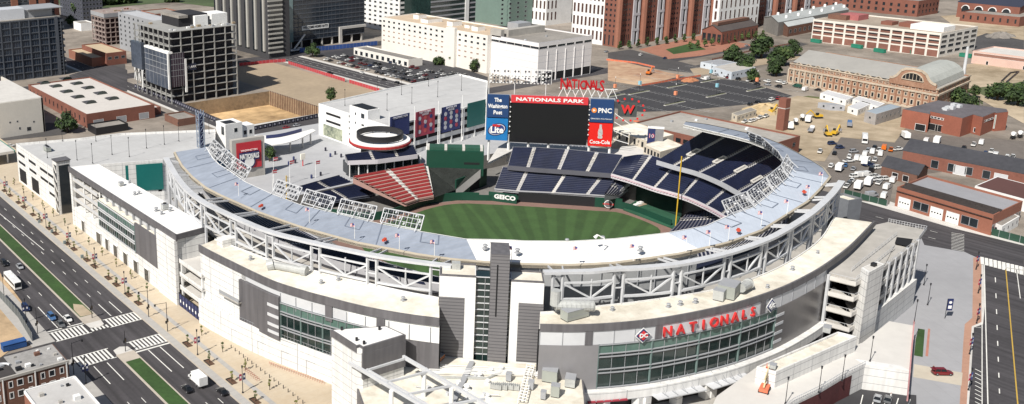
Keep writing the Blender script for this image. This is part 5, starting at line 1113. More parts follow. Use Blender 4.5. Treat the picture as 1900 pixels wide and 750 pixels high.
def inn(path, d): return offset(path, -SGN*d)
facade_roof(wf, inn(LF,.2), LI, ZF-.4)
band(wf, "fascia", LF, 22.4, ZF+.1, GREYP, 0, .5)
band(wf, "base_wall", LF, 0, ZF-2.0, WHITE, .5, 1.0, 0, fx(LF,452)); 
a0, a1, a2 = fx(LF,450), fx(LF,517), fx(LF,735)
band(wf, "grey_panel_wall", LF, 7.6, 20.6, GREYP, -.5, .8, a0, a1); band(wf, "panel_band", LF, 20.6, 22.4, SILV, .5, .4, a0, a1)
for z in (17, 14, 11.2, 9): band(wf, "light_slot", LF, z, z+.9, SILV, -.6, .1, fx(LF,497), a1)
band(wf, "panel_band", LF, 19.0, 22.4, SILV, .5, .4, a1, fx(LF,640)); band(wf, "panel_band", LF, 17.5, 22.4, PAINT, .5, .4, fx(LF,640), 1)
for k in range(9): 
    f = lerp(a1, .98, k/8); i = int(f*79); p = inn(LF,.42)[i]; s = MB(); s.box(p.x-.1,p.y-.1,17.6,p.x+.1,p.y+.1,21.7); s.build("panel_joint", STEEL_G, wf)
for px in (600, 700): f = fx(LF, px); band(wf, "dark_pier", LF, 17.8, 22.5, GREYP, .1, .4, f, f+.03)
band(wf, "wall", LF, 7.6, 17.5, GREYP, .6, .4, a2, 1)
glazing(wf, LF, a1, a2, 7.6, 19.0, (18.7, 16.2, 15.4, 11.8, 11.0, 7.8), 5, 15)
band(wf, "back_wall", LF, 7, 21.5, BLACK, 2.5, .4, a1, 1)
# lower base and its deck
LB = smooth([G(370,600,0),G(392,614,0),G(440,640,0),G(500,668,0),G(560,692,0),G(617,715,0)], 50)
s = MB(); s.loft([Vector((p.x,p.y,0)) for p in LB], [Vector((p.x,p.y,7.6)) for p in LB]); cI = resample([LF[int(i)] for i in range(0, int(79*fx(LF,640)))], 50)
s.loft([Vector((p.x,p.y,7.6)) for p in LB], [Vector((p.x,p.y,7.6)) for p in inn(cI,1.5)]); s.build("plinth", WHITE, wf)
s = MB(); s.strip(xy(LB), xy(inn(LB,.3)), 7.6, 8.3); s.build("parapet", WHITE, wf)
s = MB(); P_ = inn(LB, .25)
for i in range(0, 49): s.beam((P_[i].x,P_[i].y,9.2),(P_[i+1].x,P_[i+1].y,9.2), .07); s.beam((P_[i].x,P_[i].y,8.2),(P_[i].x,P_[i].y,9.2), .06)
s.build("railing", STEEL_G, wf)
for px_, w_ in ((432,1.2),(478,1.6),(520,1.6),(570,1.6)):
    i = int(fx(LB, px_)*49); p = LB[i]; d = (LB[min(49,i+1)]-LB[max(0,i-1)]).normalized(); n_ = Vector((d.y,-d.x,0)); n_ = n_ if n_.dot(-p) > 0 else -n_; s = MB(); s.beam(p+n_*.05+Vector((0,0,.1)), p+n_*.05+Vector((0,0,4.4)), .1); s.beam(p+n_*.05+Vector((0,0,4.4)), p+n_*.05+d*w_*2+Vector((0,0,4.4)), .1, .12); s.build("door_outline", STEEL_G, wf)
p0, p1 = LF[int(79*fx(LF,410))], LF[int(79*fx(LF,450))]; s = MB(); Q = LF[int(79*fx(LF,412)):int(79*fx(LF,452))]; s.strip(xy(offset(Q,SGN*1.6)), xy(Q), 13.4, 13.8); s.build("balcony", CONC, wf); s = MB(); Q2 = offset(Q,SGN*1.5); s.strip(xy(Q2), xy(offset(Q,SGN*1.42)), 13.8, 14.9); s.build("balcony_rail", STEEL_G, wf)
# ---- south tower block by the avenue (617..752) ------------------------
t = thing("corner_tower", "white corner tower with charcoal upper storey beside the steel pergola", "tower", (132,178,0))
s = MB(); s.prism([(131.9,190),(131.9,179.3),(132.9,178),(145.5,177.6),(144.6,184)], 0, 20.4); s.build("wall", WHITE, t)
s = MB(); s.prism([(131.8,190.2),(131.8,179.2),(132.8,179.2),(132.8,177.7),(145.8,177.4),(144.8,184.2)], 19.2, 21); s.build("parapet", GREYP, t)
s = MB(); s.prism([(132.7,179.1),(132.7,177.65),(145.75,177.3),(145.6,181)], 12.3, 19.3); s.build("charcoal_wall", GREYP, t)
s = MB(); s.prism([(132.3,189.6),(132.3,179.7),(133.2,179.6),(133.2,178.2),(145.2,177.9),(144.4,183.8)], 21, 21.08); s.build("roof", WROOF, t)
for x, y in ((134,188.4),(133.6,181.5),(134,179),(142,183.2)): s = MB(); s.tube((x,y,21),(x,y,21.9),.35,n=8); s.build("roof_vent", BLK, t)
s = MB(); s.box(145, 183, 7, 158, 187, 12.5); s.box(144.6,184,12.5,159,184.3,13.6); s.build("bridge", mat("bridge_wall",(.4,.39,.37)), t)
# ---- pergola -------------------------------------------------------------
t = thing("steel_pergola", "open white steel pergola frame over the lower roof beside the corner tower", "pergola", tuple(G(740,725,7)))
zp = 16.3; b1a, b1b = G(648,673,zp), G(800,762,zp); b2a, b2b = G(748,662,zp), G(930,768,zp)
for a, b in ((b1a,b1b),(b2a,b2b)): s = MB(); s.beam(a, b, .7, .8); s.build("main_beam", STEEL, t)
i1 = (b1b-b1a); s = MB(); s.beam(b1a+Vector((1.2,.6,-.1))+i1*.2, b1b+Vector((1.2,.6,-.1)), .35, .6); s.build("secondary_beam", STEEL, t)
for a, b in (((676,689),(750,666)),((712,711),(794,690)),((752,733),(846,714)),((800,757),(900,740))): s = MB(); s.beam(G(*a,zp), G(*b,zp), .4, .55); s.build("cross_beam", STEEL, t)
for a in ((726,722),(787,690),(838,716),(780,748)): p = G(*a,zp); s = MB(); s.tube((p.x,p.y,ZP), (p.x,p.y,zp-.4), .55, n=12); s.build("post", PAINT, t)
# ---- lower roof between tower and main towers ---------------------------------
RB = GP([(655,700),(700,668),(755,655),(812,662),(878,668),(942,675),(1004,676),(1080,690),(1086,740),(1090,800),(700,830)], ZP)
t = thing("podium", "cream roofed low podium crowded with ducts and pipes below the three towers", "stadium building", tuple(G(900,720,0)))
s = MB(); s.prism(xy(RB), 0, ZP); s.build("wall", GREYP, t); 
c_ = sum(RB, Vector())/len(RB); s = MB(); s.prism([(c_.x+(p.x-c_.x)*.985, c_.y+(p.y-c_.y)*.985) for p in RB], ZP, ZP+.15); s.build("roof", CREAM, t)
DUCT = mat("galvanised_duct", (.42,.43,.42), rough=.45, var=.2, scale=1.5); AHU = mat("air_handler_grey_green", (.33,.35,.32), rough=.5, var=.1)
def onroof(px, py, w_, d_, h_, m, nm, lab, cat, z=7.15, rz=.0, group=None, fan=0):
    if z == 7.15: z = ZP+.15
    p = G(px, py, z); t = thing(nm, lab, cat, tuple(p), rz, group); s = MB(); s.box(-w_/2,-d_/2,.25,w_/2,d_/2,h_); o = s.mesh("casing", m); q = bpy.data.objects.new("casing", o); link(q, t)
    s = MB(); s.box(-w_/2-.05,-d_/2-.05,h_,w_/2+.05,d_/2+.05,h_+.12); s.box(-w_/2,-d_/2-.03,h_*.45,w_/2,-d_/2,h_*.5); q = bpy.data.objects.new("lid", s.mesh("lid", STEEL_G)); link(q, t)
    s = MB(); s.box(-w_/2+.1,-d_/2+.1,0,w_/2-.1,d_/2-.1,.25); q = bpy.data.objects.new("base_rail", s.mesh("base_rail", BLK)); link(q, t)
    for k in range(fan): s = MB(); x = -w_/2+(k+.5)*w_/fan; s.tube((x,0,h_+.12),(x,0,h_+.45),min(d_,w_/fan)*.33,n=12); q = bpy.data.objects.new("fan", s.mesh("fan", BLK)); link(q, t)
    return t
onroof(1022,700,6.5,3.6,3.2,AHU,"air_handler","large grey air handler on the podium roof below the right tower","air handler",rz=.62,fan=0)
onroof(1058,715,3.2,2.4,2.4,DUCT,"air_handler","small square duct box at the right edge of the podium roof","air handler",rz=.62)
onroof(1030,735,2,2,3,AHU,"air_handler","upright grey unit below the large air handler","air handler",rz=.62)
onroof(944,706,1.6,1.3,2,STEEL_G,"air_handler","small grey box standing mid podium roof","air handler",rz=.6); onroof(985,722,1.5,1.3,2.2,STEEL_G,"air_handler","small grey box right of the pipe ladder on podium roof","air handler",rz=.6); onroof(1008,740,1.5,1.2,2,STEEL_G,"air_handler","small grey box near the bottom edge of the podium roof","air handler",rz=.6)
s = MB(); a, b, c = G(1040,668,ZP)+Vector((0,0,1.2)), G(1052,690,ZP)+Vector((0,0,1.2)), G(1062,704,ZP)+Vector((0,0,1.2)); s.tube(a+Vector((0,0,3)),a,1.0,n=10); s.tube(a,b,1.1,n=10); s.tube(b,c,1.1,n=10); tag(s.build("duct", DUCT), "shiny bent duct falling onto the podium roof beside the right tower", "duct")
for i, (px_, py_) in enumerate(((920,722),(931,722),(942,722),(953,723))):
    p = G(px_,py_,ZP+.15); s = MB(); s.box(-.55,-1.4,.2,.55,1.4,1.3); [s.box(-.6,-1.4+k*.5,.2,.6,-1.2+k*.5,1.5) for k in range(6)]; o = s.build("condenser", DUCT); o.location = p; o.rotation_euler = (0,0,.62); tag(o, "ribbed metal condenser in the row of four on the podium roof", "condenser", "condensers on the podium roof")
s = MB(); a, b = G(968,742,ZP+1.5), G(985,676,ZP+1.5); d = (b-a).normalized(); r = Vector((d.y,-d.x,0))*.9
for q in (-1,0,1): s.beam(a+r*q, b+r*q, .18)
for k in range(14): s.beam(a+(b-a)*(k/13)-r, a+(b-a)*(k/13)+r, .16); s.beam(a+(b-a)*(k/13)-r-Vector((0,0,1.3)), a+(b-a)*(k/13)-r, .1)
tag(s.build("pipe_rack", PAINT), "long white ladder shaped pipe rack across the podium roof", "pipe rack")
s = MB()
for k in range(6): s.beam(G(790+k*2,676+k*3,ZP+.6+k*.1), G(1060,688+k*2,ZP+.6+k*.1), .16)
tag(s.build("pipe_run", PAINT), "bundle of long white pipes running along the foot of the towers", "pipes")
s = MB()
for k in range(9): x, y = random.uniform(760,900), random.uniform(672,735); a = G(x,y,ZP+.2); s.tube(a, a+Vector((random.uniform(-3,3),random.uniform(-3,3),random.uniform(.2,1.5))), .14, n=6); s.box(a.x-.4,a.y-.4,ZP+.2,a.x+.4,a.y+.4,ZP+.9)
tag(s.build("scaffold_material", STEEL), "loose piping and fittings scattered on the podium roof left side", "piping")
s = MB(); s.beam(G(876,672,ZP+.5), G(838,752,ZP+.5), 1.3, .7); tag(s.build("duct", STEEL_G), "long grey duct trough crossing the podium roof from the left tower", "duct")
s = MB(); s.beam(G(812,700,ZP+.5), G(905,702,ZP+.5), .5, .5); s.beam(G(905,702,ZP+.5), G(930,690,ZP+.5), .5, .5); tag(s.build("duct", DUCT), "thin silver duct running sideways over the podium roof", "duct")
roof_bits("roof_vent", "small round vent on the podium roof", "vent", [(890,700),(905,712),(912,690),(930,688),(852,712),(866,724),(1000,700),(905,738),(868,740)], ZP+.15, PAINT, 1.2, "vents on the podium roof")
onroof(815,668,3.4,1.6,1.2,mat("rust_orange",(.5,.17,.05)),"equipment_crate","rusty orange machine between white pipes at the left tower foot","machine",rz=.4)
# ---- three towers -------------------------------------------------------------
O = G(812,662,ZP); E_ = G(1001,675,ZP); TP = Plane((O.x,O.y),(E_.x,E_.y)); inw = -TP.n
def tbox(nm, a0, a1, d0, d1, z0, z1, m, t, off=0):
    s = MB(); p = [TP.P(a0,0)+inw*d0, TP.P(a1,0)+inw*d0, TP.P(a1,0)+inw*d1, TP.P(a0,0)+inw*d1]; s.prism(xy(p), z0, z1); return s.build(nm, m, t)
A1, A2 = TP.at(812,662)[0], TP.at(878,668)[0]; M1, M2 = TP.at(904,671)[0], TP.at(937.5,673.6)[0]; C1, C2 = TP.at(942,675)[0], TP.at(1002,675)[0]
zt1 = TP.at(815.5,512)[1]; zt2 = TP.at(912.6,470)[1]; zt3 = TP.at(952,523)[1]
t1 = thing("entrance_tower", "white tower with large grey louvred panel left of the central dark slab", "tower", tuple(TP.P(A1,ZP))); 
tbox("wall", A1, A2, 0, 8.5, 0, zt1, PAINT, t1); zp1 = TP.at(812,550)[1]; pr = (TP.at(862,556)[0]); tbox("grey_panel", A1-.1, pr, -.12, .05, ZP+.3, zp1, GREYC, t1); tbox("roof", A1+.4, A2-.2, .4, 8.1, zt1, zt1+.05, CREAM, t1)
for a_, b_, c__, d__ in ((A1,A2,0,.35),(A1,A1+.35,.35,8.5),(A1,A2,8.15,8.5)): tbox("parapet", a_, b_, c__, d__, zt1, zt1+.5, GREYP, t1)
tbox("side_wall", A1-.05, A1, 0.2, 8.5, ZP, zt1, GREYC, t1); tbox("rooftop_unit", A1+3, A1+5.2, 4.5, 6.5, zt1, zt1+1.8, DUCT, t1)
t2 = thing("entrance_tower", "slim dark grey slab tower with a black slot between the white towers", "tower", tuple(TP.P(M1,ZP)))
tbox("wall", M1, M2, -.9, 7.5, 0, zt2, GREYC, t2); sl = TP.at(922,489)[0]; tbox("slot_window", M1+(M2-M1)*.32, M1+(M2-M1)*.40, -.96, -.85, TP.at(919,585)[1], TP.at(922,489)[1], BLACK, t2); tbox("cap", M1-.05, M2+.05, -.95, 7.55, zt2, zt2+.15, GREYP, t2)
t3 = thing("entrance_tower", "white tower with grey panel on its lower right, right of the dark slab", "tower", tuple(TP.P(C1,ZP)))
tbox("wall", C1, C2, 0, 7, 0, zt3, PAINT, t3); tbox("grey_panel", TP.at(962,570)[0], C2+.1, -.12, .05, ZP+.3, TP.at(962,562)[1], GREYC, t3); tbox("side_wall", C2, C2+.08, .1, 7, ZP, zt3, GREYC, t3); tbox("roof", C1+.3, C2-.3, .3, 6.7, zt3, zt3+.05, CREAM, t3)
for a_, b_, c__, d__ in ((C1,C2,0,.3),(C2-.3,C2,.3,7),(C1,C2,6.7,7)): tbox("parapet", a_, b_, c__, d__, zt3, zt3+.5, GREYP, t3)
tg = thing("glass_stairwell", "green glass stairwell squeezed between the left white tower and dark slab", "stairwell", tuple(TP.P(A2,ZP)))
tbox("glass", A2+.02, M1-.02, 1.2, 6, 0, zt1-.4, GLASSG, tg); tbox("glass", M2+.02, C1-.02, 1.2, 6, 0, zt3-.3, GLASSG, tg)
for k in range(13): z = ZP+1+k*1.8; tbox("transom", A2+.05, M1-.05, .95, 1.2, z, z+.22, STEEL, tg); tbox("transom", M2+.05, C1-.05, .95, 1.2, z, z+.22, STEEL, tg)
tbox("mullion", (A2+M1)/2+.5, (A2+M1)/2+.6, .9, 1.2, 7, zt1-.5, STEEL_G, tg)
# ---- curved south facade --------------------------------------------------------
SGN = side_of(RF_)
sf = thing("curved_facade", "curved south facade with grey panels, green glass wall and red NATIONALS lettering", "stadium building", tuple(Vector((RF_[40].x, RF_[40].y, 0))))
facade_roof(sf, inn(RF_,.2), RI, ZF-.4)
band(sf, "fascia", RF_, 22.7, ZF+.1, GREYP, 0, .5)
g0, g1, g2, gE = fx(RF_,1118), fx(RF_,1415), fx(RF_,1480), fx(RF_,1537)
band(sf, "panel_band", RF_, 19.0, 22.7, SILV, .25, .4, 0, gE)
for k in range(17): i = int(lerp(0, gE*79, k/16)); p = inn(RF_,.2)[i]; s = MB(); s.box(p.x-.08,p.y-.08,19,p.x+.08,p.y+.08,22.7); s.build("panel_joint", STEEL_G, sf)
for px in (1085, 1213, 1415): f = fx(RF_, px); band(sf, "dark_pier", RF_, 19, 22.8, GREYP, 0, .4, f, f+.022)
band(sf, "grey_panel_wall", RF_, 4.6, 19, mat("mid_grey_panel", (.24,.235,.245), rough=.4, var=.1, scale=.2), .1, .5, 0, g0)
band(sf, "grey_panel_wall", RF_, 6.8, 19, mat("shiny_grey_panel", (.15,.14,.14), rough=.3, var=.15, scale=.2), .1, .5, fx(RF_,1447), gE)
for z in (8.5, 11, 13.6, 16.2): band(sf, "light_slot", RF_, z, z+.8, SILV, 0, .12, fx(RF_,1447), fx(RF_,1470))
glazing(sf, RF_, g0, fx(RF_,1447), 6.8, 19.0, (18.7, 16.3, 15.4, 12.0, 11.0, 7.0), 4, 16)
band(sf, "end_wall", RF_, 0, 22.7, mat("dark_end_wall", (.09,.1,.13), var=.2), .3, .5, gE, 1)
band(sf, "back_wall", RF_, 5, 22, BLACK, 2.5, .4, 0, gE)
band(sf, "white_slab", RF_, 4.2, 6.8, WHITE, -1.6, 3.5, 0, fx(RF_,1535)); band(sf, "ground_floor_wall", RF_, 0, 4.2, mat("entrance_dark", (.05,.045,.045), var=.4), 1.2, .4, 0, gE)
for px in (1095,1135,1190,1210,1262,1318,1330,1390,1440,1490): i = int(fx(RF_, px)*79); p = inn(RF_,-.6)[i]; s = MB(); s.box(p.x-1.1,p.y-1.1,0,p.x+1.1,p.y+1.1,4.2); s.build("column", WHITE, sf)
def letters(txt, pxs, path, z, size, m, t, out=.5):
    P = offset(path, SGN*out)
    for ch, px in zip(txt, pxs):
        k = fx(path, px); i = int(k*(len(path)-1)); i = max(1, min(len(path)-2, i)); a, b = P[i-1], P[i+1]
        # finer position
        best = min(((j, r) for j in range(i-1, i+1) for r in [q/10 for q in range(11)]), key=lambda jr: abs(W2(P[jr[0]].lerp(P[jr[0]+1], jr[1]))[0]-px)); c = P[best[0]].lerp(P[best[0]+1], best[1]); d = Vector((b.x-a.x,b.y-a.y,0)).normalized()
        if d.x < 0: d = -d
        text(ch, (c.x, c.y, z), d, size, m, t, name="letter", depth=.5, bold=.05)
sg = thing("facade_sign", "big red raised NATIONALS letters on the silver band of the south facade", "sign", tuple(Vector((RF_[40].x, RF_[40].y, 20))))
letters("NATIONALS", (1241,1265,1288,1308,1328,1347,1367,1384,1400), RF_, 20.8, 3.7, RED, sg)
def emblem(px, lab):
    k = fx(RF_, px); i = int(k*79); P = offset(RF_, SGN*.35); p = P[i]; d = (P[i+1]-P[i-1]); d.z = 0; d.normalize(); d = d if d.x > 0 else -d; n = Vector((d.y,-d.x,0)); t = thing("emblem", lab, "sign", (p.x,p.y,20.8))
    for r, m, o in ((2.1, PAINT, 0), (1.8, BLUEN, .1), (1.3, RED if px < 1300 else STEEL, .2)):
        s = MB(); c = Vector((p.x,p.y,20.8))+n*o; q = [c+d*r*1.05, c+Vector((0,0,r)), c-d*r*1.05, c-Vector((0,0,r))]; s.face([tuple(x+n*.1) for x in q][::-1]); s.face([tuple(x) for x in q]); [s.face([tuple(q[k]), tuple(q[(k+1)%4]), tuple(q[(k+1)%4]+n*.1), tuple(q[k]+n*.1)]) for k in range(4)]; s.build("diamond", m, t)
    text("DC", Vector((p.x,p.y,20.8))+n*.4, d, 1.6, PAINT, t, depth=.1, bold=.05)
emblem(1188, "diamond team emblem on the silver band left of the red letters"); emblem(1432, "grey diamond emblem on the silver band right of the red letters")
# entrance canopies
for (a, b, w_, lab) in (((1222,742),(1312,724),4.2,"flat metal entrance canopy nearest the podium"),((1325,722),(1396,700),4.2,"flat metal entrance canopy in front of the orange lift"),((1092,748),(1165,742),3.5,"dark red edged entrance canopy at the bottom edge of view")):
    A, B_ = G(*a,4.5), G(*b,4.5); d = (B_-A).normalized(); n = Vector((d.y,-d.x,0)); n = n if n.dot(-A) > 0 else -n
    t = thing("entrance_canopy", lab, "canopy", tuple(A)); s = MB(); s.prism(xy([A, B_, B_-n*w_, A-n*w_]), 4.3, 4.6); s.build("roof_plate", STEEL if w_ > 4 else mat("maroon_metal", (.3,.03,.05)), t)
    for k in range(1, 5): s = MB(); p = A+(B_-A)*(k/5); s.beam(p-n*.1+Vector((0,0,.2)), p-n*(w_-.2)+Vector((0,0,.2)), .2, .3); s.tube(p-n*.6+Vector((0,0,.2)), p-n*w_+Vector((0,0,3.2)), .05, n=5); s.build("rib", STEEL_G, t)
# ---- rooftop plant on the curved roofs ------------------------------------------
def plant(px, py, w_, d_, h_, lab, z=ZF-.4, rz=0, m=None, duct=None):
    t = onroof(px, py, w_, d_, h_, m or AHU, "air_handler", lab, "air handler", z=z, rz=rz)
    return t
plant(1066,590,7,2.6,2.6,"long grey green air handler on the south roof beside the right tower", rz=-.1)
s = MB(); a, b = G(1030,566,27), G(1100,568,27); s.tube(a, b, 1.3, n=12); s.tube(a, a+Vector((0,0,4)), 1.3, n=12); [s.tube(a.lerp(b,k/8)-Vector((.05,0,0)), a.lerp(b,k/8)+(b-a).normalized()*.15, 1.42, n=12) for k in range(9)]; tag(s.build("duct", DUCT), "thick ribbed silver duct lying behind the long air handler", "duct")
plant(1351,549,5.5,4.2,3.6,"large green grey air handler on the south roof above the lettering", rz=.35)
plant(1334,556,2.6,2.6,2.8,"boxy silver unit left of the large rooftop air handler", rz=.35, m=DUCT)
s = MB(); a, b = G(1375,535,26), G(1388,527,26); s.tube(a, b, 1.2, n=12); s.tube(b, b+Vector((2,1,0)), 1.5, .9, n=12); tag(s.build("duct", DUCT), "silver fan duct on the right side of the large air handler", "duct")
s = MB(); a, b = G(508,492,25.2), G(560,502,25.2); s.tube(a, b, 1.1, n=12); s.tube(a-Vector((1.6,-1,.2)), a+Vector((0,0,.3)), 1.7, n=14); s.tube(b, b+(b-a).normalized()*1.6, 1.5, n=12); tag(s.build("duct", DUCT), "two joined silver duct drums on the west curved roof", "duct")
s = MB(); p = G(428,452,24.5); s.box(p.x-3.4,p.y-1,24.1,p.x+2,p.y+2.6,26.4); tag(s.build("roof_hutch", WHITE), "low white hutch at the north end of the curved west roof", "roof hutch")
roof_bits("roof_vent", "small metal vent hood on the curved cream roof", "vent", [(465,482),(596,526),(628,520),(748,558),(1136,576),(1424,534),(1470,501),(1517,470),(1290,562),(1262,566),(1240,570)], ZF-.35, STEEL_G, 1.0, "vent hoods on the curved roof")
# ---- long building on the avenue -----------------------------------------------------
t = thing("long_building", "long white flat roofed building with green glass bay and charcoal panel along the sidewalk", "stadium building", (126,267,0))
Z = 24.0
s = MB(); s.prism([(125.6,360.5),(136.3,357),(138.3,268.5),(126.6,267.6)], Z-.3, Z); s.build("roof", WROOF, t)
s = MB(); s.prism([(125.3,361),(125.9,361),(126.7,267.2),(126.1,267.2)], Z-2, Z+.15); s.prism([(126.1,267.2),(126.1,267.7),(138.6,268.9),(138.8,268.3)], Z-1.6, Z+.15); s.build("fascia", GREYP, t)
s = MB(); s.prism([(136.5,357),(136.2,357),(138.4,268.8),(138.7,268.8)], Z-2, Z+.15); s.build("parapet", WHITE, t)
s = MB(); s.box(126.2, 268, 7.4, 137.5, 282, Z-1.8); s.build("end_block", WHITE, t)
s = MB(); s.box(127.5, 282, 19, 137, 332, Z-1.6); s.build("clerestory", SILV, t)
for k in range(8): s = MB(); y = 284+k*6; s.box(126.8, y, 18.2, 127.6, y+1, Z-1.8); s.build("pier", STEEL_G, t)
s = MB(); s.box(126.0, 281.5, 18.2, 129, 332, 18.6); s.build("ledge", CREAM, t)
yg0, yg1 = 299, 332
s = MB(); s.box(125.9, yg0, 8, 136, yg1, 18.2); s.build("glass_wall", GLASSG, t)
s = MB(); s.box(125.82, yg0, 15.8, 125.88, yg1, 17.9); s.build("spandrel_glass", PGRN, t)
for z in (17.9, 15.3, 14.5, 11.8, 11.0, 8): s = MB(); s.box(125.4, yg0, z, 125.8, yg1, z+.25); s.build("transom", STEEL, t)
for k in range(17): s = MB(); y = yg0+k*(yg1-yg0)/16; w_ = .3 if k % 4 == 0 else .1; s.box(125.6, y-w_/2, 8, 125.8, y+w_/2, 18.1); s.build("mullion", MATS["glass_post"] if k % 4 == 0 else STEEL_G, t)
s = MB(); s.box(125.7, 281, 8, 126.4, yg0, 19); s.box(126.4,281,8,136,281.3,19); s.build("charcoal_panel", GREYP, t)
s = MB(); s.box(126, 270, 0, 137, 360, 7.6); s.build("ground_floor", WHITE, t)
s = MB(); s.box(125.6, 267.4, 0, 126.6, 281, Z-1.8); s.build("white_pier", WHITE, t)
for y, w_ in ((350,3),(334,4.5),(326,3),(318,3.6),(309,3.6),(300,3.6),(291,3.6)): s = MB(); s.box(125.85, y-w_/2, .2, 126.05, y+w_/2, 4.6); s.build("shop_window", [GLASS, PAINT], t); s = MB(); s.box(125.7,y-w_/2-.2,0,125.86,y-w_/2,4.8); s.box(125.7,y+w_/2,0,125.86,y+w_/2+.2,4.8); s.box(125.7,y-w_/2-.2,4.6,125.86,y+w_/2+.2,4.9); s.build("window_surround", PAINT, t)
for z in (10.5, 14.5, 18.5): s = MB(); s.box(126.3, 334, z, 137, 359, z+.5); s.build("balcony_slab", CONC_L, t); s = MB(); s.box(126.3, 334, z+.5, 126.4, 359, z+1.5); s.build("balcony_rail", STEEL, t)
for y in (333.5, 342, 350): s = MB(); s.tube((127.2,y,7.6),(127.2,y,Z-.5),.3,n=8); s.build("column", PAINT, t)
s = MB(); s.box(125.7, 359, 0, 127, 361, Z-1.5); s.box(131,345,7.6,136.5,360,22); s.build("stair_wall", WHITE, t)
onroof(225,345,1.6,1.6,1.4,DUCT,"rooftop_unit","small silver vent cluster midway along the long roof","rooftop unit",z=Z)
onroof(306,389,2.2,1.8,2.0,DUCT,"rooftop_unit","silver rooftop unit with rusty side near the end of the long roof","rooftop unit",z=Z,fan=1)
roof_bits("roof_vent", "small vent on the long white roof", "vent", [(240,340),(250,362),(258,360),(290,392),(316,392),(300,398)], Z, STEEL_G, 1.1, "vents on the long roof")
# stepped decks and gate between the long and the curved buildings
t = thing("ramp_decks", "white stacked walkway decks in the gap between the two avenue buildings", "walkway", (132,258,0))
for z in (5.5, 10, 14.5): s = MB(); s.box(127, 252, z, 140, 268, z+.4); s.build("deck", CONC_L, t); s = MB(); s.box(127, 252, z+.4, 127.15, 268, z+1.5); s.build("deck_rail", WHITE, t)
for y in (253, 267): s = MB(); s.box(127.4,y-.3,0,128,y+.3,15); s.build("column", PAINT, t)
t = thing("gate", "row of dark banner covered gate panels below the walkway decks", "gate", (126,258,0))
for k in range(7): s = MB(); y = 252.6+k*2.1; s.box(126.2, y, .2, 126.3, y+1.6, 4.3); s.build("gate_banner", BLUEN, t); s = MB(); s.box(126.15,y+.5,1.6,126.19,y+1.1,2.6); s.build("banner_logo", PAINT, t)
s = MB(); s.box(126.3,252.4,4.3,126.5,267.5,4.6); [s.box(126.3,252.4+k*2.1,0,126.5,252.6+k*2.1,4.4) for k in range(8)]; s.build("gate_frame", BLK, t)
# ---- parking garages ---------------------------------------------------------------
DECK = mat("parking_deck", (.48,.48,.48), var=.12, scale=.2, scale2=.03); stripes(DECK, (0,1,0), 17, .25, (.36,.35,.34)); stripes(DECK, (1,0,0), 9, .1, (.4,.39,.38))
def poly_building(t, P, z, wallm, roofm, par=.9, z0=0):
    n = len(P); c = sum(P, Vector())/n; s = MB(); I = []
    a = sum(P[i].x*P[(i+1)%n].y-P[(i+1)%n].x*P[i].y for i in range(n)); P = P if a > 0 else P[::-1]
    for k in range(n):
        e1 = (P[k]-P[k-1]).normalized(); e2 = (P[(k+1)%n]-P[k]).normalized(); nn = Vector((-(e1.y+e2.y), e1.x+e2.x, 0)).normalized(); I.append(P[k]+nn*.45)
    for k in range(n):
        j = (k+1) % n; s.face([(P[k].x,P[k].y,z0),(P[j].x,P[j].y,z0),(P[j].x,P[j].y,z),(P[k].x,P[k].y,z)]); s.face([(P[k].x,P[k].y,z),(P[j].x,P[j].y,z),(I[j].x,I[j].y,z),(I[k].x,I[k].y,z)]); s.face([(I[k].x,I[k].y,z),(I[j].x,I[j].y,z),(I[j].x,I[j].y,z-par),(I[k].x,I[k].y,z-par)])
    s.build("wall", wallm, t); s = MB(); s.face([(p.x,p.y,z-par) for p in I]); s.build("parking_deck", roofm, t)
gl = thing("parking_garage", "white parking garage on the avenue with open decks and teal screens", "parking garage", (126,376,0))
P = GP([(24,271),(100,299),(131,308),(302,296),(398,277),(400,240),(225,247),(150,256)], 18); P[0] = Vector((126,431,18)); P[1] = Vector((126,379,18)); P[2] = Vector((137,379,18)); poly_building(gl, P, 18, WHITE, DECK)
sp = [(Vector((126, y, z)), (0,1,0), (-1,0,0), 9.5, 1.2) for y in (424,409,394) for z in (14.2,10.2)]+[(Vector((126, 385, z)), (0,1,0), (-1,0,0), 7, 1.2) for z in (14.2,10.2,6)]
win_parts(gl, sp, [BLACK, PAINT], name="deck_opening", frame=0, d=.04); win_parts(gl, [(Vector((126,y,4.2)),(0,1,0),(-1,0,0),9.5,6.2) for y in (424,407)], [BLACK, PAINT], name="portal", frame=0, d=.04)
s = MB(); s.box(125.2,374.5,0,131,379.5,22.6); s.build("stair_tower", WHITE, gl); s = MB(); s.box(125.1,374.9,.5,125.3,378.4,21); s.box(126,374.3,.5,130.4,374.6,21); s.build("stair_glass", GLASS, gl); s = MB(); s.box(125,374.2,22.6,131.3,379.8,23); s.build("tower_cap", GREYP, gl)
for k in range(5): s = MB(); s.beam((125.0,375,2+k*4),(125.0,378.3,5.2+k*4),.3,.5); s.build("stair_flight", CONC_L, gl)
TEAL = mat("teal_screen", (.01,.13,.12), rough=.4, var=.1)
gp = Plane(xy([G(131,308,18)])[0], xy([G(302,296,18)])[0]); 
for pxa, pxb in ((199,237),(252,301)): a0_, a1_ = gp.at(pxa,310)[0], gp.at(pxb,300)[0]; gp.panel("teal_screen", a0_, 5, a1_, 16.6, TEAL, gl, off=.5, d=.3)
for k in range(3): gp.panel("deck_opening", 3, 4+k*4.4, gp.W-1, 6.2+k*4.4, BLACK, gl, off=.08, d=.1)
onroof(88,280,5,2,2,AHU,"air_handler","grey rooftop condenser beside the garage stair tower","air handler",z=17.2,rz=1.55,fan=3)
t = thing("garage_stair_house", "white square stair house with dark windows at the garage's far corner", "stair house", tuple(G(425,250,0)))
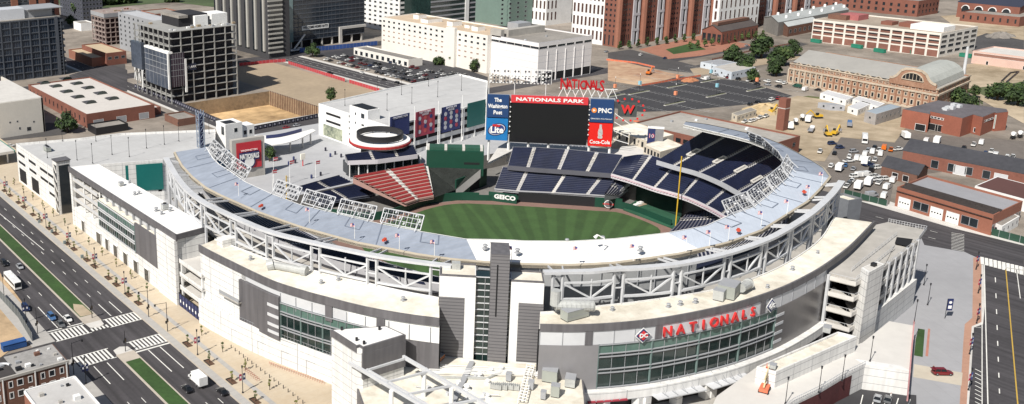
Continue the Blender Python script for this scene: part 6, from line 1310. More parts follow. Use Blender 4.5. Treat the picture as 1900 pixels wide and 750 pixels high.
zz = 18; C = G(418,233,22); s = MB(); s.box(C.x, C.y, 10, C.x+9, C.y+9, 22.4); s.box(C.x+9, C.y+1, 10, C.x+16, C.y+8, 20); s.build("wall", PAINT, t); s = MB(); s.box(C.x+.6,C.y+.6,22.4,C.x+6,C.y+6,22.6); s.build("roof", BLK, t)
win_parts(t, [(Vector((C.x,C.y+2.6,19)),(0,1,0),(-1,0,0),3,4.2),(Vector((C.x+5.5,C.y,19)),(1,0,0),(0,-1,0),2,2.2),(Vector((C.x+11,C.y+1,16.8)),(1,0,0),(0,-1,0),1.8,2.2),(Vector((C.x+14,C.y+1,16.8)),(1,0,0),(0,-1,0),1.8,2.2)], WW)
# garage under the banner: east part
P = GP([(302,296),(398,277),(430,262),(452,240),(448,215),(400,222)], 14)
gr = thing("parking_garage", "white parking garage beyond left field hung with league banners", "parking garage", (284,366,0))
P = GP([(591,192),(721,234),(903,189),(905,150),(853,137),(720,164),(640,182)], 17); poly_building(gr, P, 17, PAINT, DECK)
GP1 = Plane(xy([G(721,234,17)])[0], xy([G(903,189,17)])[0])
for k in range(4):
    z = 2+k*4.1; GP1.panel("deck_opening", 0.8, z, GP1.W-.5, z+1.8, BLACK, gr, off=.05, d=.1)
for k in range(9): a = GP1.W*k/8; GP1.panel("pier", a-.4 if k else 0, 0, a+.4, 16.9, PAINT, gr, off=.3, d=.3)
WPl = Plane(xy([G(721,234,17)])[0], xy([G(591,192,17)])[0])
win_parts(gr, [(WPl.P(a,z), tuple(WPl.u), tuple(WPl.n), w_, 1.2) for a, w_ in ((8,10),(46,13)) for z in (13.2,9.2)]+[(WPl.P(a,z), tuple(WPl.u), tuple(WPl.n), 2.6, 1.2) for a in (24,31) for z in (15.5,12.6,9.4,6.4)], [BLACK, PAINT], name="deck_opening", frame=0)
WPl.panel("mural", 38, 1, 55, 7, mat("mural_blue_green", (.12,.22,.25), var=.8, scale=.5, col2=(.4,.42,.3)), gr, off=.15); WPl.panel("mural", 21, 1, 27, 7, GLASSG, gr, off=.15)
sC = WPl.P(16, 0); s = MB(); u_, n_ = WPl.u, -WPl.n; q = [sC+WPl.n*.4, sC+WPl.n*.4+u_*15, sC+n_*7+u_*15, sC+n_*7]; s.prism(xy(q), 0, 21.5); s.build("stair_tower", PAINT, gr); s = MB(); q2 = [p.lerp(sum(q,Vector())/4, .12) for p in q]; s.prism(xy(q2), 21.5, 21.7); s.build("tower_roof", BLK, gr)
win_parts(gr, [(WPl.P(a,z,.42), tuple(WPl.u), tuple(WPl.n), w_, h_) for a, z, w_, h_ in ((20,18,3,2.6),(26,18,1.2,1.6),(20,13.4,2.4,1.2),(26,13.4,1.2,1.4),(20,9.4,2.4,1.2),(20,5.6,2.4,1.2))], WW)
def banner_on(pl, nm, pa, pb, pc, pd, m, lab, words=(), dots=None, off=.8, cat="banner"):
    """hanging banner from its four corner pixels on a wall plane (tl, tr, br, bl)"""
    q = [pl.at(*p) for p in (pa, pb, pc, pd)]; a0, a1 = (q[0][0]+q[3][0])/2, (q[1][0]+q[2][0])/2; z1, z0 = (q[0][1]+q[1][1])/2, (q[2][1]+q[3][1])/2
    t = thing(nm, lab, cat, tuple(pl.P(a0, z0, off))); pl.panel("cloth", a0, z0, a1, z1, m, t, off=off, d=.15); W_, H_ = a1-a0, z1-z0
    for wd, fx_, fy, sz, mm in words: pl.text(wd, a0+W_*fx_, z0+H_*fy, sz, mm, t, off=off+.06)
    if dots:
        nx, ny, mms = dots
        for i in range(nx):
            for j in range(ny): s = MB(); c = pl.P(a0+W_*(i+.7)/(nx+.4), z0+H_*(.1+.7*(j+.5)/ny), off+.03); s.tube(c, c+pl.n*.06, W_*.075, n=12); s.build("badge", mms[(i+j)%len(mms)], t)
    return t
LT = mat("banner_white", (.6,.6,.65), var=.1); LB_ = mat("banner_blue", (.03,.045,.17), rough=.6, var=.1); LR = mat("banner_red", (.42,.05,.09), rough=.6, var=.1)
banner_on(GP1, "wall_banner", (721,216),(758,210),(757,250),(722,254), LB_, "navy banner listing names, leftmost on the garage wall", [("WASHINGTON",.5,.9,1.5,LT)])
banner_on(GP1, "wall_banner", (769,207),(805,201),(804,248),(769,252), LR, "red NATIONAL LEAGUE banner of team badges on the garage", [("NATIONAL",.5,.93,1.7,LT),("LEAGUE",.5,.84,1.3,LT)], (3,4,[LR if False else LT, mat("badge_red", (.55,.1,.1)), LB_]))
banner_on(GP1, "wall_banner", (817,198),(852,193),(852,240),(817,244), LB_, "navy AMERICAN LEAGUE banner of round team badges", [("AMERICAN",.5,.93,1.6,LT),("LEAGUE",.5,.84,1.3,LT)], (3,4,[LT, STEEL, LR]))
banner_on(GP1, "wall_banner", (865,190),(898,186),(898,231),(865,234), TEAL, "plain teal screen at the right end of the garage wall")
for k in range(5): a_ = GP1.at(721+k*44, 230)[0]; s = MB(); s.tube(GP1.P(a_+ (0 if k else -1), 0, 1.4), GP1.P(a_+(0 if k else -1), 24, 1.4), .25, .15, n=8); s.build("mast", PAINT, gr)
# red NATIONALS banner board left
A = GG_ = G(437,318,4); B_ = G(487,310,4); bp = Plane((A.x,A.y),(B_.x,B_.y)); 
t = banner_on(bp, "team_banner", (436,266),(482,260),(486,305),(440,318), mat("team_red", (.5,.03,.045), rough=.5, var=.06), "large red NATIONALS team banner behind the left field light racks", off=.6)
a0_, z0_ = bp.at(461,290); W_ = bp.at(482,285)[0]-bp.at(438,290)[0]
s = MB(); c = bp.P(a0_, z0_-2.4, .9); s.tube(c, c+bp.n*.15, W_*.26, n=24); s.build("ball_badge", BLUEN, t); s = MB(); s.tube(c+bp.n*.15, c+bp.n*.25, W_*.2, n=24); s.build("ball_badge", PAINT, t)
s = MB(); s.prism(xy([bp.P(a0_-W_*.42,0,.8), bp.P(a0_+W_*.42,0,.8), bp.P(a0_+W_*.42,0,1.1), bp.P(a0_-W_*.42,0,1.1)]), z0_-1.6, z0_+2.2); s.build("name_plate", BLUEN, t)
bp.text("NATIONALS", a0_, z0_+.2, 3.2, PAINT, t, off=1.2, bold=.1, width=W_*.8); bp.text("WASHINGTON", a0_, z0_+3.1, 1.2, PAINT, t, off=1.0)
bt = thing("banner_tower", "concrete support structure holding the red team banner", "structure tower", tuple(bp.P(0,0,0))); bp.panel("wall", -1.5, 0, bp.W+1.2, bp.at(486,253)[1], CONC, bt, off=.2, d=2.5); bp.panel("side_screen", -9, 6, -2, 14, mat("geico_blue", (.02,.09,.18)), bt, off=-1.0)
bp.text("GEICO", -4.6, 12.0, 2.0, PAINT, bt, off=-.9)
# ---- north plaza ---------------------------------------------------------------------
sheet("plaza", GP([(120,372),(300,330),(520,250),(620,225),(720,290),(900,245),(1180,225),(1200,262),(1100,330),(700,420),(330,520)],0), mat("north_plaza", (.46,.45,.44), var=.1, scale=.2), z=.02) if False else None
NPZ = mat("north_plaza", (.41,.415,.43), var=.12, scale=.15); 
s = MB()
for x0,y0,x1,y1 in ((130,340,346,440),(346,225,381,440),(126,176,166,340),(166,140,268,176)): s.face([(x0,y0,.12),(x1,y0,.12),(x1,y1,.12),(x0,y1,.12)])
s.build("plaza", NPZ, kind="structure")
# curved plaza shelter roof between the garages
t = thing("plaza_shelter", "white swooping shelter roof on columns at the entrance between the garages", "shelter", tuple(G(530,262,0)))
pa_ = smooth(GP([(452,266),(500,270),(545,262),(586,243)], 6.5), 24); pb_ = smooth(GP([(470,252),(508,252),(548,248),(580,240)], 6.5), 24)
s = MB(); s.strip(xy(pa_), xy(pb_), 6.2, 6.7); s.build("roof", WROOF, t); s = MB(); pc_ = smooth(GP([(494,256),(520,253),(546,247),(560,243)], 7.2), 12); s.strip(xy(pc_), xy(offset(pc_,.5)), 6.8, 8.4); s.build("navy_parapet_sign", BLUEN, t)
for k in (2,7,12,17,21): p = pa_[k].lerp(pb_[k],.4); s = MB(); s.tube((p.x,p.y,0),(p.x,p.y,6.3),.45,n=10); s.build("column", CONC_L, t)
# ---- round red restaurant above the red seats ---------------------------------------
c = G(705,253,15); t = thing("round_restaurant", "red rimmed restaurant with a black ring roof above the red seats", "restaurant", (c.x,c.y,0)); 
def disc(nm, cx, cy, r, z0, z1, m, n=40, ry=None, rz=0):
    s = MB(); s.prism([(cx+r*math.cos(2*math.pi*k/n)*1, cy+(ry or r)*math.sin(2*math.pi*k/n)) for k in range(n)], z0, z1); return s.build(nm, m, t)
wd = (G(750,253,15)-G(661,253,15)).length/2
disc("base", c.x, c.y, wd*.8, 0, 11.5, BLACK); disc("deck", c.x, c.y, wd*1.22, 11.6, 12.4, CONC_L, 24); disc("red_rim", c.x, c.y, wd*1.3, 12.4, 13.4, mat("rim_red", (.42,.03,.03))); disc("roof", c.x, c.y, wd*1.26, 13.4, 13.9, WROOF)
s = MB(); R1_, R2_ = wd*.98, wd*.93; n = 48
for k in range(n):
    a, b = 2*math.pi*k/n, 2*math.pi*(k+1)/n; f = lambda r, q, z: (c.x+r*math.cos(q), c.y+r*math.sin(q), z)
    s.face([f(R1_,a,14.6), f(R1_,b,14.6), f(R1_,b,17.2), f(R1_,a,17.2)]); s.face([f(R2_,a,17.2), f(R2_,b,17.2), f(R2_,b,14.6), f(R2_,a,14.6)]); s.face([f(R1_,a,17.2), f(R1_,b,17.2), f(R2_,b,17.2), f(R2_,a,17.2)])
s.build("ring_sign", BLK, t)
for k in range(10): a = 2*math.pi*k/10; s = MB(); s.tube((c.x+R2_*math.cos(a),c.y+R2_*math.sin(a),13.8),(c.x+R2_*math.cos(a),c.y+R2_*math.sin(a),15),.12,n=6); s.build("post", BLK, t)
# navy seats and glazed stand below it
bank("narrow navy upper deck tucked below the round restaurant", [(645,302),(700,300),(775,290)], [(640,290),(700,282),(768,272)], 8, 11, 5, [.35,.7], fascia=MATS["white_fascia"], smoothed=False, gap=.8)
t = thing("club_building", "dark glazed club level with white columns under the narrow navy deck", "building", tuple(G(700,318,0)))
P0, P1 = G(648,304,7.5), G(780,289,7.5); cpl = Plane((P0.x,P0.y),(P1.x,P1.y)); cpl.panel("glass_front", 0, 2, cpl.W, 7.4, GLASS, t, off=-1.5, d=6)
for k in range(9): cpl.panel("column", cpl.W*k/8, 1, cpl.W*k/8+.4, 7.6, PAINT, t, off=.1, d=.4)
for k in range(16): a, z = cpl.W*k/16, 9.4; 
# batter's eye and green buildings
t = thing("batters_eye", "dark green sloping batter's eye lawn beside the red seats", "batters eye", tuple(G(850,340,-4)))
ps = [G(792,310,3.5), G(892,314,3.5), G(846,352,-3.4), G(803,368,-3.4)]; s = MB(); s.face(ps[::-1]); s.face(ps); o = s.build("slope", mat("dark_green_slope", (.045,.052,.047), var=.5, scale=1.5), t)
s = MB(); s.loft([p+Vector((0,0,0)) for p in (ps[1],ps[2])], [p-Vector((0,0,4)) for p in (ps[1],ps[2])]); s.beam(ps[0]+Vector((0,0,.3)), ps[3]+Vector((0,0,.3)), 1.0, .6); s.build("coping", CONC_L, t)
A, B_ = G(791,310,3.6), G(897,313,3.6); gpn = Plane((A.x,A.y),(B_.x,B_.y)); t = thing("green_block", "green rendered block with a dark window slot above the batter's eye", "building", tuple(A)); 
gpn.panel("wall", 0, 0, gpn.W, gpn.at(793,280)[1], GREENP, t, off=0, d=9); gpn.panel("window_slot", gpn.W*.66, gpn.at(850,305)[1], gpn.W*.93, gpn.at(850,301)[1], BLACK, t, off=.06, d=.1)
zt_ = gpn.at(793,280)[1]; gpn.panel("upper_tier", .5, zt_, gpn.W, zt_+1.2, mat("mid_green", (.02,.085,.055)), t, off=-2, d=6)
for k in range(4): gpn.panel("pier", gpn.W*k/3.2, zt_, gpn.W*k/3.2+1.2, zt_+1.4, CONC_L, t, off=-1.8, d=6)
t = thing("green_bay", "dark green service bay with open doorway behind the outfield corner", "service bay", tuple(G(880,350,-4)))
A, B_ = G(848,352,-3.4), G(905,330,-3.4); q_ = Plane((A.x,A.y),(B_.x,B_.y)); q_.panel("wall", 0, -7, q_.W, 1.0, GREENP, t, off=-.5, d=.6); A2_, z2_ = q_.at(880,345); q_.panel("doorway", q_.W*.45, -6.8, q_.W*.75, -1.5, BLACK, t, off=-.42, d=.1)
# white cart by the track
# ---- bullpen -----------------------------------------------------------------------------
t = thing("bullpen", "green floored bullpen with white benches beside the right field corner", "bullpen", tuple(G(1200,395,-5)))
bpn = [G(1156,388,-6.4), G(1180,372,-6.4), G(1262,402,-6.4), G(1252,424,-6.4)]; s = MB(); s.prism(xy(bpn), -6.9, -6.4); s.build("floor", mat("pen_green", (.02,.09,.05), var=.3), t)
pb2 = Plane(xy([G(1157,388,-6.5)])[0], xy([G(1180,349,2)])[0]); s = MB(); w0, w1 = G(1179,372,-6.4), G(1264,402,-6.4); s.loft([w0,w1],[w0+Vector((0,0,9)),w1+Vector((0,0,9))]); s.build("back_wall", mat("deep_green_wall", (.006,.03,.02), var=.3), t)
for x, y, w_ in ((1172,385,2.4),(1183,381,1.8),(1190,377,2.2)): p = G(x,y,-6.3); s = MB(); s.box(p.x-w_,p.y-.8,-6.4,p.x+w_,p.y+.8,-5.6); s.build("bench_roof", PAINT, t)
p = G(1190,379,-6.3); s = MB(); s.box(p.x-3,p.y-1.6,-6.35,p.x+2.5,p.y+1.6,-6.2); s.build("pitching_clay", TAN, t)
# ---- great scoreboard ------------------------------------------------------------------------
A, B_ = G(901,260,12), G(1134,271,12); SB = Plane((A.x,A.y),(B_.x,B_.y)); t = thing("scoreboard", "huge black video scoreboard framed by sponsor panels and red NATIONALS PARK header", "scoreboard", tuple(A))
BKM = mat("screen_black", (.012,.012,.014), rough=.35, var=0)
def sbp(nm, pts, m, off=.3, d=1.6, par=None):
    q = [SB.at(*p) for p in pts]; a0, a1 = (q[0][0]+q[3][0])/2, (q[1][0]+q[2][0])/2; z1, z0 = (q[0][1]+q[1][1])/2, (q[2][1]+q[3][1])/2
    o = SB.panel(nm, a0, z0, a1, z1, m, par or t, off=off, d=d); return o, a0, a1, z0, z1
_, a0, a1, z0, z1 = sbp("video_screen", ((947,192),(1092,195),(1088,270),(945,263)), BKM)
_, h0, h1, y0, y1 = sbp("header_panel", ((949,177),(1092,182),(1091,195),(948,190)), mat("header_red", (.6,.04,.05), rough=.5, var=.05)); SB.text("NATIONALS PARK", (h0+h1)/2, (y0+y1)/2, 2.2, PAINT, t, off=.4, bold=.06, width=(h1-h0)*.88)
def sponsor(nm, pts, m, lab): 
    o, a0, a1, z0, z1 = sbp(nm, pts, m, off=.5); tt = o; return a0, a1, z0, z1
a0, a1, z0, z1 = sponsor("sponsor_panel", ((905,175.5),(945,177),(943,219),(903,216)), mat("navy_panel", (.015,.05,.15), rough=.5, var=.05), ""); c_ = (a0+a1)/2
for wd_, f_ in (("The",.78),("Washington",.5),("Post",.22)): SB.text(wd_, c_, z0+(z1-z0)*f_, 2.5, PAINT, t, off=.6, bold=.08, width=(a1-a0)*(.34 if wd_ == "The" else .9 if wd_[0] == "W" else .4))
a0, a1, z0, z1 = sponsor("sponsor_panel", ((903,219),(943,220),(941,261),(901,259)), mat("lite_blue", (.01,.16,.42), rough=.5, var=.25, scale=.15), ""); c_ = (a0+a1)/2; zc_ = (z0+z1)/2
for r_, m_, o_ in ((1.0, BLUEN, .6), (.86, LT, .66), (.78, LB_, .72)):
    s = MB(); q = [SB.P(c_+(a1-a0)*.43*r_*math.cos(k*math.pi/12), zc_+(a1-a0)*.3*r_*math.sin(k*math.pi/12)+(a1-a0)*.08*r_*math.cos(k*math.pi/12), o_) for k in range(24)]; s.face(q if SB.u.cross(Vector((0,0,1))).dot(SB.n) > 0 else q[::-1]); s.build("oval_badge", m_, t)
SB.text("Lite", c_, zc_-.2, 4.2, PAINT, t, off=.85, bold=.15, width=(a1-a0)*.6); SB.text("Miller", c_-.2, zc_+1.9, 1.5, RED, t, off=.9, bold=.06)
a0, a1, z0, z1 = sponsor("sponsor_panel", ((1096,184),(1139,186),(1138,228),(1094,226)), MATS["navy_panel"], ""); c_ = (a0+a1)/2; SB.text("PNC", c_+1.3, z0+(z1-z0)*.52, 3, PAINT, t, off=.6, bold=.08, width=(a1-a0)*.58); SB.text("Official Bank of the Nationals", c_, z0+(z1-z0)*.16, .8, PAINT, t, off=.6, width=(a1-a0)*.9)
s = MB(); q_ = SB.P(a0+(a1-a0)*.17, z0+(z1-z0)*.53, .55); s.tube(q_, q_+SB.n*.1, 1.15, n=20); s.build("round_badge", mat("pnc_orange", (.75,.25,.05)), t); 
s = MB(); s.face([q_+SB.n*.14+SB.u*-.4+Vector((0,0,.55)), q_+SB.n*.14+SB.u*-.4-Vector((0,0,.55)), q_+SB.n*.14+SB.u*.6]); s.build("badge_arrow", PAINT, t)
a0, a1, z0, z1 = sponsor("sponsor_panel", ((1093,228),(1137,229),(1134,272),(1090,270)), mat("cola_red", (.68,.015,.01), rough=.5, var=.03), ""); c_ = (a0+a1)/2; H_ = z1-z0
SB.text("Coca-Cola", c_, z0+H_*.18, 2.4, PAINT, t, off=.6, bold=.05, width=(a1-a0)*.86)
s = MB(); prof = [(0,.95),(.045,.95),(.05,.8),(.09,.68),(.1,.55),(.075,.48),(.1,.4),(.08,.34),(0,.34)]; L1 = [SB.P(c_-x*H_, z0+y*H_, .62) for x, y in prof]; L2 = [SB.P(c_+x*H_, z0+y*H_, .62) for x, y in prof]; s.loft(L1, L2); s.loft(L2, L1); s.build("bottle_shape", PAINT, t)
# frame, legs, lamps of the board
s = MB(); aL, aR = SB.at(903,260)[0], SB.at(1136,272)[0]
SB.panel("back_frame", aL, 14, aR, SB.at(1020,180)[1], STEEL_G, t, off=-1.3, d=1.2)
for k in range(7): a = aL+1+(aR-aL-2)*k/6; s = MB(); s.beam(SB.P(a,2,-1), SB.P(a,15,-1), .8); s.build("support_leg", PAINT, t)
for a in (SB.at(946,230)[0], SB.at(1092,230)[0]):
    for k in range(7): s = MB(); p = SB.P(a, 17+k*2.3, .9); s.tube(p, p+SB.n*.3, .28, n=8); s.build("board_lamp", PAINT, t)
tl = thing("scoreboard_floodlights", "wide rack of floodlights standing above the left of the scoreboard", "floodlights", tuple(SB.P(SB.at(965,175)[0],36,-4)))
q0, q1 = SB.at(907,155), SB.at(1023,159); a0, a1 = q0[0], q1[0]; zb_, zt_ = (q0[1]+q1[1])/2, (SB.at(908,131)[1]+SB.at(1023,132)[1])/2
s = MB()
for z in (zb_, (zb_+zt_)/2, zt_): s.beam(SB.P(a0,z,-3), SB.P(a1,z,-3), .3)
for k in range(13): a = a0+(a1-a0)*k/12; s.beam(SB.P(a,zb_-(7 if k in (0,5,11) else 0),-3), SB.P(a,zt_,-3), .22)
s.build("frame", PAINT, tl)
for r in range(4):
    for c_i in range(18): s = MB(); p = SB.P(a0+(a1-a0)*(c_i+.5)/18, zb_+(zt_-zb_)*(r+.5)/4, -2.8); s.tube(p, p+SB.n*.5, .3, .45, n=8); s.build("floodlamp", LAMPM if (c_i*r+c_i) % 3 else PAINT, tl)
ts = thing("neon_name_sign", "red NATIONALS letter sign on white trusses above the scoreboard", "sign", tuple(SB.P(SB.at(1080,170)[0],36,-2)))
for ch, px, py in zip("NATIONALS", (1047,1057,1066,1074,1083,1092,1101,1109,1117), (158,159,158,159,160,160,160,161,162)):
    a_, z_ = SB.at(px, py); SB.text(ch, a_, z_, 7.0 if ch == "N" and px < 1050 or px > 1115 else 5.8, mat("deep_red", (.42,.01,.015), rough=.5, var=.05), ts, off=-1.4, depth=.6, bold=.16, name="letter", sx=.7)
s = MB(); b0, b1 = SB.at(1036,182), SB.at(1128,176)
for k in range(7): a = b0[0]+(b1[0]-b0[0])*k/6; s.beam(SB.P(a,33.5,-1.5), SB.P(a+2,38,-1.5), .25); s.beam(SB.P(a+4,33.5,-1.5), SB.P(a+2,38,-1.5), .25)
s.beam(SB.P(b0[0],37.6,-1.5), SB.P(b1[0]+4,37.6,-1.5), .25); s.build("truss", PAINT, ts)
tw = thing("neon_emblem", "red curly letter emblem with scattered red dots beside the scoreboard", "sign", tuple(SB.P(SB.at(1165,205)[0],25,-2)))
a_, z_ = SB.at(1165,205); SB.text("W", a_, z_, 5, RED, tw, off=-1.4, depth=.5, bold=.2); SB.panel("back_grid", a_-4, z_-3.4, a_+4, z_+3.2, mat("emblem_grey", (.06,.07,.07)), tw, off=-2, d=.2)
for k in range(14): q = 2*math.pi*k/14; s = MB(); p = SB.P(a_+7*math.cos(q), z_+5*math.sin(q), -1.5); s.tube(p, p+SB.n*.4, .5, n=8); s.build("red_dot", RED, tw)
for a, z in ((aR,16),): s = MB(); [s.beam(SB.P(aR, 15+k*4, -1), SB.P(aR+7, 13+k*3, -1.5), .25) for k in range(4)]; s.build("lattice", PAINT, tw)
# light tower left (blue lattice) and steel footbridge
p = G(373,270,18); lt = thing("lattice_tower", "grey blue lattice light tower standing beside the north garage", "tower", (p.x,p.y,0)); zt_ = 34
for dx, dy in ((-1.2,-1.2),(1.2,-1.2),(1.2,1.2),(-1.2,1.2)): s = MB(); s.beam((p.x+dx,p.y+dy,0),(p.x+dx,p.y+dy,zt_),.35); s.build("leg", mat("blue_steel", (.25,.3,.38), rough=.5), lt)
s = MB()
for k in range(11):
    z = 3*k
    for a, b in (((-1.2,-1.2),(1.2,-1.2)),((-1.2,-1.2),(-1.2,1.2))): s.beam((p.x+a[0],p.y+a[1],z),(p.x+b[0],p.y+b[1],z+3),.18); s.beam((p.x+a[0],p.y+a[1],z),(p.x+b[0],p.y+b[1],z),.18)
s.build("bracing", MATS["blue_steel"], lt); s = MB(); s.box(p.x-.5,p.y-1,2,p.x+.9,p.y+1,32); s.build("sign_panel", BLUEN, lt)
# ---- right field concourse huts -------------------------------------------------------------------
for lab, c_, l_, r_, h_, m1, m2 in (("cream concession building with dark doorways behind the right field deck", (1225,282), (1195,268), (1268,270), 14, mat("cream_wall", (.55,.49,.4)), CREAM),
   ("long cream roofed terrace building left of the concession building", (1200,262), (1130,238), (1250,250), 13, MATS["cream_wall"], CREAM),):
    B = block("concession_building", lab, "building", c_, l_, r_, h_, m1, m2, axis=False, par=.2); rows(B, 'w', 1, 1, 5, 1.6, 2.6, [BLACK, CONC], h_-2.2)
t = thing("number_cube", "dark cube with a white roof and a small red figure on its face", "kiosk", tuple(G(1215,260,12))); A, B_ = G(1201,256,15), G(1215,257,15); q_ = Plane((A.x,A.y),(B_.x,B_.y)); q_.panel("wall", 0, 10, q_.W*1.0, 19.5, BLUEN, t, off=0, d=3); q_.panel("side_wall", q_.W, 10, q_.W*2.1, 19.5, mat("cube_grey",(.2,.2,.21)), t, off=-.05, d=3); q_.panel("roof", -.1, 19.5, q_.W*2.15, 19.8, WROOF, t, off=.1, d=3.3); q_.text("10", q_.W*.5, 16, 2.8, LR, t, off=.1, bold=.05); q_.text("10", q_.W*.5, 16, 2.2, LT, t, off=.16)
# concourse surface behind the right field deck
s = MB(); s.prism(xy(GP([(1140,296),(1152,272),(1212,268),(1226,288),(1222,300),(1190,298)], 9)), 8, 9); s.build("concourse_floor", CONC_L, kind="structure")
s = MB(); s.prism(xy(GP([(905,300),(925,270),(940,262),(1150,275),(1160,290),(950,278)], 8)), 6.5, 7.5); s.build("concourse_floor", CONC_L, kind="structure")
# ---- east ramp building -----------------------------------------------------------------------------
t = thing("ramp_building", "open multi level pedestrian ramp building behind the white stair tower", "ramp building", tuple(G(1620,560,0)))
zd = 21.0; RP = GP([(1540,508),(1586,520),(1600,505),(1640,492),(1664,452),(1706,436),(1719,428),(1650,414),(1615,428)], zd)
cA, cB = GP([(1538,512),(1588,526)], zd); 
FL_ = [xy(GP([(1538,505),(1588,522),(1640,494),(1664,447),(1704,447),(1719,427),(1648,412),(1626,417)], zd))]
for P in FL_: s = MB(); s.prism(P, zd-.6, zd); s.build("top_deck", CONC, t)
o_ = GP([(1538,512),(1588,524),(1618,508),(1640,496),(1704,447)], zd)
def drop(z): return [(p.x, p.y) for p in o_]
for z in (zd-.2, 16.2, 11.6, 7.0):
    s = MB(); path = [Vector((p.x,p.y,0)) for p in o_]; s.strip(xy(path), xy(offset(path, 14)), z-1.1, z-.3); s.build("deck", CONC, t)
    s = MB(); s.strip(xy(offset(path,-.1)), xy(offset(path,.15)), z-.9, z+.3); s.build("parapet", CONC_L, t)
    s = MB(); pp = resample(path, 40); pp = offset(pp, 0)
    for k in range(39): s.beam((pp[k].x,pp[k].y,z+1.2),(pp[k+1].x,pp[k+1].y,z+1.2),.08); s.beam((pp[k].x,pp[k].y,z+.3),(pp[k].x,pp[k].y,z+1.2),.05)
    s.build("railing", STEEL, t)
s = MB(); s.strip(xy(offset(path, 9)), xy(offset(path, 9.5)), 0, zd-.8); s.build("core_wall", BLACK, t)
for f in (0, .28, .52, .62, .72, .82, .91, 1): p = resample(path, 101)[int(f*100)]; s = MB(); s.box(p.x-.35,p.y-.35,0,p.x+.35,p.y+.35,zd+.4); s.build("column", STEEL, t)
s = MB(); r0 = [G(1626,488,zd-1.5), G(1640,492,zd-1.5), G(1697,455,16.8), G(1668,447,16.8)]; s.face(r0[::-1]); s.face(r0); s = MB(); s.face([p+Vector((0,0,.03)) for p in GP([(1664,440),(1694,444),(1686,458),(1660,452)], zd)][::-1]); s.build("ramp_mouth_shade", BLACK, t)  # flat black quad on the deck, the opening's darkness painted in
s = MB(); 
for a, b in (((1580,505),(1664,438)),((1588,522),(1660,462)),((1648,413),(1719,427)),((1719,427),(1704,447))):
    A, B_ = G(*a,zd), G(*b,zd)
    for k in range(14): p, q = A.lerp(B_,k/14), A.lerp(B_,(k+1)/14); s.beam(p+Vector((0,0,1.3)), q+Vector((0,0,1.3)), .09); s.beam(p+Vector((0,0,.6)), q+Vector((0,0,.6)), .06); s.beam(p, p+Vector((0,0,1.3)), .08)
s.build("fence", STEEL, t)
wA, wB = G(1618,640,6.8), G(1700,573,0); lw = MB(); p0, p1 = G(1612,612,7), G(1702,572,0)
q0, q1 = path[2], path[4]; s = MB(); qa, qb = Vector((q0.x,q0.y,0))+Vector((1.2,-1.2,0)), Vector((q1.x,q1.y,0))+Vector((.9,-.9,0)); s.prism(xy([qa, qb, qb-Vector((1,-1,0)), qa-Vector((1,-1,0))]), 0, 8.6); s.build("lower_wall", WHITE, t)
st = thing("stair_tower", "tall blank white stair tower in front of the ramp building", "tower", tuple(G(1601,636,7)))
Tz = 24.2; TB = GP([(1598,497),(1612,506),(1641,490),(1627,485)], Tz); s = MB(); s.prism(xy(TB), 0, Tz); s.build("wall", WHITE, st); s = MB(); cc_ = sum(TB,Vector())/4; s.prism([(cc_.x+(p.x-cc_.x)*.8, cc_.y+(p.y-cc_.y)*.8) for p in TB], Tz, Tz+.05); s.build("roof", CONC_L, st); s = MB(); s.box(cc_.x-.4,cc_.y-.6,Tz,cc_.x+.9,cc_.y+.5,Tz+1); s.build("vent", BLK, st)
# grey end box at the facade's far end
B = block("end_box", "grey clad box with cream roof at the far end of the south roof", "building", (1575,372), (1540,362), (1600,368), 22, mat("box_grey",(.16,.17,.19)), CREAM, axis=False)
# ---- terrace, lower cream building, south east corner --------------------------------------------------
TR = GP([(1300,800),(1330,735),(1403,682),(1444,688),(1590,640),(1600,636),(1618,622),(1650,596),(1694,604),(1690,690),(1605,678),(1560,700),(1520,724),(1470,748),(1400,800)], 7)
t = thing("terrace", "pale concrete upper terrace with railing curving round the foot of the south facade", "terrace", tuple(G(1500,700,0))); s = MB(); s.prism(xy(TR), 0, 7, 1, 0); s.build("deck", [mat("terrace_concrete", (.6,.58,.55), var=.08, scale=.3), WHITE], t)
s = MB(); ed = resample(GP([(1605,678),(1560,700),(1520,724),(1470,748),(1430,780)], 7), 60)
for k in range(59): p, q = ed[k], ed[k+1]; s.beam(p+Vector((0,0,1.2)), q+Vector((0,0,1.2)), .1); s.beam(p+Vector((0,0,.6)), q+Vector((0,0,.6)), .05); s.beam(p, p+Vector((0,0,1.2)), .07)
s.build("railing", STEEL, t)
s = MB(); a, b = G(1696,597,7), G(1683,745,7); s.beam(a+Vector((0,0,.3)), b+Vector((0,0,.3)), .3, .5); s.build("red_rail", mat("faded_red", (.5,.25,.25)), t); s = MB(); s.ribbon(xy(offset(ed[8:], -.12)), 0, 6.1); s.ribbon(xy(offset(ed[8:], .12)), 0, 6.1); s.build("underpass_shade", mat("maroon_gap_shade", (.09,.02,.022), var=.4, scale=.5), t)  # dark maroon ribbon: shadowed gap and maroon columns below the edge, put into colour
B = block("cream_annex", "low cream roofed annex with white walls in front of the south facade", "building", (1440,690), (1404,680), (1590,624), 11.5, WHITE, CREAM, axis=False, par=.6)
onroof(1534,616,2.6,1.8,1.6,DUCT,"air_handler","silver unit at the upper end of the cream annex roof","air handler",z=11,rz=.4); onroof(1434,684,1.8,1.4,1.2,DUCT,"air_handler","small unit at the lower corner of the cream annex roof","air handler",z=11,rz=.4)
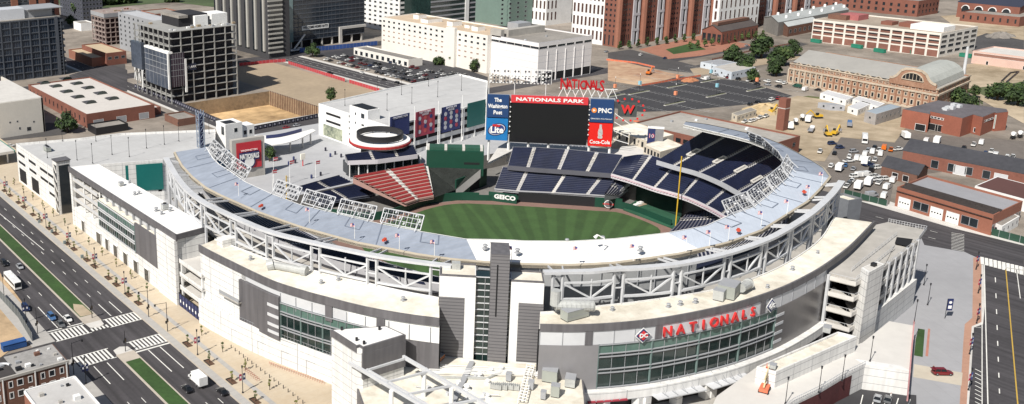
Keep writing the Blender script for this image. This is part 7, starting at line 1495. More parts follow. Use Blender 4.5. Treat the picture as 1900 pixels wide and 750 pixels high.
# front wall and lower parking court
t = thing("court_wall", "white block wall with door above the small parking court", "wall", tuple(G(1645,725,0)))
w0_, w1_ = G(1605,677,7), G(1690,689,7); s = MB(); s.prism(xy([w0_, w1_, w1_+Vector((1,3,0)), w0_+Vector((1,3,0))]), 0, 7.06); s.build("wall", WHITE, t)
sheet("parking_court", xy(GP([(1560,715),(1604,725),(1700,735),(1700,790),(1520,790)], 0)), MATS["dark_asphalt"], z=.25)
s = MB(); [s.beam(G(1601+k*22,733+k*2,.3), G(1595+k*22,758,.3), .22, .04) for k in range(5)]; s.build("bay_lines", MARK, kind="structure")
# ================================================================ VEHICLES
TYRE = mat("tyre_rubber", (.015,.015,.015), var=0); CGL = mat("vehicle_glass", (.012,.015,.018), rough=.15, var=0); CHR = mat("hub_grey", (.3,.3,.32), rough=.4, var=0)
CC = dict(white=(.75,.75,.74), black=(.012,.012,.015), silver=(.33,.34,.36), grey=(.12,.125,.13), navy=(.015,.03,.09), blue=(.06,.14,.3), red=(.25,.015,.02), maroon=(.16,.01,.015), green=(.02,.08,.06), orange=(.65,.16,.02), yellow=(.62,.38,.03), tan=(.35,.3,.22))
def paintm(c): return mat("vehicle_paint_"+c, CC[c], rough=.3, var=.04, coat=.4)
PROTO = {}
def hull(mb, secs, mi=0):
    """closed skin through cross sections (x, half width, z bottom, z top)"""
    R = []
    for x, hw, zb, zt, tw in secs: R.append([(x,-hw,zb),(x,-hw,lerp(zb,zt,.6)),(x,-hw*tw,zt),(x,hw*tw,zt),(x,hw,lerp(zb,zt,.6)),(x,hw,zb)])
    for a, b in zip(R, R[1:]):
        for k in range(6): j = (k+1) % 6; mb.face([a[k], b[k], b[j], a[j]][::-1], mi)
    mb.face(R[0], mi); mb.face(R[-1][::-1], mi)
def proto(kind, col):
    if (kind, col) in PROTO: return PROTO[(kind, col)]
    P = []; A = P.append; pm = paintm(col)
    def wheels(xs, r, hw):
        for x in xs:
            for sy in (-1, 1):
                m = MB(); m.tube((0,-.11,0),(0,.11,0), r, n=12, mi=0); m.tube((0,-.125,0),(0,.125,0), r*.55, n=8, mi=1); A(("wheel", m.mesh("wheel", [TYRE, CHR]), (x, sy*hw, r)))
    m = MB(); g = MB(); l = MB()
    if kind in ("car", "suv", "minivan"):
        h = {"car": 0, "suv": .28, "minivan": .3}[kind]; L = {"car": 2.25, "suv": 2.35, "minivan": 2.5}[kind]; bz = .78+h*.55; rz = 1.42+h
        hull(m, [(-L,.72,.35,bz-.1,.9),(-L+.25,.86,.25,bz,.92),(-.9,.9,.22,bz+.05,.95),(.7,.9,.22,bz+.02,.95),(L-.5,.85,.25,bz-.12,.9),(L,.62,.35,bz-.25,.85)])
        r0, r1 = (-1.75 if kind == "car" else -L+.15), .95
        t0, t1 = (-1.1 if kind == "car" else -L+.45), .15 if kind == "car" else .45
        hull(g, [(r0,.78,bz-.02,bz+.02,.9),(t0,.72,bz-.02,rz-.06,.82),(t1,.72,bz-.02,rz-.06,.82),(r1,.78,bz-.02,bz+.02,.9)])
        m.prism([(t0-.05,-.6),(t1+.05,-.6),(t1+.05,.6),(t0-.05,.6)], rz-.07, rz)
        for sy in (-1,1): l.box(L-.14, sy*.55-.14, bz-.36, L+.01, sy*.55+.14, bz-.24)
        for x in (t0, (t0+t1)/2, t1):
            for sy in (-1,1): m.beam((x+(0 if x == (t0+t1)/2 else (-.3 if x == t0 else .4)), sy*.8, bz), (x, sy*.61, rz-.03), .07)
        A(("body", m.mesh("body", pm), (0,0,0))); A(("windows", g.mesh("windows", CGL), (0,0,0))); A(("headlights", l.mesh("headlights", CHR), (0,0,0))); wheels((-L+.8, L-.85), .33, .8)
    elif kind == "van":
        hull(m, [(-2.7,.92,.4,2.15,.9),(-2.6,.98,.3,2.25,.9),(1.2,.98,.3,2.25,.9),(1.9,.95,.3,1.5,.9),(2.6,.88,.35,1.15,.9),(2.75,.8,.4,.9,.9)])
        g.face([(1.28,-.78,2.1),(1.28,.78,2.1),(1.93,.8,1.45),(1.93,-.8,1.45)][::-1]); 
        for sy in (-1,1): f = [(.4,sy*.985,1.35),(1.7,sy*.98,1.3),(1.3,sy*.955,1.95),(.4,sy*.955,1.95)]; g.face(f if sy < 0 else f[::-1])
        A(("body", m.mesh("body", pm), (0,0,0))); A(("windows", g.mesh("windows", CGL), (0,0,.02))); wheels((-1.7, 1.75), .36, .88)
    elif kind == "pickup":
        hull(m, [(-2.8,.88,.45,1.05,.95),(-.5,.92,.4,1.1,.95),(1.2,.92,.4,1.12,.95),(2.5,.85,.4,1.0,.9),(2.7,.75,.45,.85,.9)]); hull(g, [(-.6,.8,1.05,1.6,.85),(-.5,.8,1.05,1.7,.82),(.6,.8,1.05,1.7,.82),(1.2,.84,1.05,1.12,.9)]); m.prism([(-.55,-.66),(.62,-.66),(.62,.66),(-.55,.66)], 1.69, 1.76)
        b = MB(); b.box(-2.65,-.75,1.06,-.7,.75,1.09); A(("truck_bed", b.mesh("truck_bed", BLK), (0,0,0)))
        A(("body", m.mesh("body", pm), (0,0,0))); A(("windows", g.mesh("windows", CGL), (0,0,0))); wheels((-1.8,1.75), .38, .84)
    elif kind in ("box_truck", "flatbed", "mixer"):
        hull(m, [(1.2,1.05,.6,2.3,.92),(2.2,1.05,.6,2.3,.92),(2.7,1.02,.6,1.45,.92),(3.6,.95,.6,1.25,.9),(3.7,.9,.65,1.1,.9)]); g.face([(2.24,-.85,2.2),(2.24,.85,2.2),(2.72,.9,1.45),(2.72,-.9,1.45)][::-1])
        for sy in (-1,1): f = [(1.35,sy*1.055,1.5),(2.3,sy*1.055,1.5),(2.15,sy*1.03,2.1),(1.35,sy*1.03,2.1)]; g.face(f if sy < 0 else f[::-1])
        A(("cab", m.mesh("cab", pm), (0,0,0))); A(("windows", g.mesh("windows", CGL), (0,0,.02))); c = MB(); c.box(-3.7,-.5,.6,2,.5,.95); A(("chassis", c.mesh("chassis", BLK), (0,0,0))); b = MB()
        if kind == "box_truck": b.box(-3.8,-1.22,.95,1.1,1.22,3.4); b.box(-3.86,-1.26,.93,-3.8,1.26,3.44,0); b.box(1.1,-1.26,3.2,1.16,1.26,3.44); A(("cargo_box", b.mesh("cargo_box", PAINT), (0,0,0)))
        elif kind == "flatbed": b.box(-6.5,-1.2,.95,1.0,1.2,1.15); b.box(-6.5,-1.2,1.15,.8,-1.1,1.7); b.box(-6.5,1.1,1.15,.8,1.2,1.7); A(("flat_deck", b.mesh("flat_deck", CHR), (0,0,0)))
        else: b.tube((-3.4,0,2.5),(-1.2,0,2.2),.7,1.25,n=12); b.tube((-1.2,0,2.2),(.9,0,1.9),1.25,.7,n=12); A(("drum", b.mesh("drum", PAINT), (0,0,0)))
        wheels((-2.6,-1.4,2.7), .5, .95)
    elif kind == "bus":
        L = 6; hull(m, [(-L,1.22,.4,2.95,.93),(-L+.3,1.27,.35,3.05,.93),(L-.3,1.27,.35,3.05,.93),(L,1.2,.4,2.9,.93)]); g.box(-L-.02,-1.05,1.5,-L+.1,1.05,2.6); g.box(L-.1,-1.08,1.1,L+.03,1.08,2.7)
        for sy in (-1,1):
            for k in range(9): x = -L+.7+k*1.25; g.box(x, sy*1.265-.03, 1.5, x+1.1, sy*1.265+.03, 2.35)
        A(("body", m.mesh("body", pm), (0,0,0))); A(("windows", g.mesh("windows", CGL), (0,0,0))); b = MB(); b.box(-L+1,-.8,3.04,-L+3.6,.8,3.3); b.box(-.5,-.5,3.04,.9,.5,3.2); A(("roof_unit", b.mesh("roof_unit", PAINT), (0,0,0))); wheels((-3.6,3.6), .5, 1.15)
    elif kind in ("excavator", "loader"):
        for sy in (-1,1): t = MB(); t.box(-1.8,-.28,0,1.8,.28,.8); t.tube((-1.8,-.28,.4),(-1.8,.28,.4),.4,n=10); t.tube((1.8,-.28,.4),(1.8,.28,.4),.4,n=10); A(("track", t.mesh("track", TYRE), (0,sy*1.1,0)))
        hull(m, [(-2.3,1.2,.9,2.0,.9),(-.5,1.3,.9,2.2,.9),(1.6,1.2,.9,1.7,.9)]); A(("body", m.mesh("body", pm), (0,0,0))); g.box(.1,.2,1.7,1.5,1.2,3.0); A(("cab", g.mesh("cab", CGL), (0,0,0))); b = MB()
        b.beam((1.2,-.3,1.6),(4.2,-.3,4.4),.5); b.beam((4.2,-.3,4.4),(6.4,-.3,2.2),.38); A(("boom", b.mesh("boom", pm), (0,0,0))); k = MB(); k.prism([(5.9,-.9),(6.9,-.9),(6.9,.4),(5.9,.4)], .9, [2.3,1.6,1.6,2.3]); A(("bucket", k.mesh("bucket", CHR), (0,0,0)))
    PROTO[(kind, col)] = P; return P
KN = dict(car="car", suv="SUV", minivan="minivan", van="van", pickup="pickup truck", box_truck="box truck", flatbed="flatbed truck", mixer="mixer truck", bus="bus", excavator="excavator", loader="loader")
NM = dict(car="parked_car", suv="parked_suv", minivan="minivan", van="van", pickup="pickup_truck", box_truck="box_truck", flatbed="flatbed_truck", mixer="mixer_truck", bus="bus", excavator="excavator", loader="tracked_loader")
def vehicle(kind, col, p, rz, lab, group=None, name=None, few=False):
    t = thing(name or NM[kind], lab, KN[kind].lower() if kind != "suv" else "suv", tuple(p), rz, group)
    for nm, me, loc in proto(kind, col):
        o = bpy.data.objects.new(nm, me); link(o, t); o.location = loc
    return t
N_, E_dir = math.pi/2, 0.0
def vp(px, py, kind, col, rz, lab, z=.14, group=None, **k): return vehicle(kind, col, G(px, py, z), rz, lab, group, **k)
AV = "traffic on the avenue"
vp(8,491,"suv","black",-N_,"black SUV at the left edge ahead of the silver car and the bus",group=AV,name="suv"); vp(37,497,"car","silver",-N_,"silver car beside the median ahead of the white bus",group=AV,name="car")
vp(24,528,"bus","white",-N_,"long white city bus driving along the avenue at left",group=AV); vp(48,574,"suv","navy",-N_,"dark blue car parked at the avenue's left kerb behind a lamp post",group=AV)
vp(96,591,"suv","blue",-N_,"light blue SUV waiting at the crosswalk stop line",group=AV,name="suv"); vp(113,604,"car","grey",-N_,"dark grey car waiting foremost at the crosswalk",group=AV,name="car"); vp(126,594,"car","white",-N_,"small white convertible waiting next to the median",group=AV,name="car")
vp(347,724,"car","black",N_,"black car driving beside the median behind the box truck",group=AV,name="car"); vp(412,729,"car","black",N_,"black convertible nearest the stadium kerb",group=AV,name="car"); vp(366,711,"box_truck","white",N_,"white box truck driving on the avenue between two black cars",group=AV)
rm = vp(1748,694,"minivan","maroon",-.62,"dark red minivan with open tailgate parked on the plaza strip",z=.3)
_d = G(1607,733,.3)-G(1600,758,.3); CRZ = math.atan2(_d.y, _d.x)
s = MB(); s.box(-2.9,-.75,1.5,-2.1,.75,1.58); o = bpy.data.objects.new("tailgate", s.mesh("tailgate", paintm("maroon"))); link(o, rm)
for x, y, k, c, l in ((1628,742,"car","silver","silver car parked left of the police style car in the small court"),(1647,744,"car","grey","dark car with white top parked beside the silver car in the small court")): vp(x,y,k,c,CRZ,l,z=.3)
for x, y, k, c, r, l in ((532,238,"car","red",0,"red car driving between the garages behind the shelter roof"),(551,234,"car","silver",0,"silver car just ahead of the red one behind the shelter roof"),(612,137,"pickup","black",N_,"black pickup on the road beside the red fence of the sand lot"),(671,136,"car","white",N_,"white car on the road along the packed postal car park"),(712,149,"car","black",N_,"black car on the road near the end of the red fence"),(736,155,"suv","black",N_,"black SUV on the road closest to the garage roof"),
    (1189,103,"suv","white",.3,"white SUV on the curving street before the brick office block"),(1234,109,"car","navy",.3,"navy car on the curving street near the orange barriers"),(1125,97,"car","silver",.2,"silver car at the corner of the white warehouse street"),(1385,86,"car","silver",.2,"silver car parked by the brick shed forecourt"),(20,272,"car","white",0,"white car parked below the filling station canopy"),(12,277,"car","silver",0,"silver car nearest the camera by the filling station")):
    vp(x,y,k,c,r,l)
ORDW = ["first","second","third","fourth","fifth","sixth","seventh","eighth","ninth","tenth","eleventh","twelfth","thirteenth","fourteenth","fifteenth","sixteenth","seventeenth","eighteenth"]
def lot(items, where, group, names=("back","upper","middle","lower","front","nearest")):
    """items: (px, py, kind, colour, heading); rows are told apart by their height in the picture"""
    items = sorted(items, key=lambda i: i[1]); lo, hi = items[0][1], items[-1][1]+.01; n = len(names); rows_ = {}
    for it in items: rows_.setdefault(min(n-1, int((it[1]-lo)/(hi-lo)*n)), []).append(it)
    for r, its in rows_.items():
        for i, (px, py, k, c, rz) in enumerate(sorted(its)): vp(px, py, k, c, rz, f"{c} {KN[k]}, {ORDW[i]} from left in {names[r]} row, {where}", z=.3, group=group)
rnd = random.Random(11); its = []
x0, y0 = 410, 470
for r in range(9):
    for i in range(30):
        X, Y = 411+r*9.6+(r % 2)*1.5, 440+i*5.6; px, py = W2((X, Y, 0))
        lo_edge = 97+(px-590)*.02; 
        if not (590 < px < 890 and 94 < py < 160) or rnd.random() < .12: continue
        if py < 88+(px-560)*.17: continue
        its.append((px, py, rnd.choice(["car","car","suv","car"]), rnd.choice(["black","black","grey","silver","white","navy","maroon","white"]), rnd.choice([0, math.pi])+rnd.uniform(-.04,.04)))
its.sort(key=lambda i: i[1]); lot(its[:150], "postal car park", "cars in the postal car park", ("back","second","third","fourth","fifth","sixth","seventh","front"))
Z4 = lambda x, y: (1320+x/2.68, 220+y/2.68)
mu = []
for x, y, k, c, r in ((540,168,"pickup","white",.4),(612,176,"car","black",.4),(640,148,"suv","navy",-.3),(600,128,"suv","navy",-.3),(685,194,"suv","white",.4),(722,204,"van","white",.4),(684,216,"pickup","white",-.3),(762,186,"van","white",.4),(748,208,"van","white",.4),(762,226,"box_truck","white",.4),(800,172,"van","white",.4),(832,162,"pickup","white",.4),(858,152,"van","orange",.4),(892,160,"pickup","orange",.4),(928,158,"pickup","white",-.3),(812,210,"pickup","white",.4),(826,248,"suv","white",-.3),(858,270,"suv","black",-.4),(638,258,"box_truck","white",.3),(596,240,"suv","white",.3),(742,288,"van","white",-.3),(712,292,"suv","white",-.3),(768,286,"van","white",-.3),(812,294,"pickup","white",-.3),(826,308,"pickup","white",-.3),(866,304,"suv","white",-.3),(902,314,"van","white",.3),(686,326,"suv","grey",.3),(672,342,"pickup","white",.3),(732,348,"box_truck","white",.3),(782,330,"box_truck","yellow",.3),(832,324,"pickup","white",.3),(872,348,"van","white",.2),(796,388,"van","silver",-.3),(858,392,"van","white",.3),(972,290,"van","white",.3),(812,146,"car","black",.3),(780,162,"suv","silver",.3),(940,280,"pickup","white",.2),(706,254,"car","silver",.3),(884,196,"pickup","grey",.3),(780,208,"pickup","white",.4),(840,182,"van","white",.4),(700,312,"car","white",.3)):
    mu.append((*Z4(x,y),k,c,r))
for i_ in range(22): mu.append((1566+rnd.uniform(0,90)+(i_%3)*8, 262+rnd.uniform(0,95)*.55+(i_%4)*6, rnd.choice(['car','suv','pickup','van']), rnd.choice(['silver','grey','navy','black','tan','blue','white']), rnd.choice([.4,-.3])))
mu = [m_ for i_, m_ in enumerate(mu) if all(math.hypot(m_[0]-o_[0], (m_[1]-o_[1])*1.6) > 9 for o_ in mu[:i_]) and not (m_[0] > 1632 and 288 < m_[1] < 330)]
lot(mu, "municipal truck lot", "service vehicles in the municipal lot", ("back","second","third","fourth","fifth","front"))
r2 = []
for x, y, k, c, r in ((1068,118,"van","white",.3),(1122,122,"box_truck","white",.3),(1256,148,"car","black",.3),(1304,134,"pickup","white",.3),(1342,126,"van","white",.3),(1362,178,"suv","navy",.3),(1392,168,"pickup","white",.3),(1412,190,"van","white",.3),(1498,196,"pickup","white",.3),(1470,196,"suv","white",.3),(1500,96,"mixer","white",.3),(1535,90,"mixer","white",.3),(1150,150,"car","silver",.3)): r2.append((*Z4(x,y),k,c,r))
lot(r2, "yard by notched building", "vehicles in the upper yard", ("back","upper","lower","front"))
Z8 = lambda x, y: (1240+x/5, 120+y/5)
r3 = []
for x, y, k, c, r in ((712,536,"pickup","white",.2),(770,530,"suv","white",.2),(800,520,"car","white",.2),(850,500,"pickup","white",.2),(905,486,"pickup","white",.2),(1180,548,"mixer","white",.6),(1050,578,"mixer","white",.6),(1240,510,"mixer","white",.6),(1330,610,"flatbed","white",.4),(1300,530,"box_truck","white",.4),(1130,590,"box_truck","grey",.6)): r3.append((*Z8(x,y),k,c,r))
lot(r3, "sandy chimney yard", "vehicles in the sandy yard", ("back","middle","front"))
for x, y, c, k, l in ((1385,495,"yellow","loader","yellow loader at the middle of the sandy yard"),(960,450,"yellow","excavator","yellow excavator below the cut sand bank"),(1545,650,"yellow","excavator","yellow excavator at the right of the sandy yard"),(1480,660,"yellow","loader","yellow loader at the right of the sandy yard beside the excavator")): vehicle(k, c, G(*Z8(x,y),.2), rnd.uniform(0,3), l, "yellow machines in the sandy yard")
vp(1204,138,"excavator","orange",.3,"orange excavator in the torn up orange soil beyond the scoreboard",z=.3); vp(1604,262,"bus","white",.5,"white bus parked beside service trucks at the yard entrance",z=.3); vp(1576,232,"flatbed","blue",.5,"blue flatbed truck among scrap at the yard's edge",z=.3); vp(1678,256,"box_truck","grey",.8,"grey box trailer truck by the notched brick building",z=.3)
r4 = []
for x, y, k, c in ((330,138,"suv","white"),(360,140,"van","white"),(505,80,"car","white"),(530,120,"car","white"),(560,125,"suv","maroon"),(600,105,"car","white"),(650,140,"suv","black"),(700,105,"van","white"),(745,155,"car","white"),(800,120,"suv","black"),(820,185,"car","black"),(915,160,"suv","white"),(920,190,"car","silver"),(1025,165,"suv","white"),(1082,178,"suv","white"),(1020,210,"suv","black"),(1195,210,"van","green"),(1385,240,"car","black"),(960,330,"suv","white"),(1025,320,"suv","red"),(760,372,"car","black"),(825,352,"car","black"),(1270,240,"van","white"),(1520,240,"car","black"),(1480,240,"car","black"),(440,100,"car","silver"),(410,85,"suv","white")): r4.append((*Z8(x,y),k,c,rnd.choice([.1,1.5])))
lot(r4, "round striped lot", "cars round the striped car park", ("back","second","third","fourth","front"))
r5 = [(1440+x/3.95, 60+y/3.95, "suv" if i % 2 else "car", "black", 1.4) for i, (x, y) in enumerate([(575,468),(610,474),(640,480),(668,486),(700,490),(728,494),(755,498),(782,502),(440,436),(470,442)])]
lot(r5, "along ornate hall", "dark cars along the ornate hall", ("far","near"))
# ================================================================ TREES
LEAF = [mat("leaf_dark", (.022,.042,.012), var=.4, scale=.8), mat("leaf_mid", (.04,.075,.018), var=.35, scale=.8), mat("leaf_light", (.075,.11,.03), var=.3, scale=.8), mat("leaf_young", (.16,.17,.04), var=.3, scale=1)]
BARK = mat("bark", (.06,.045,.03), var=.3, scale=2)
TP_ = {}
def tree_proto(kind, seed, h, r, nleaf, leaf, lm):
    rn = random.Random(seed); cr = MB(); tr = MB(); th = h*(.32 if kind == "round" else .22)
    tr.tube((0,0,0),(0,0,th), r*.09+.05, r*.06+.03, n=7); limbs = []
    for k in range(6 if nleaf > 200 else 3):
        a = rn.uniform(0,6.28); e = Vector((math.cos(a)*r*.55, math.sin(a)*r*.55, lerp(th,h,.5+rn.uniform(-.15,.25)))); tr.tube((0,0,th*.8), e, r*.05+.02, .02, n=5); limbs.append(e)
    tr.tube((0,0,th),(0,0,h*.85), r*.06+.03, .02, n=6)
    cl = []
    for k in range(16 if nleaf > 200 else 7):
        a = rn.uniform(0,6.28); q = rn.uniform(.1,.85)**.7; zz = rn.uniform(0,1)
        prof = math.sin(min(1,max(0,zz*.9+.12))*math.pi)**.6 if kind == "round" else (1-zz)*.85+.12
        cl.append((Vector((math.cos(a)*r*q*prof*.8, math.sin(a)*r*q*prof*.8, lerp(th*1.0,h*.94,zz))), r*rn.uniform(.28,.48)*(1 if kind == "round" else .8), rn.choice([0,0,1])))
    for i in range(nleaf):
        c, rr, mi = rn.choice(cl); d = Vector((rn.gauss(0,1),rn.gauss(0,1),rn.gauss(0,.8))).normalized()*rr*rn.uniform(.55,1.05); p = c+d
        n = (d.normalized()+Vector((rn.uniform(-.7,.7),rn.uniform(-.7,.7),rn.uniform(-.2,.9)))).normalized(); u = n.orthogonal().normalized(); v = n.cross(u); s = leaf*rn.uniform(.6,1.4); a = rn.uniform(0,6.28); u, v = u*math.cos(a)+v*math.sin(a), v*math.cos(a)-u*math.sin(a)
        cr.face([p+u*s, p+v*s*.7, p-u*s, p-v*s*.8], min(2, mi+(1 if rn.random() < .3 else 0)) if lm is None else lm)
    return cr.mesh("crown", LEAF), tr.mesh("trunk", BARK)
def tree(kind, px, py, h, r, lab, z=0, group=None, nleaf=1300, leaf=None, lm=None, name="tree", cat="tree", pos=None, var=3):
    key = (kind, round(h), round(r,1), nleaf, lm, rnd.randrange(var))
    if key not in TP_: TP_[key] = tree_proto(kind, hash(str(key)) % 999 if False else sum(ord(c) for c in str(key)), h, r, nleaf, leaf or r*.11, lm)
    p = pos or G(px, py, z); t = thing(name, lab, cat, tuple(p), rnd.uniform(0,6.28), group)
    for nm, me in zip(("crown","trunk"), TP_[key]): o = bpy.data.objects.new(nm, me); link(o, t)
    return t
for px, py, h, r, l in ((1358,120,13,8,"left of the big clump behind the site office"),(1385,135,11,6.5,"front left of the clump beyond the car park"),(1412,108,15,10,"tallest and darkest of the clump beyond the car park"),(1448,122,13,9,"right of the clump, beside the ornate hall"),(1440,142,12,7,"front right of the clump by the ornate hall"),(1470,105,10,6,"behind the clump nearest the white warehouse"),(1395,152,8,5,"small one before the clump at the lot edge"),
    (1775,196,9,7,"behind the notched brick building, left"),(1802,200,6,5,"behind the notched brick building, right"),(1850,186,10,7,"in the field at the right edge, left"),(1888,196,12,8,"in the field at the right edge, right"),(1806,182,7,4,"at the corner of the ornate hall"),(125,246,10,7,"behind the north garage in the yard"),(614,190,9,4.5,"alone at the edge of the sand lot"),(580,106,10,6,"at the corner of the packed car park"),(838,122,9,4,"against the postal building, left"),(880,134,8,5,"against the postal building, right"),(815,120,4,6,"low spreading one at the postal wall"),(742,42,12,8,"behind the white postal building at top"),(692,42,10,6,"left behind the postal building at top"),
    (148,34,14,14,"left of the half built frame at top left"),(132,48,9,6,"beside the small white house"),(165,12,12,16,"at the top left edge, first"),(205,8,12,16,"at the top left edge, second"),(240,6,10,14,"at the top left edge, third"),(320,4,9,12,"at the top edge beside the concrete tower"),(500,300,7,4,"dark one at the foot of the red team banner"),(948,22,10,14,"on the lawn beside the white office wing"),(1470,88,6,3.5,"by the pale metal shed"),(1580,70,5,4,"low one beside the white warehouse corner")):
    tree("round", px, py, h, r, "leafy green tree "+l, nleaf=1500 if h > 9 else 900)
for k in range(9): x = 1150+k*17; tree("cone", x, 92-k*2.0, 7, 2.6, "green street tree along the foot of the brick office block", group="street trees below the brick office block", nleaf=380, leaf=.42, lm=1)
for k in range(11): x = 1280+k*13.5; tree("cone", x, 92-k*2.2, 6.5, 2.8, "bright green street tree on the forecourt of the brick shed", group="street trees by the brick shed", nleaf=380, leaf=.42, lm=2)
tree("cone", 1694, 190, 7, 2.4, "narrow dark conifer before the ornate hall", nleaf=500, leaf=.4, lm=0)
# ================================================================ STREET FURNITURE
PIT_M = mat("mulch", (.11,.06,.035), var=.3, scale=3); k = 0
LAMPB = mat("lamp_black", (.02,.02,.024), rough=.4, var=0)
def sapling(X, Y, group, lab, pit=True, h=3.8, z=.146):
    t = tree("cone", 0, 0, h, .85, lab, group=group, nleaf=110, leaf=.17, lm=3 if rnd.random() < .6 else 2, name="sapling", cat="sapling", pos=Vector((X,Y,z)), var=4)
    if pit: s = MB(); s.box(X-.9, Y-1.7, .13, X+.9, Y+1.7, .19); s.box(X-1,Y-1.8,.13,X-.9,Y+1.8,.45,1); s.box(X-.9,Y+1.7,.13,X+.9,Y+1.8,.45,1); o = s.build("tree_pit", [PIT_M, LAMPB]); tag(o, "brown mulch tree pit with low black guard along the avenue kerb", "tree pit", "tree pits along the avenue kerb")
ys = [189,202,214.6,227.5,241,276,284,294,301,314,321,334,341,354,361,373,381,393,400,412,420,432]
for i, Y in enumerate(ys): sapling(116.0, Y, "saplings in mulch pits along the avenue kerb", "young sapling in a brown mulch pit beside the avenue kerb")
for i in range(19): 
    Y = 192+13*i
    if 246 < Y < 272: continue
    sapling(122.2, Y, "saplings in the pavement near the stadium wall", "thin sapling growing from the tan pavement near the stadium wall", pit=False, h=4.2)
def street_lamp(p, lab, group, h=7.2, banner=None, cat="street lamp", arm=False):
    t = thing("street_lamp", lab, cat, tuple(p), 0, group); b = Vector((0,0,0)); o_ = lambda nm, m, ms: link(bpy.data.objects.new(nm, m.mesh(nm, ms)), t)
    m = MB(); m.tube((0,0,0),(0,0,.5),.28,.16,n=8); m.tube((0,0,.5),(0,0,h),.11,.07,n=6); o_("pole", m, LAMPB)
    m = MB(); 
    if arm: m.beam((0,0,h-.1),(-2.6,0,h),.1); m.box(-3.1,-.15,h-.25,-2.4,.15,h-.05)
    else: m.tube((0,0,h),(0,0,h+.75),.16,.26,n=8)
    o_("lantern", m, LAMPB)
    if banner:
        for k, c in enumerate(banner): m = MB(); x = -.95 if k == 0 else .2; m.box(x,-.03,h*.52,x+.75,.03,h*.52+1.9); o_("banner", m, c); m = MB(); m.box(x+.15,-.04,h*.52+.7,x+.6,.04,h*.52+1.3); o_("banner_mark", m, PAINT)
    return t
for i in range(9):
    Y = 207.6+26*i
    if 250 < Y < 265: continue
    street_lamp(Vector((115.4, Y, .15)), "black lamp post with a red and a blue banner on the avenue pavement", "banner lamp posts along the avenue", banner=(LR, BLUEN))
for x, y in ((49,598),(8,552),(160,712)): street_lamp(G(x,y,.15), "black lamp post on the far kerb of the avenue", "lamp posts on the far kerb", banner=(BLUEN, BLUEN) if x > 20 else None)
def signal(px, py, lab, h=7.5, arm=0, dx=1, z=.15):
    p = G(px,py,z); t = thing("traffic_signal", lab, "traffic signal", tuple(p), 0, "traffic signals at the crossing"); f = lambda nm, m, ms: link(bpy.data.objects.new(nm, m.mesh(nm, ms)), t)
    m = MB(); m.tube((0,0,0),(0,0,h),.13,.09,n=6); f("pole", m, LAMPB)
    if arm: m = MB(); m.beam((0,0,h-.2),(arm,0,h+.1),.1); m.box(arm-.35,-.2,h-.5,arm+.1,.2,h+.1); f("lamp_arm", m, LAMPB)
    m = MB(); m.box(-.25,-.45,3.2,.25,-.12,4.3); m.box(-.45,.0,2.6,-.15,.35,3.4); f("signal_head", m, BLK)
    m = MB(); [m.tube((0,-.47,z_),(0,-.45,z_),.12,n=8) for z_ in (3.4,3.75,4.1)]; f("lens", m, mat("dull_lens", (.12,.08,.03), var=0))
signal(311,615,"tall black lamp and signal pole on the stadium pavement by the crosswalk",9.6,-3.6); signal(276,588,"black signal pole on the stadium pavement north of the crossing",9,-2.8); signal(137,694,"black signal pole at the row house corner",9.5,3.2); signal(233,652,"short signal pole on the lower median nose",6.5); signal(171,590,"short signal pole on the upper median nose",6.5); signal(70,619,"signal pole on the far kerb above the row houses",8.5)
for x, y in ((1811,500),(1815,544),(1812,600),(1799,657),(1797,724)): street_lamp(G(x,y,.1), "lamp post with red and blue banners on the brick edge of the diagonal avenue", "banner lamp posts on the diagonal avenue", h=5.6, banner=(mat("bright_flag_red",(.5,.04,.09)), mat("bright_flag_blue",(.06,.1,.35))))
for x, y in ((1714,529),(1721,566)): street_lamp(G(x,y,.1), "slim unlit lamp post on the grey corner plaza", "lamp posts on the corner plaza", h=6.5)
for x, y in ((1614,671),(1562,707),(1519,729),(1457,750),(1696,600)): street_lamp(G(x,y,7), "thin dark lamp post along the terrace railing", "lamp posts on the terrace", h=6.5)
p = G(1753,591,.1); t = thing("banner_pole", "navy feather banner with white emblem standing on the corner plaza", "banner", tuple(p), -.6); s = MB(); s.tube((0,0,0),(0,0,6.4),.08,n=6); link(bpy.data.objects.new("pole", s.mesh("pole", LAMPB)), t); s = MB(); s.box(.1,-.04,2.6,1.7,.04,6.4); link(bpy.data.objects.new("cloth", s.mesh("cloth", BLUEN)), t); s = MB(); s.tube((.9,-.07,5.2),(.9,.07,5.2),.45,n=12); s.box(.4,-.07,3.2,1.4,.07,4.2); link(bpy.data.objects.new("emblem", s.mesh("emblem", PAINT)), t)
for x, y in ((143,297),(172,303),(208,287),(240,291),(272,275),(332,262),(305,268),(178,262),(88,293),(116,262),(366,262),(388,248)): street_lamp(G(x,y,17.3), "thin grey lamp post standing on the north garage roof deck", "lamp posts on the north garage roof", h=8)
for x, y in ((718,205),(764,192),(812,180),(745,176),(856,168),(700,170),(640,196),(795,160)): street_lamp(G(x,y,16.3), "thin grey lamp post standing on the banner garage roof deck", "lamp posts on the banner garage roof", h=8)
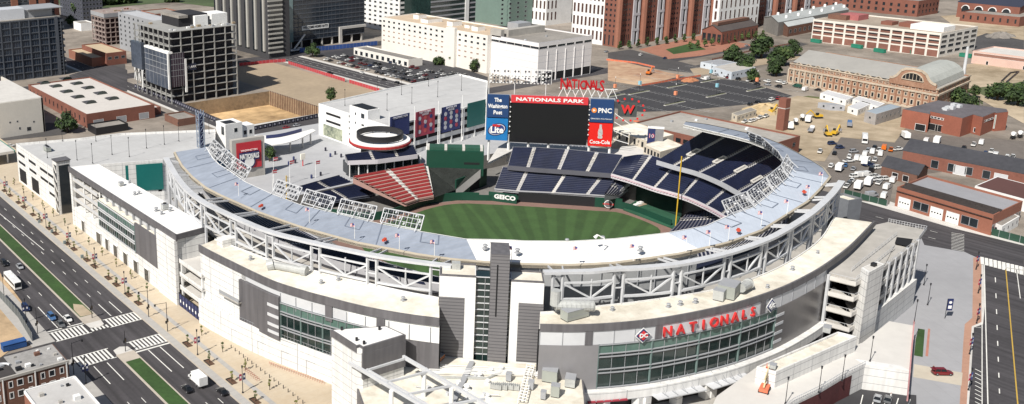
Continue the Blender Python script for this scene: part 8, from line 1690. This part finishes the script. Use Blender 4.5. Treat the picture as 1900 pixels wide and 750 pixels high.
for x, y, c in ((1186,172,"blue"),(1252,192,"orange"),(1329,177,"blue"),(1403,166,"orange"),(1318,150,"blue"),(1256,160,"orange"),(1140,178,"orange")):
    t = street_lamp(G(x,y,.2), f"white car park mast with an {c} marker, at {'the near left' if x<1200 else 'the centre' if x<1300 else 'the right'} of the striped lot" if c == "orange" else f"white car park mast with a pale blue marker, {'near left' if x<1200 else 'far middle' if x<1325 else 'right of centre'} in the striped lot", "masts in the striped car park", h=11); t["label"] = t["label"].replace("at the near left", "nearest the scoreboard, left") if x == 1140 else t["label"].replace("at the centre", "at the far centre") if x == 1256 else t["label"]
    t.children[0].data.materials[0] = PAINT; s = MB(); s.box(-.7,-.7,5,.7,.7,7.2); link(bpy.data.objects.new("marker", s.mesh("marker", mat("marker_"+c, (.25,.5,.6) if c == "blue" else (.75,.28,.15), var=.1))), t)
    q = G(x,y,.3); s = MB(); s.box(q.x-9,q.y-.7,.1,q.x+9,q.y+.7,.45); s.box(q.x-8.6,q.y-.45,.45,q.x+8.6,q.y+.45,.55,1) ; s.build("parking_island", [CONC_L, MATS["scrub"]], kind="structure")
for k in range(17): a = G(429,646,.15).lerp(G(562,749,.15), k/16); s = MB(); s.tube((0,0,0),(0,0,.95),.12,n=7); s.tube((0,0,.95),(0,0,1.05),.15,.08,n=7); o = s.build("bollard", LAMPB); o.location = a; tag(o, "dark steel bollard in the long row on the tan pavement", "bollard", "bollards on the tan pavement")
BR = mat("bike_rack_red", (.4,.07,.05), rough=.5, var=.1)
for k in range(9): a = G(455,687,.15).lerp(G(479,707,.15), k/8); s = MB(); s.beam((-.4,0,0),(-.4,0,.8),.06); s.beam((.4,0,0),(.4,0,.8),.06); s.beam((-.4,0,.8),(.4,0,.8),.06); o = s.build("bike_rack", BR); o.location = a; tag(o, "dark red bicycle hoop in the short rack row by the lamp post", "bicycle rack", "bicycle racks beside the lamp post")
for k in range(24): a = G(501,677,.15).lerp(G(600,712,.15), k/23); s = MB(); s.beam((0,-.4,0),(0,-.4,.8),.06); s.beam((0,.4,0),(0,.4,.8),.06); s.beam((0,-.4,.8),(0,.4,.8),.06); o = s.build("bike_rack", BR); o.location = a; tag(o, "red bicycle hoop in the long row along the white wall", "bicycle rack", "bicycle racks along the white wall")
for x, y in ((305/4.17,380+140/4.17),(402/4.17,380+216/4.17),(500/4.17,380+302/4.17),(636/4.17,380+412/4.17)): p = G(x,y,.15); s = MB(); s.box(-.5,-.35,0,.5,.35,1.1); s.box(-.54,-.39,1.1,.54,.39,1.18); o = s.build("utility_box", mat("box_green_grey", (.22,.26,.26), var=.1)); o.location = p; tag(o, "grey green utility cabinet beside a mulch pit on the avenue", "utility box", "utility boxes along the avenue")
# ---- fences ------------------------------------------------------------
def fence(pts, h, m, lab, z=0, step=3.0, cat="fence", postm=None, mark=None):
    P = [G(x,y,z) for x, y in pts]; L_ = sum((b-a).length for a, b in zip(P,P[1:])); n = max(2, int(L_/step)+1); P = resample(P, n); t = thing("fence", lab, cat, tuple(P[0])); s = MB()
    for a, b in zip(P, P[1:]): s.beam(a+Vector((0,0,h*.5)), b+Vector((0,0,h*.5)), .08, h*.94)
    s.build("screen", m, t); s = MB()
    for a in P: s.beam(a, a+Vector((0,0,h+.1)), .12)
    s.build("posts", postm or STEEL_G, t)
    if mark:
        s = MB()
        for a, b in list(zip(P, P[1:]))[::1]: d = (b-a).normalized(); n_ = Vector((d.y,-d.x,0)); n_ = n_ if n_.dot(-a) > 0 else -n_; c = (a+b)/2+n_*.08; s.beam(c-d*.5+Vector((0,0,h*.5)), c+d*.5+Vector((0,0,h*.5)), .06, h*.4)
        s.build("printed_marks", mark, t)
PALEM = mat("print_pale", (.3,.3,.36), var=.2)
fence([(250,163),(330,195),(400,226)], 2.8, mat("black_banner", (.012,.012,.03)), "black printed banner fence along the street beside the unfinished building", mark=PALEM)
fence([(452,246),(590,219)], 2.6, MATS["black_banner"], "black printed banner fence along the near edge of the excavation", mark=PALEM)
fence([(444,123),(500,117),(530,115)], 2.4, mat("hoarding_red", (.42,.05,.06), var=.15), "red hoarding along the far edge of the sand lot"); fence([(535,119),(640,152)], 2.4, MATS["hoarding_red"], "long red hoarding between the sand lot and the road"); fence([(648,154),(704,171)], 2.4, MATS["hoarding_red"], "short red hoarding near the banner garage")
GM = mat("green_mesh", (.02,.06,.04), var=.2); fence([(1566,362),(1645,383)], 2.6, GM, "green mesh fence in front of the municipal lot"); fence([(1815,430),(1900,453),(1930,462)], 2.8, GM, "green mesh fence at the right edge below the trailer")
fence([(0,553),(34,590),(60,634)], 3.0, mat("grey_mesh", (.11,.12,.12), var=.2), "grey screened fence round the orange dirt yard at left")
fence([(556,98),(640,90),(700,84)], 3.6, mat("blue_mesh", (.03,.08,.28), var=.3), "blue construction screen below the banner glass office")
OM = mat("orange_barrier", (.65,.17,.09), var=.2); fence([(1125,112),(1180,118),(1215,126)], 1.2, OM, "orange barrier line beside the curving street"); fence([(1190,160),(1250,150),(1300,142)], 1.2, OM, "orange barrier line along the far edge of the striped lot"); fence([(1320,112),(1400,94),(1480,80)], 1.1, mat("brick_low", (.3,.13,.09), var=.2), "low brick wall along the forecourt street", cat="wall")
fence([(1175,226),(1300,240)], .9, OM, "orange barrier line beside the patchy roofed warehouse")
for x, y, l in ((598,118,"left"),(1600,94,"middle")): pass
for x, y in ((1516,62+38),(1590,90),(1675,117),(1632,106),(1792,106)):
    pass
for x, y, l in ((1514,79,"at the left corner of the white warehouse"),(1590,89,"in the middle below the white warehouse"),(1632,97,"right of centre below the white warehouse"),(1682,98,"beside the green one near the warehouse corner"),(1792,106,"right of the flue of the ornate hall")):
    p = G(x,y,.2); s = MB(); s.prism([(-4,-1.3),(4,-1.3),(4,1.3),(-4,1.3)], 0, 2.4); s.box(-4.1,-1.4,2.3,4.1,1.4,2.5); o = s.build("skip", mat("skip_green", (.02,.2,.13), var=.15)); o.location = p; o.rotation_euler = (0,0,1.4); tag(o, "green metal skip "+l, "skip", "green skips round the white warehouse")
p = G(26,645,.2); s = MB(); s.prism([(-3.5,-1.3),(3.5,-1.3),(3.5,1.3),(-3.5,1.3)], 0, 1.9); s.box(-3.6,-1.4,1.8,3.6,1.4,1.95); o = s.build("skip", mat("skip_blue", (.02,.08,.25))); o.location = p; tag(o, "blue open skip behind the brown row houses", "skip")
# construction plant: mobile crane and boom lift
p = G(548,96,.2); t = thing("mobile_crane", "white mobile crane with raised boom below the welcome banner", "crane", tuple(p)); f = lambda nm, m, ms: link(bpy.data.objects.new(nm, m.mesh(nm, ms)), t)
m = MB(); m.box(-5,-1.3,.8,5,1.3,1.8); m.box(3,-1.3,1.8,5,1.3,3); f("body", m, PAINT); m = MB(); m.beam((-1,0,2.2),(11,3,12),.9,.9); f("boom", m, PAINT); m = MB(); [m.tube((x,-1.35,.55),(x,1.35,.55),.55,n=8) for x in (-4,-2.6,2.6,4)]; f("wheels", m, TYRE)
p = G(1418,726,7); t = thing("boom_lift", "orange boom lift folded beside the metal entrance canopy", "boom lift", tuple(p), .4); m = MB(); m.box(-1.8,-1,.5,1.8,1,1.3); f("chassis", m, OM); [f("wheel", (lambda q: (q.tube((x,y-.15,.45),(x,y+.15,.45),.45,n=10), q)[1])(MB()), TYRE) for x in (-1.3,1.3) for y in (-1,1)]
m = MB(); m.beam((-1.6,0,1.7),(2.6,0,3.2),.35); m.beam((2.6,0,3.2),(-1.4,0,3.9),.3); m.beam((-1.4,0,3.9),(4.6,.2,4.6),.25); f("boom", m, mat("lift_cream", (.6,.5,.3))); m = MB(); [m.beam((4.6,y,4.0),(5.8,y,4.0),.08) or m.beam((4.6,y,5.0),(5.8,y,5.0),.08) for y in (-.8,.8)]; [m.beam((x,y,4.0),(x,y,5.0),.08) for x in (4.6,5.8) for y in (-.8,.8)]; m.box(4.6,-.8,3.9,5.8,.8,4.0); f("basket", m, OM)
# field cart, plaza furniture
p = G(846,367,-6.9); t = thing("field_cart", "small white cart parked on the warning track by the green wall", "cart", tuple(p), .6); m = MB(); hull(m, [(-1.5,.6,.3,.9,.9),(1.3,.6,.3,.8,.9)]); f("body", m, PAINT); m = MB(); m.box(-1.0,-.6,1.8,.6,.6,1.9); [m.beam((x,y,.8),(x,y,1.85),.08) for x in (-.9,.5) for y in (-.5,.5)]; f("roof", m, PAINT); [f("wheel", (lambda q: (q.tube((x,y-.1,.25),(x,y+.1,.25),.25,n=8), q)[1])(MB()), TYRE) for x in (-1,.9) for y in (-.55,.55)]
p = G(562,308,.15); t = thing("plaza_kiosk", "small red and cream kiosk sign on the north plaza", "kiosk", tuple(p)); m = MB(); m.tube((0,0,0),(0,0,4),.25,n=8); f("post", m, RED); m = MB(); m.box(-1.2,-.4,3.2,1.2,.4,6); f("sign_box", m, CREAM)
UM = [mat("dark_bin", (.03,.03,.05)), BLUEN]
for i, (x, y) in enumerate(((604,280),(613,291),(622,287),(545,297),(548,303),(536,306),(633,292),(578,331),(595,326))): p = G(x,y,.15); s = MB(); s.tube((0,0,0),(0,0,1.5),.5,n=10); s.tube((0,0,1.5),(0,0,1.8),.55,.3,n=10); o = s.build("plaza_bin", UM[i % 2]); o.location = p; tag(o, "dark round bin standing on the pale north plaza", "bin", "bins on the north plaza")
for x, y, h in ((508,340,12),(538,342,11),(506,352,9),(586,330,8)): p = G(x,y,.15); t = thing("flag_mast", "tall white flag mast on the pale plaza behind the light racks", "flag mast", tuple(p), 0, "flag masts on the north plaza"); m = MB(); m.tube((0,0,0),(0,0,h),.14,.08,n=6); f("pole", m, PAINT); m = MB(); m.box(.05,-.03,h-1.7,2.4,.03,h-.2); m.box(.05,-.05,h-1.2,2.4,.05,h-.9,1); f("flag_cloth", m, [mat("flag_red",(.5,.06,.08)), PAINT])
# ---- people --------------------------------------------------------------
def person(p, rz, lab, shirt, trousers, z=0):
    me = bpy.data.meshes.new("body"); V = [(0,0,.95),(0,0,1.2),(0,0,1.42),(0,0,1.52),(0,0,1.68),(-.1,0,.88),(-.12,.02,.48),(-.12,0,.06),(-.12,-.12,.03),(.1,0,.88),(.13,-.1,.5),(.12,.02,.06),(.12,-.12,.03),(-.2,0,1.4),(-.27,.0,1.12),(-.25,-.16,.9),(.2,0,1.4),(.27,0,1.12),(.24,-.2,.98)]
    E = [(0,1),(1,2),(2,3),(3,4),(0,5),(5,6),(6,7),(7,8),(0,9),(9,10),(10,11),(11,12),(2,13),(13,14),(14,15),(2,16),(16,17),(17,18)]
    me.from_pydata(V, E, []); o = bpy.data.objects.new("person", me); COL.objects.link(o); md = o.modifiers.new("s", 'SKIN'); rad = [.14,.14,.15,.06,.1,.1,.07,.05,.04,.1,.07,.05,.04,.065,.05,.035,.065,.05,.035]
    for i, r in enumerate(rad): me.skin_vertices[0].data[i].radius = (r, r*.85)
    me.skin_vertices[0].data[0].use_root = True; dg = bpy.context.evaluated_depsgraph_get(); dg.update(); m2 = bpy.data.meshes.new_from_object(o.evaluated_get(dg)); o.modifiers.clear(); o.data = m2
    for m in (shirt, trousers, mat("skin_tone", (.4,.22,.15), var=.05), mat("hair_dark", (.02,.015,.01), var=0)): m2.materials.append(m)
    for f_ in m2.polygons: zc_ = f_.center.z; f_.material_index = 3 if zc_ > 1.68 else 2 if zc_ > 1.47 else 0 if zc_ > .92 else 1
    o.location = p; o.rotation_euler = (0,0,rz); ORG[o.name] = Vector((0,0,0)); tag(o, lab, "person")
person(G(1731,689,.3), -.6, "person in a dark shirt loading the open back of the red minivan", BLK, BLK)
person(G(1733,693,.3), 1, "person in a white shirt standing at the red minivan's tailgate", PAINT, BLUEN)
person(G(1652,740,.3), .4, "person in pale clothes standing by the court wall door", PAINT, CONC)
# filled dirt heaps and scrap
for x, y, r, h, l in ((1420,205,16,4,"large pale sand heap below the chimney yard's upper edge"),(1856,68,14,4,"grey gravel heap on the bare ground at top right"),(1280,150,7,2,"low heap of orange soil beside the striped lot")):
    p = G(x,y,0); s = MB(); n = 22; prev = None
    for j in range(6):
        q = j/5; ring = [(p.x+math.cos(6.283*k/n)*r*(1-q)*(1+.2*math.sin(k*2.3+j)), p.y+math.sin(6.283*k/n)*r*.6*(1-q)*(1+.2*math.cos(k*1.7)), h*(1-(1-q)**2)*(.85+.15*math.sin(k+j*2))) for k in range(n+1)]; ring[-1] = ring[0]
        if prev: s.loft(prev, ring)
        prev = ring
    tag(s.build("heap", mat("heap_"+str(x), (.5,.38,.22) if x == 1420 else (.22,.2,.18) if x == 1856 else (.42,.18,.09), var=.25, scale=.6, bump=.3)), l, "heap")
s = MB(); prev = [G(x,y,.5) for x, y in ((1859,150),(1875,135),(1890,133),(1868,152),(1880,158),(1895,162),(1900,150))]; [s.tube(a, b, .5, n=6) for a, b in zip(prev, prev[1:])]; tag(s.build("pipeline", BLK), "black pipe snaking over the bare ground at right", "pipe")
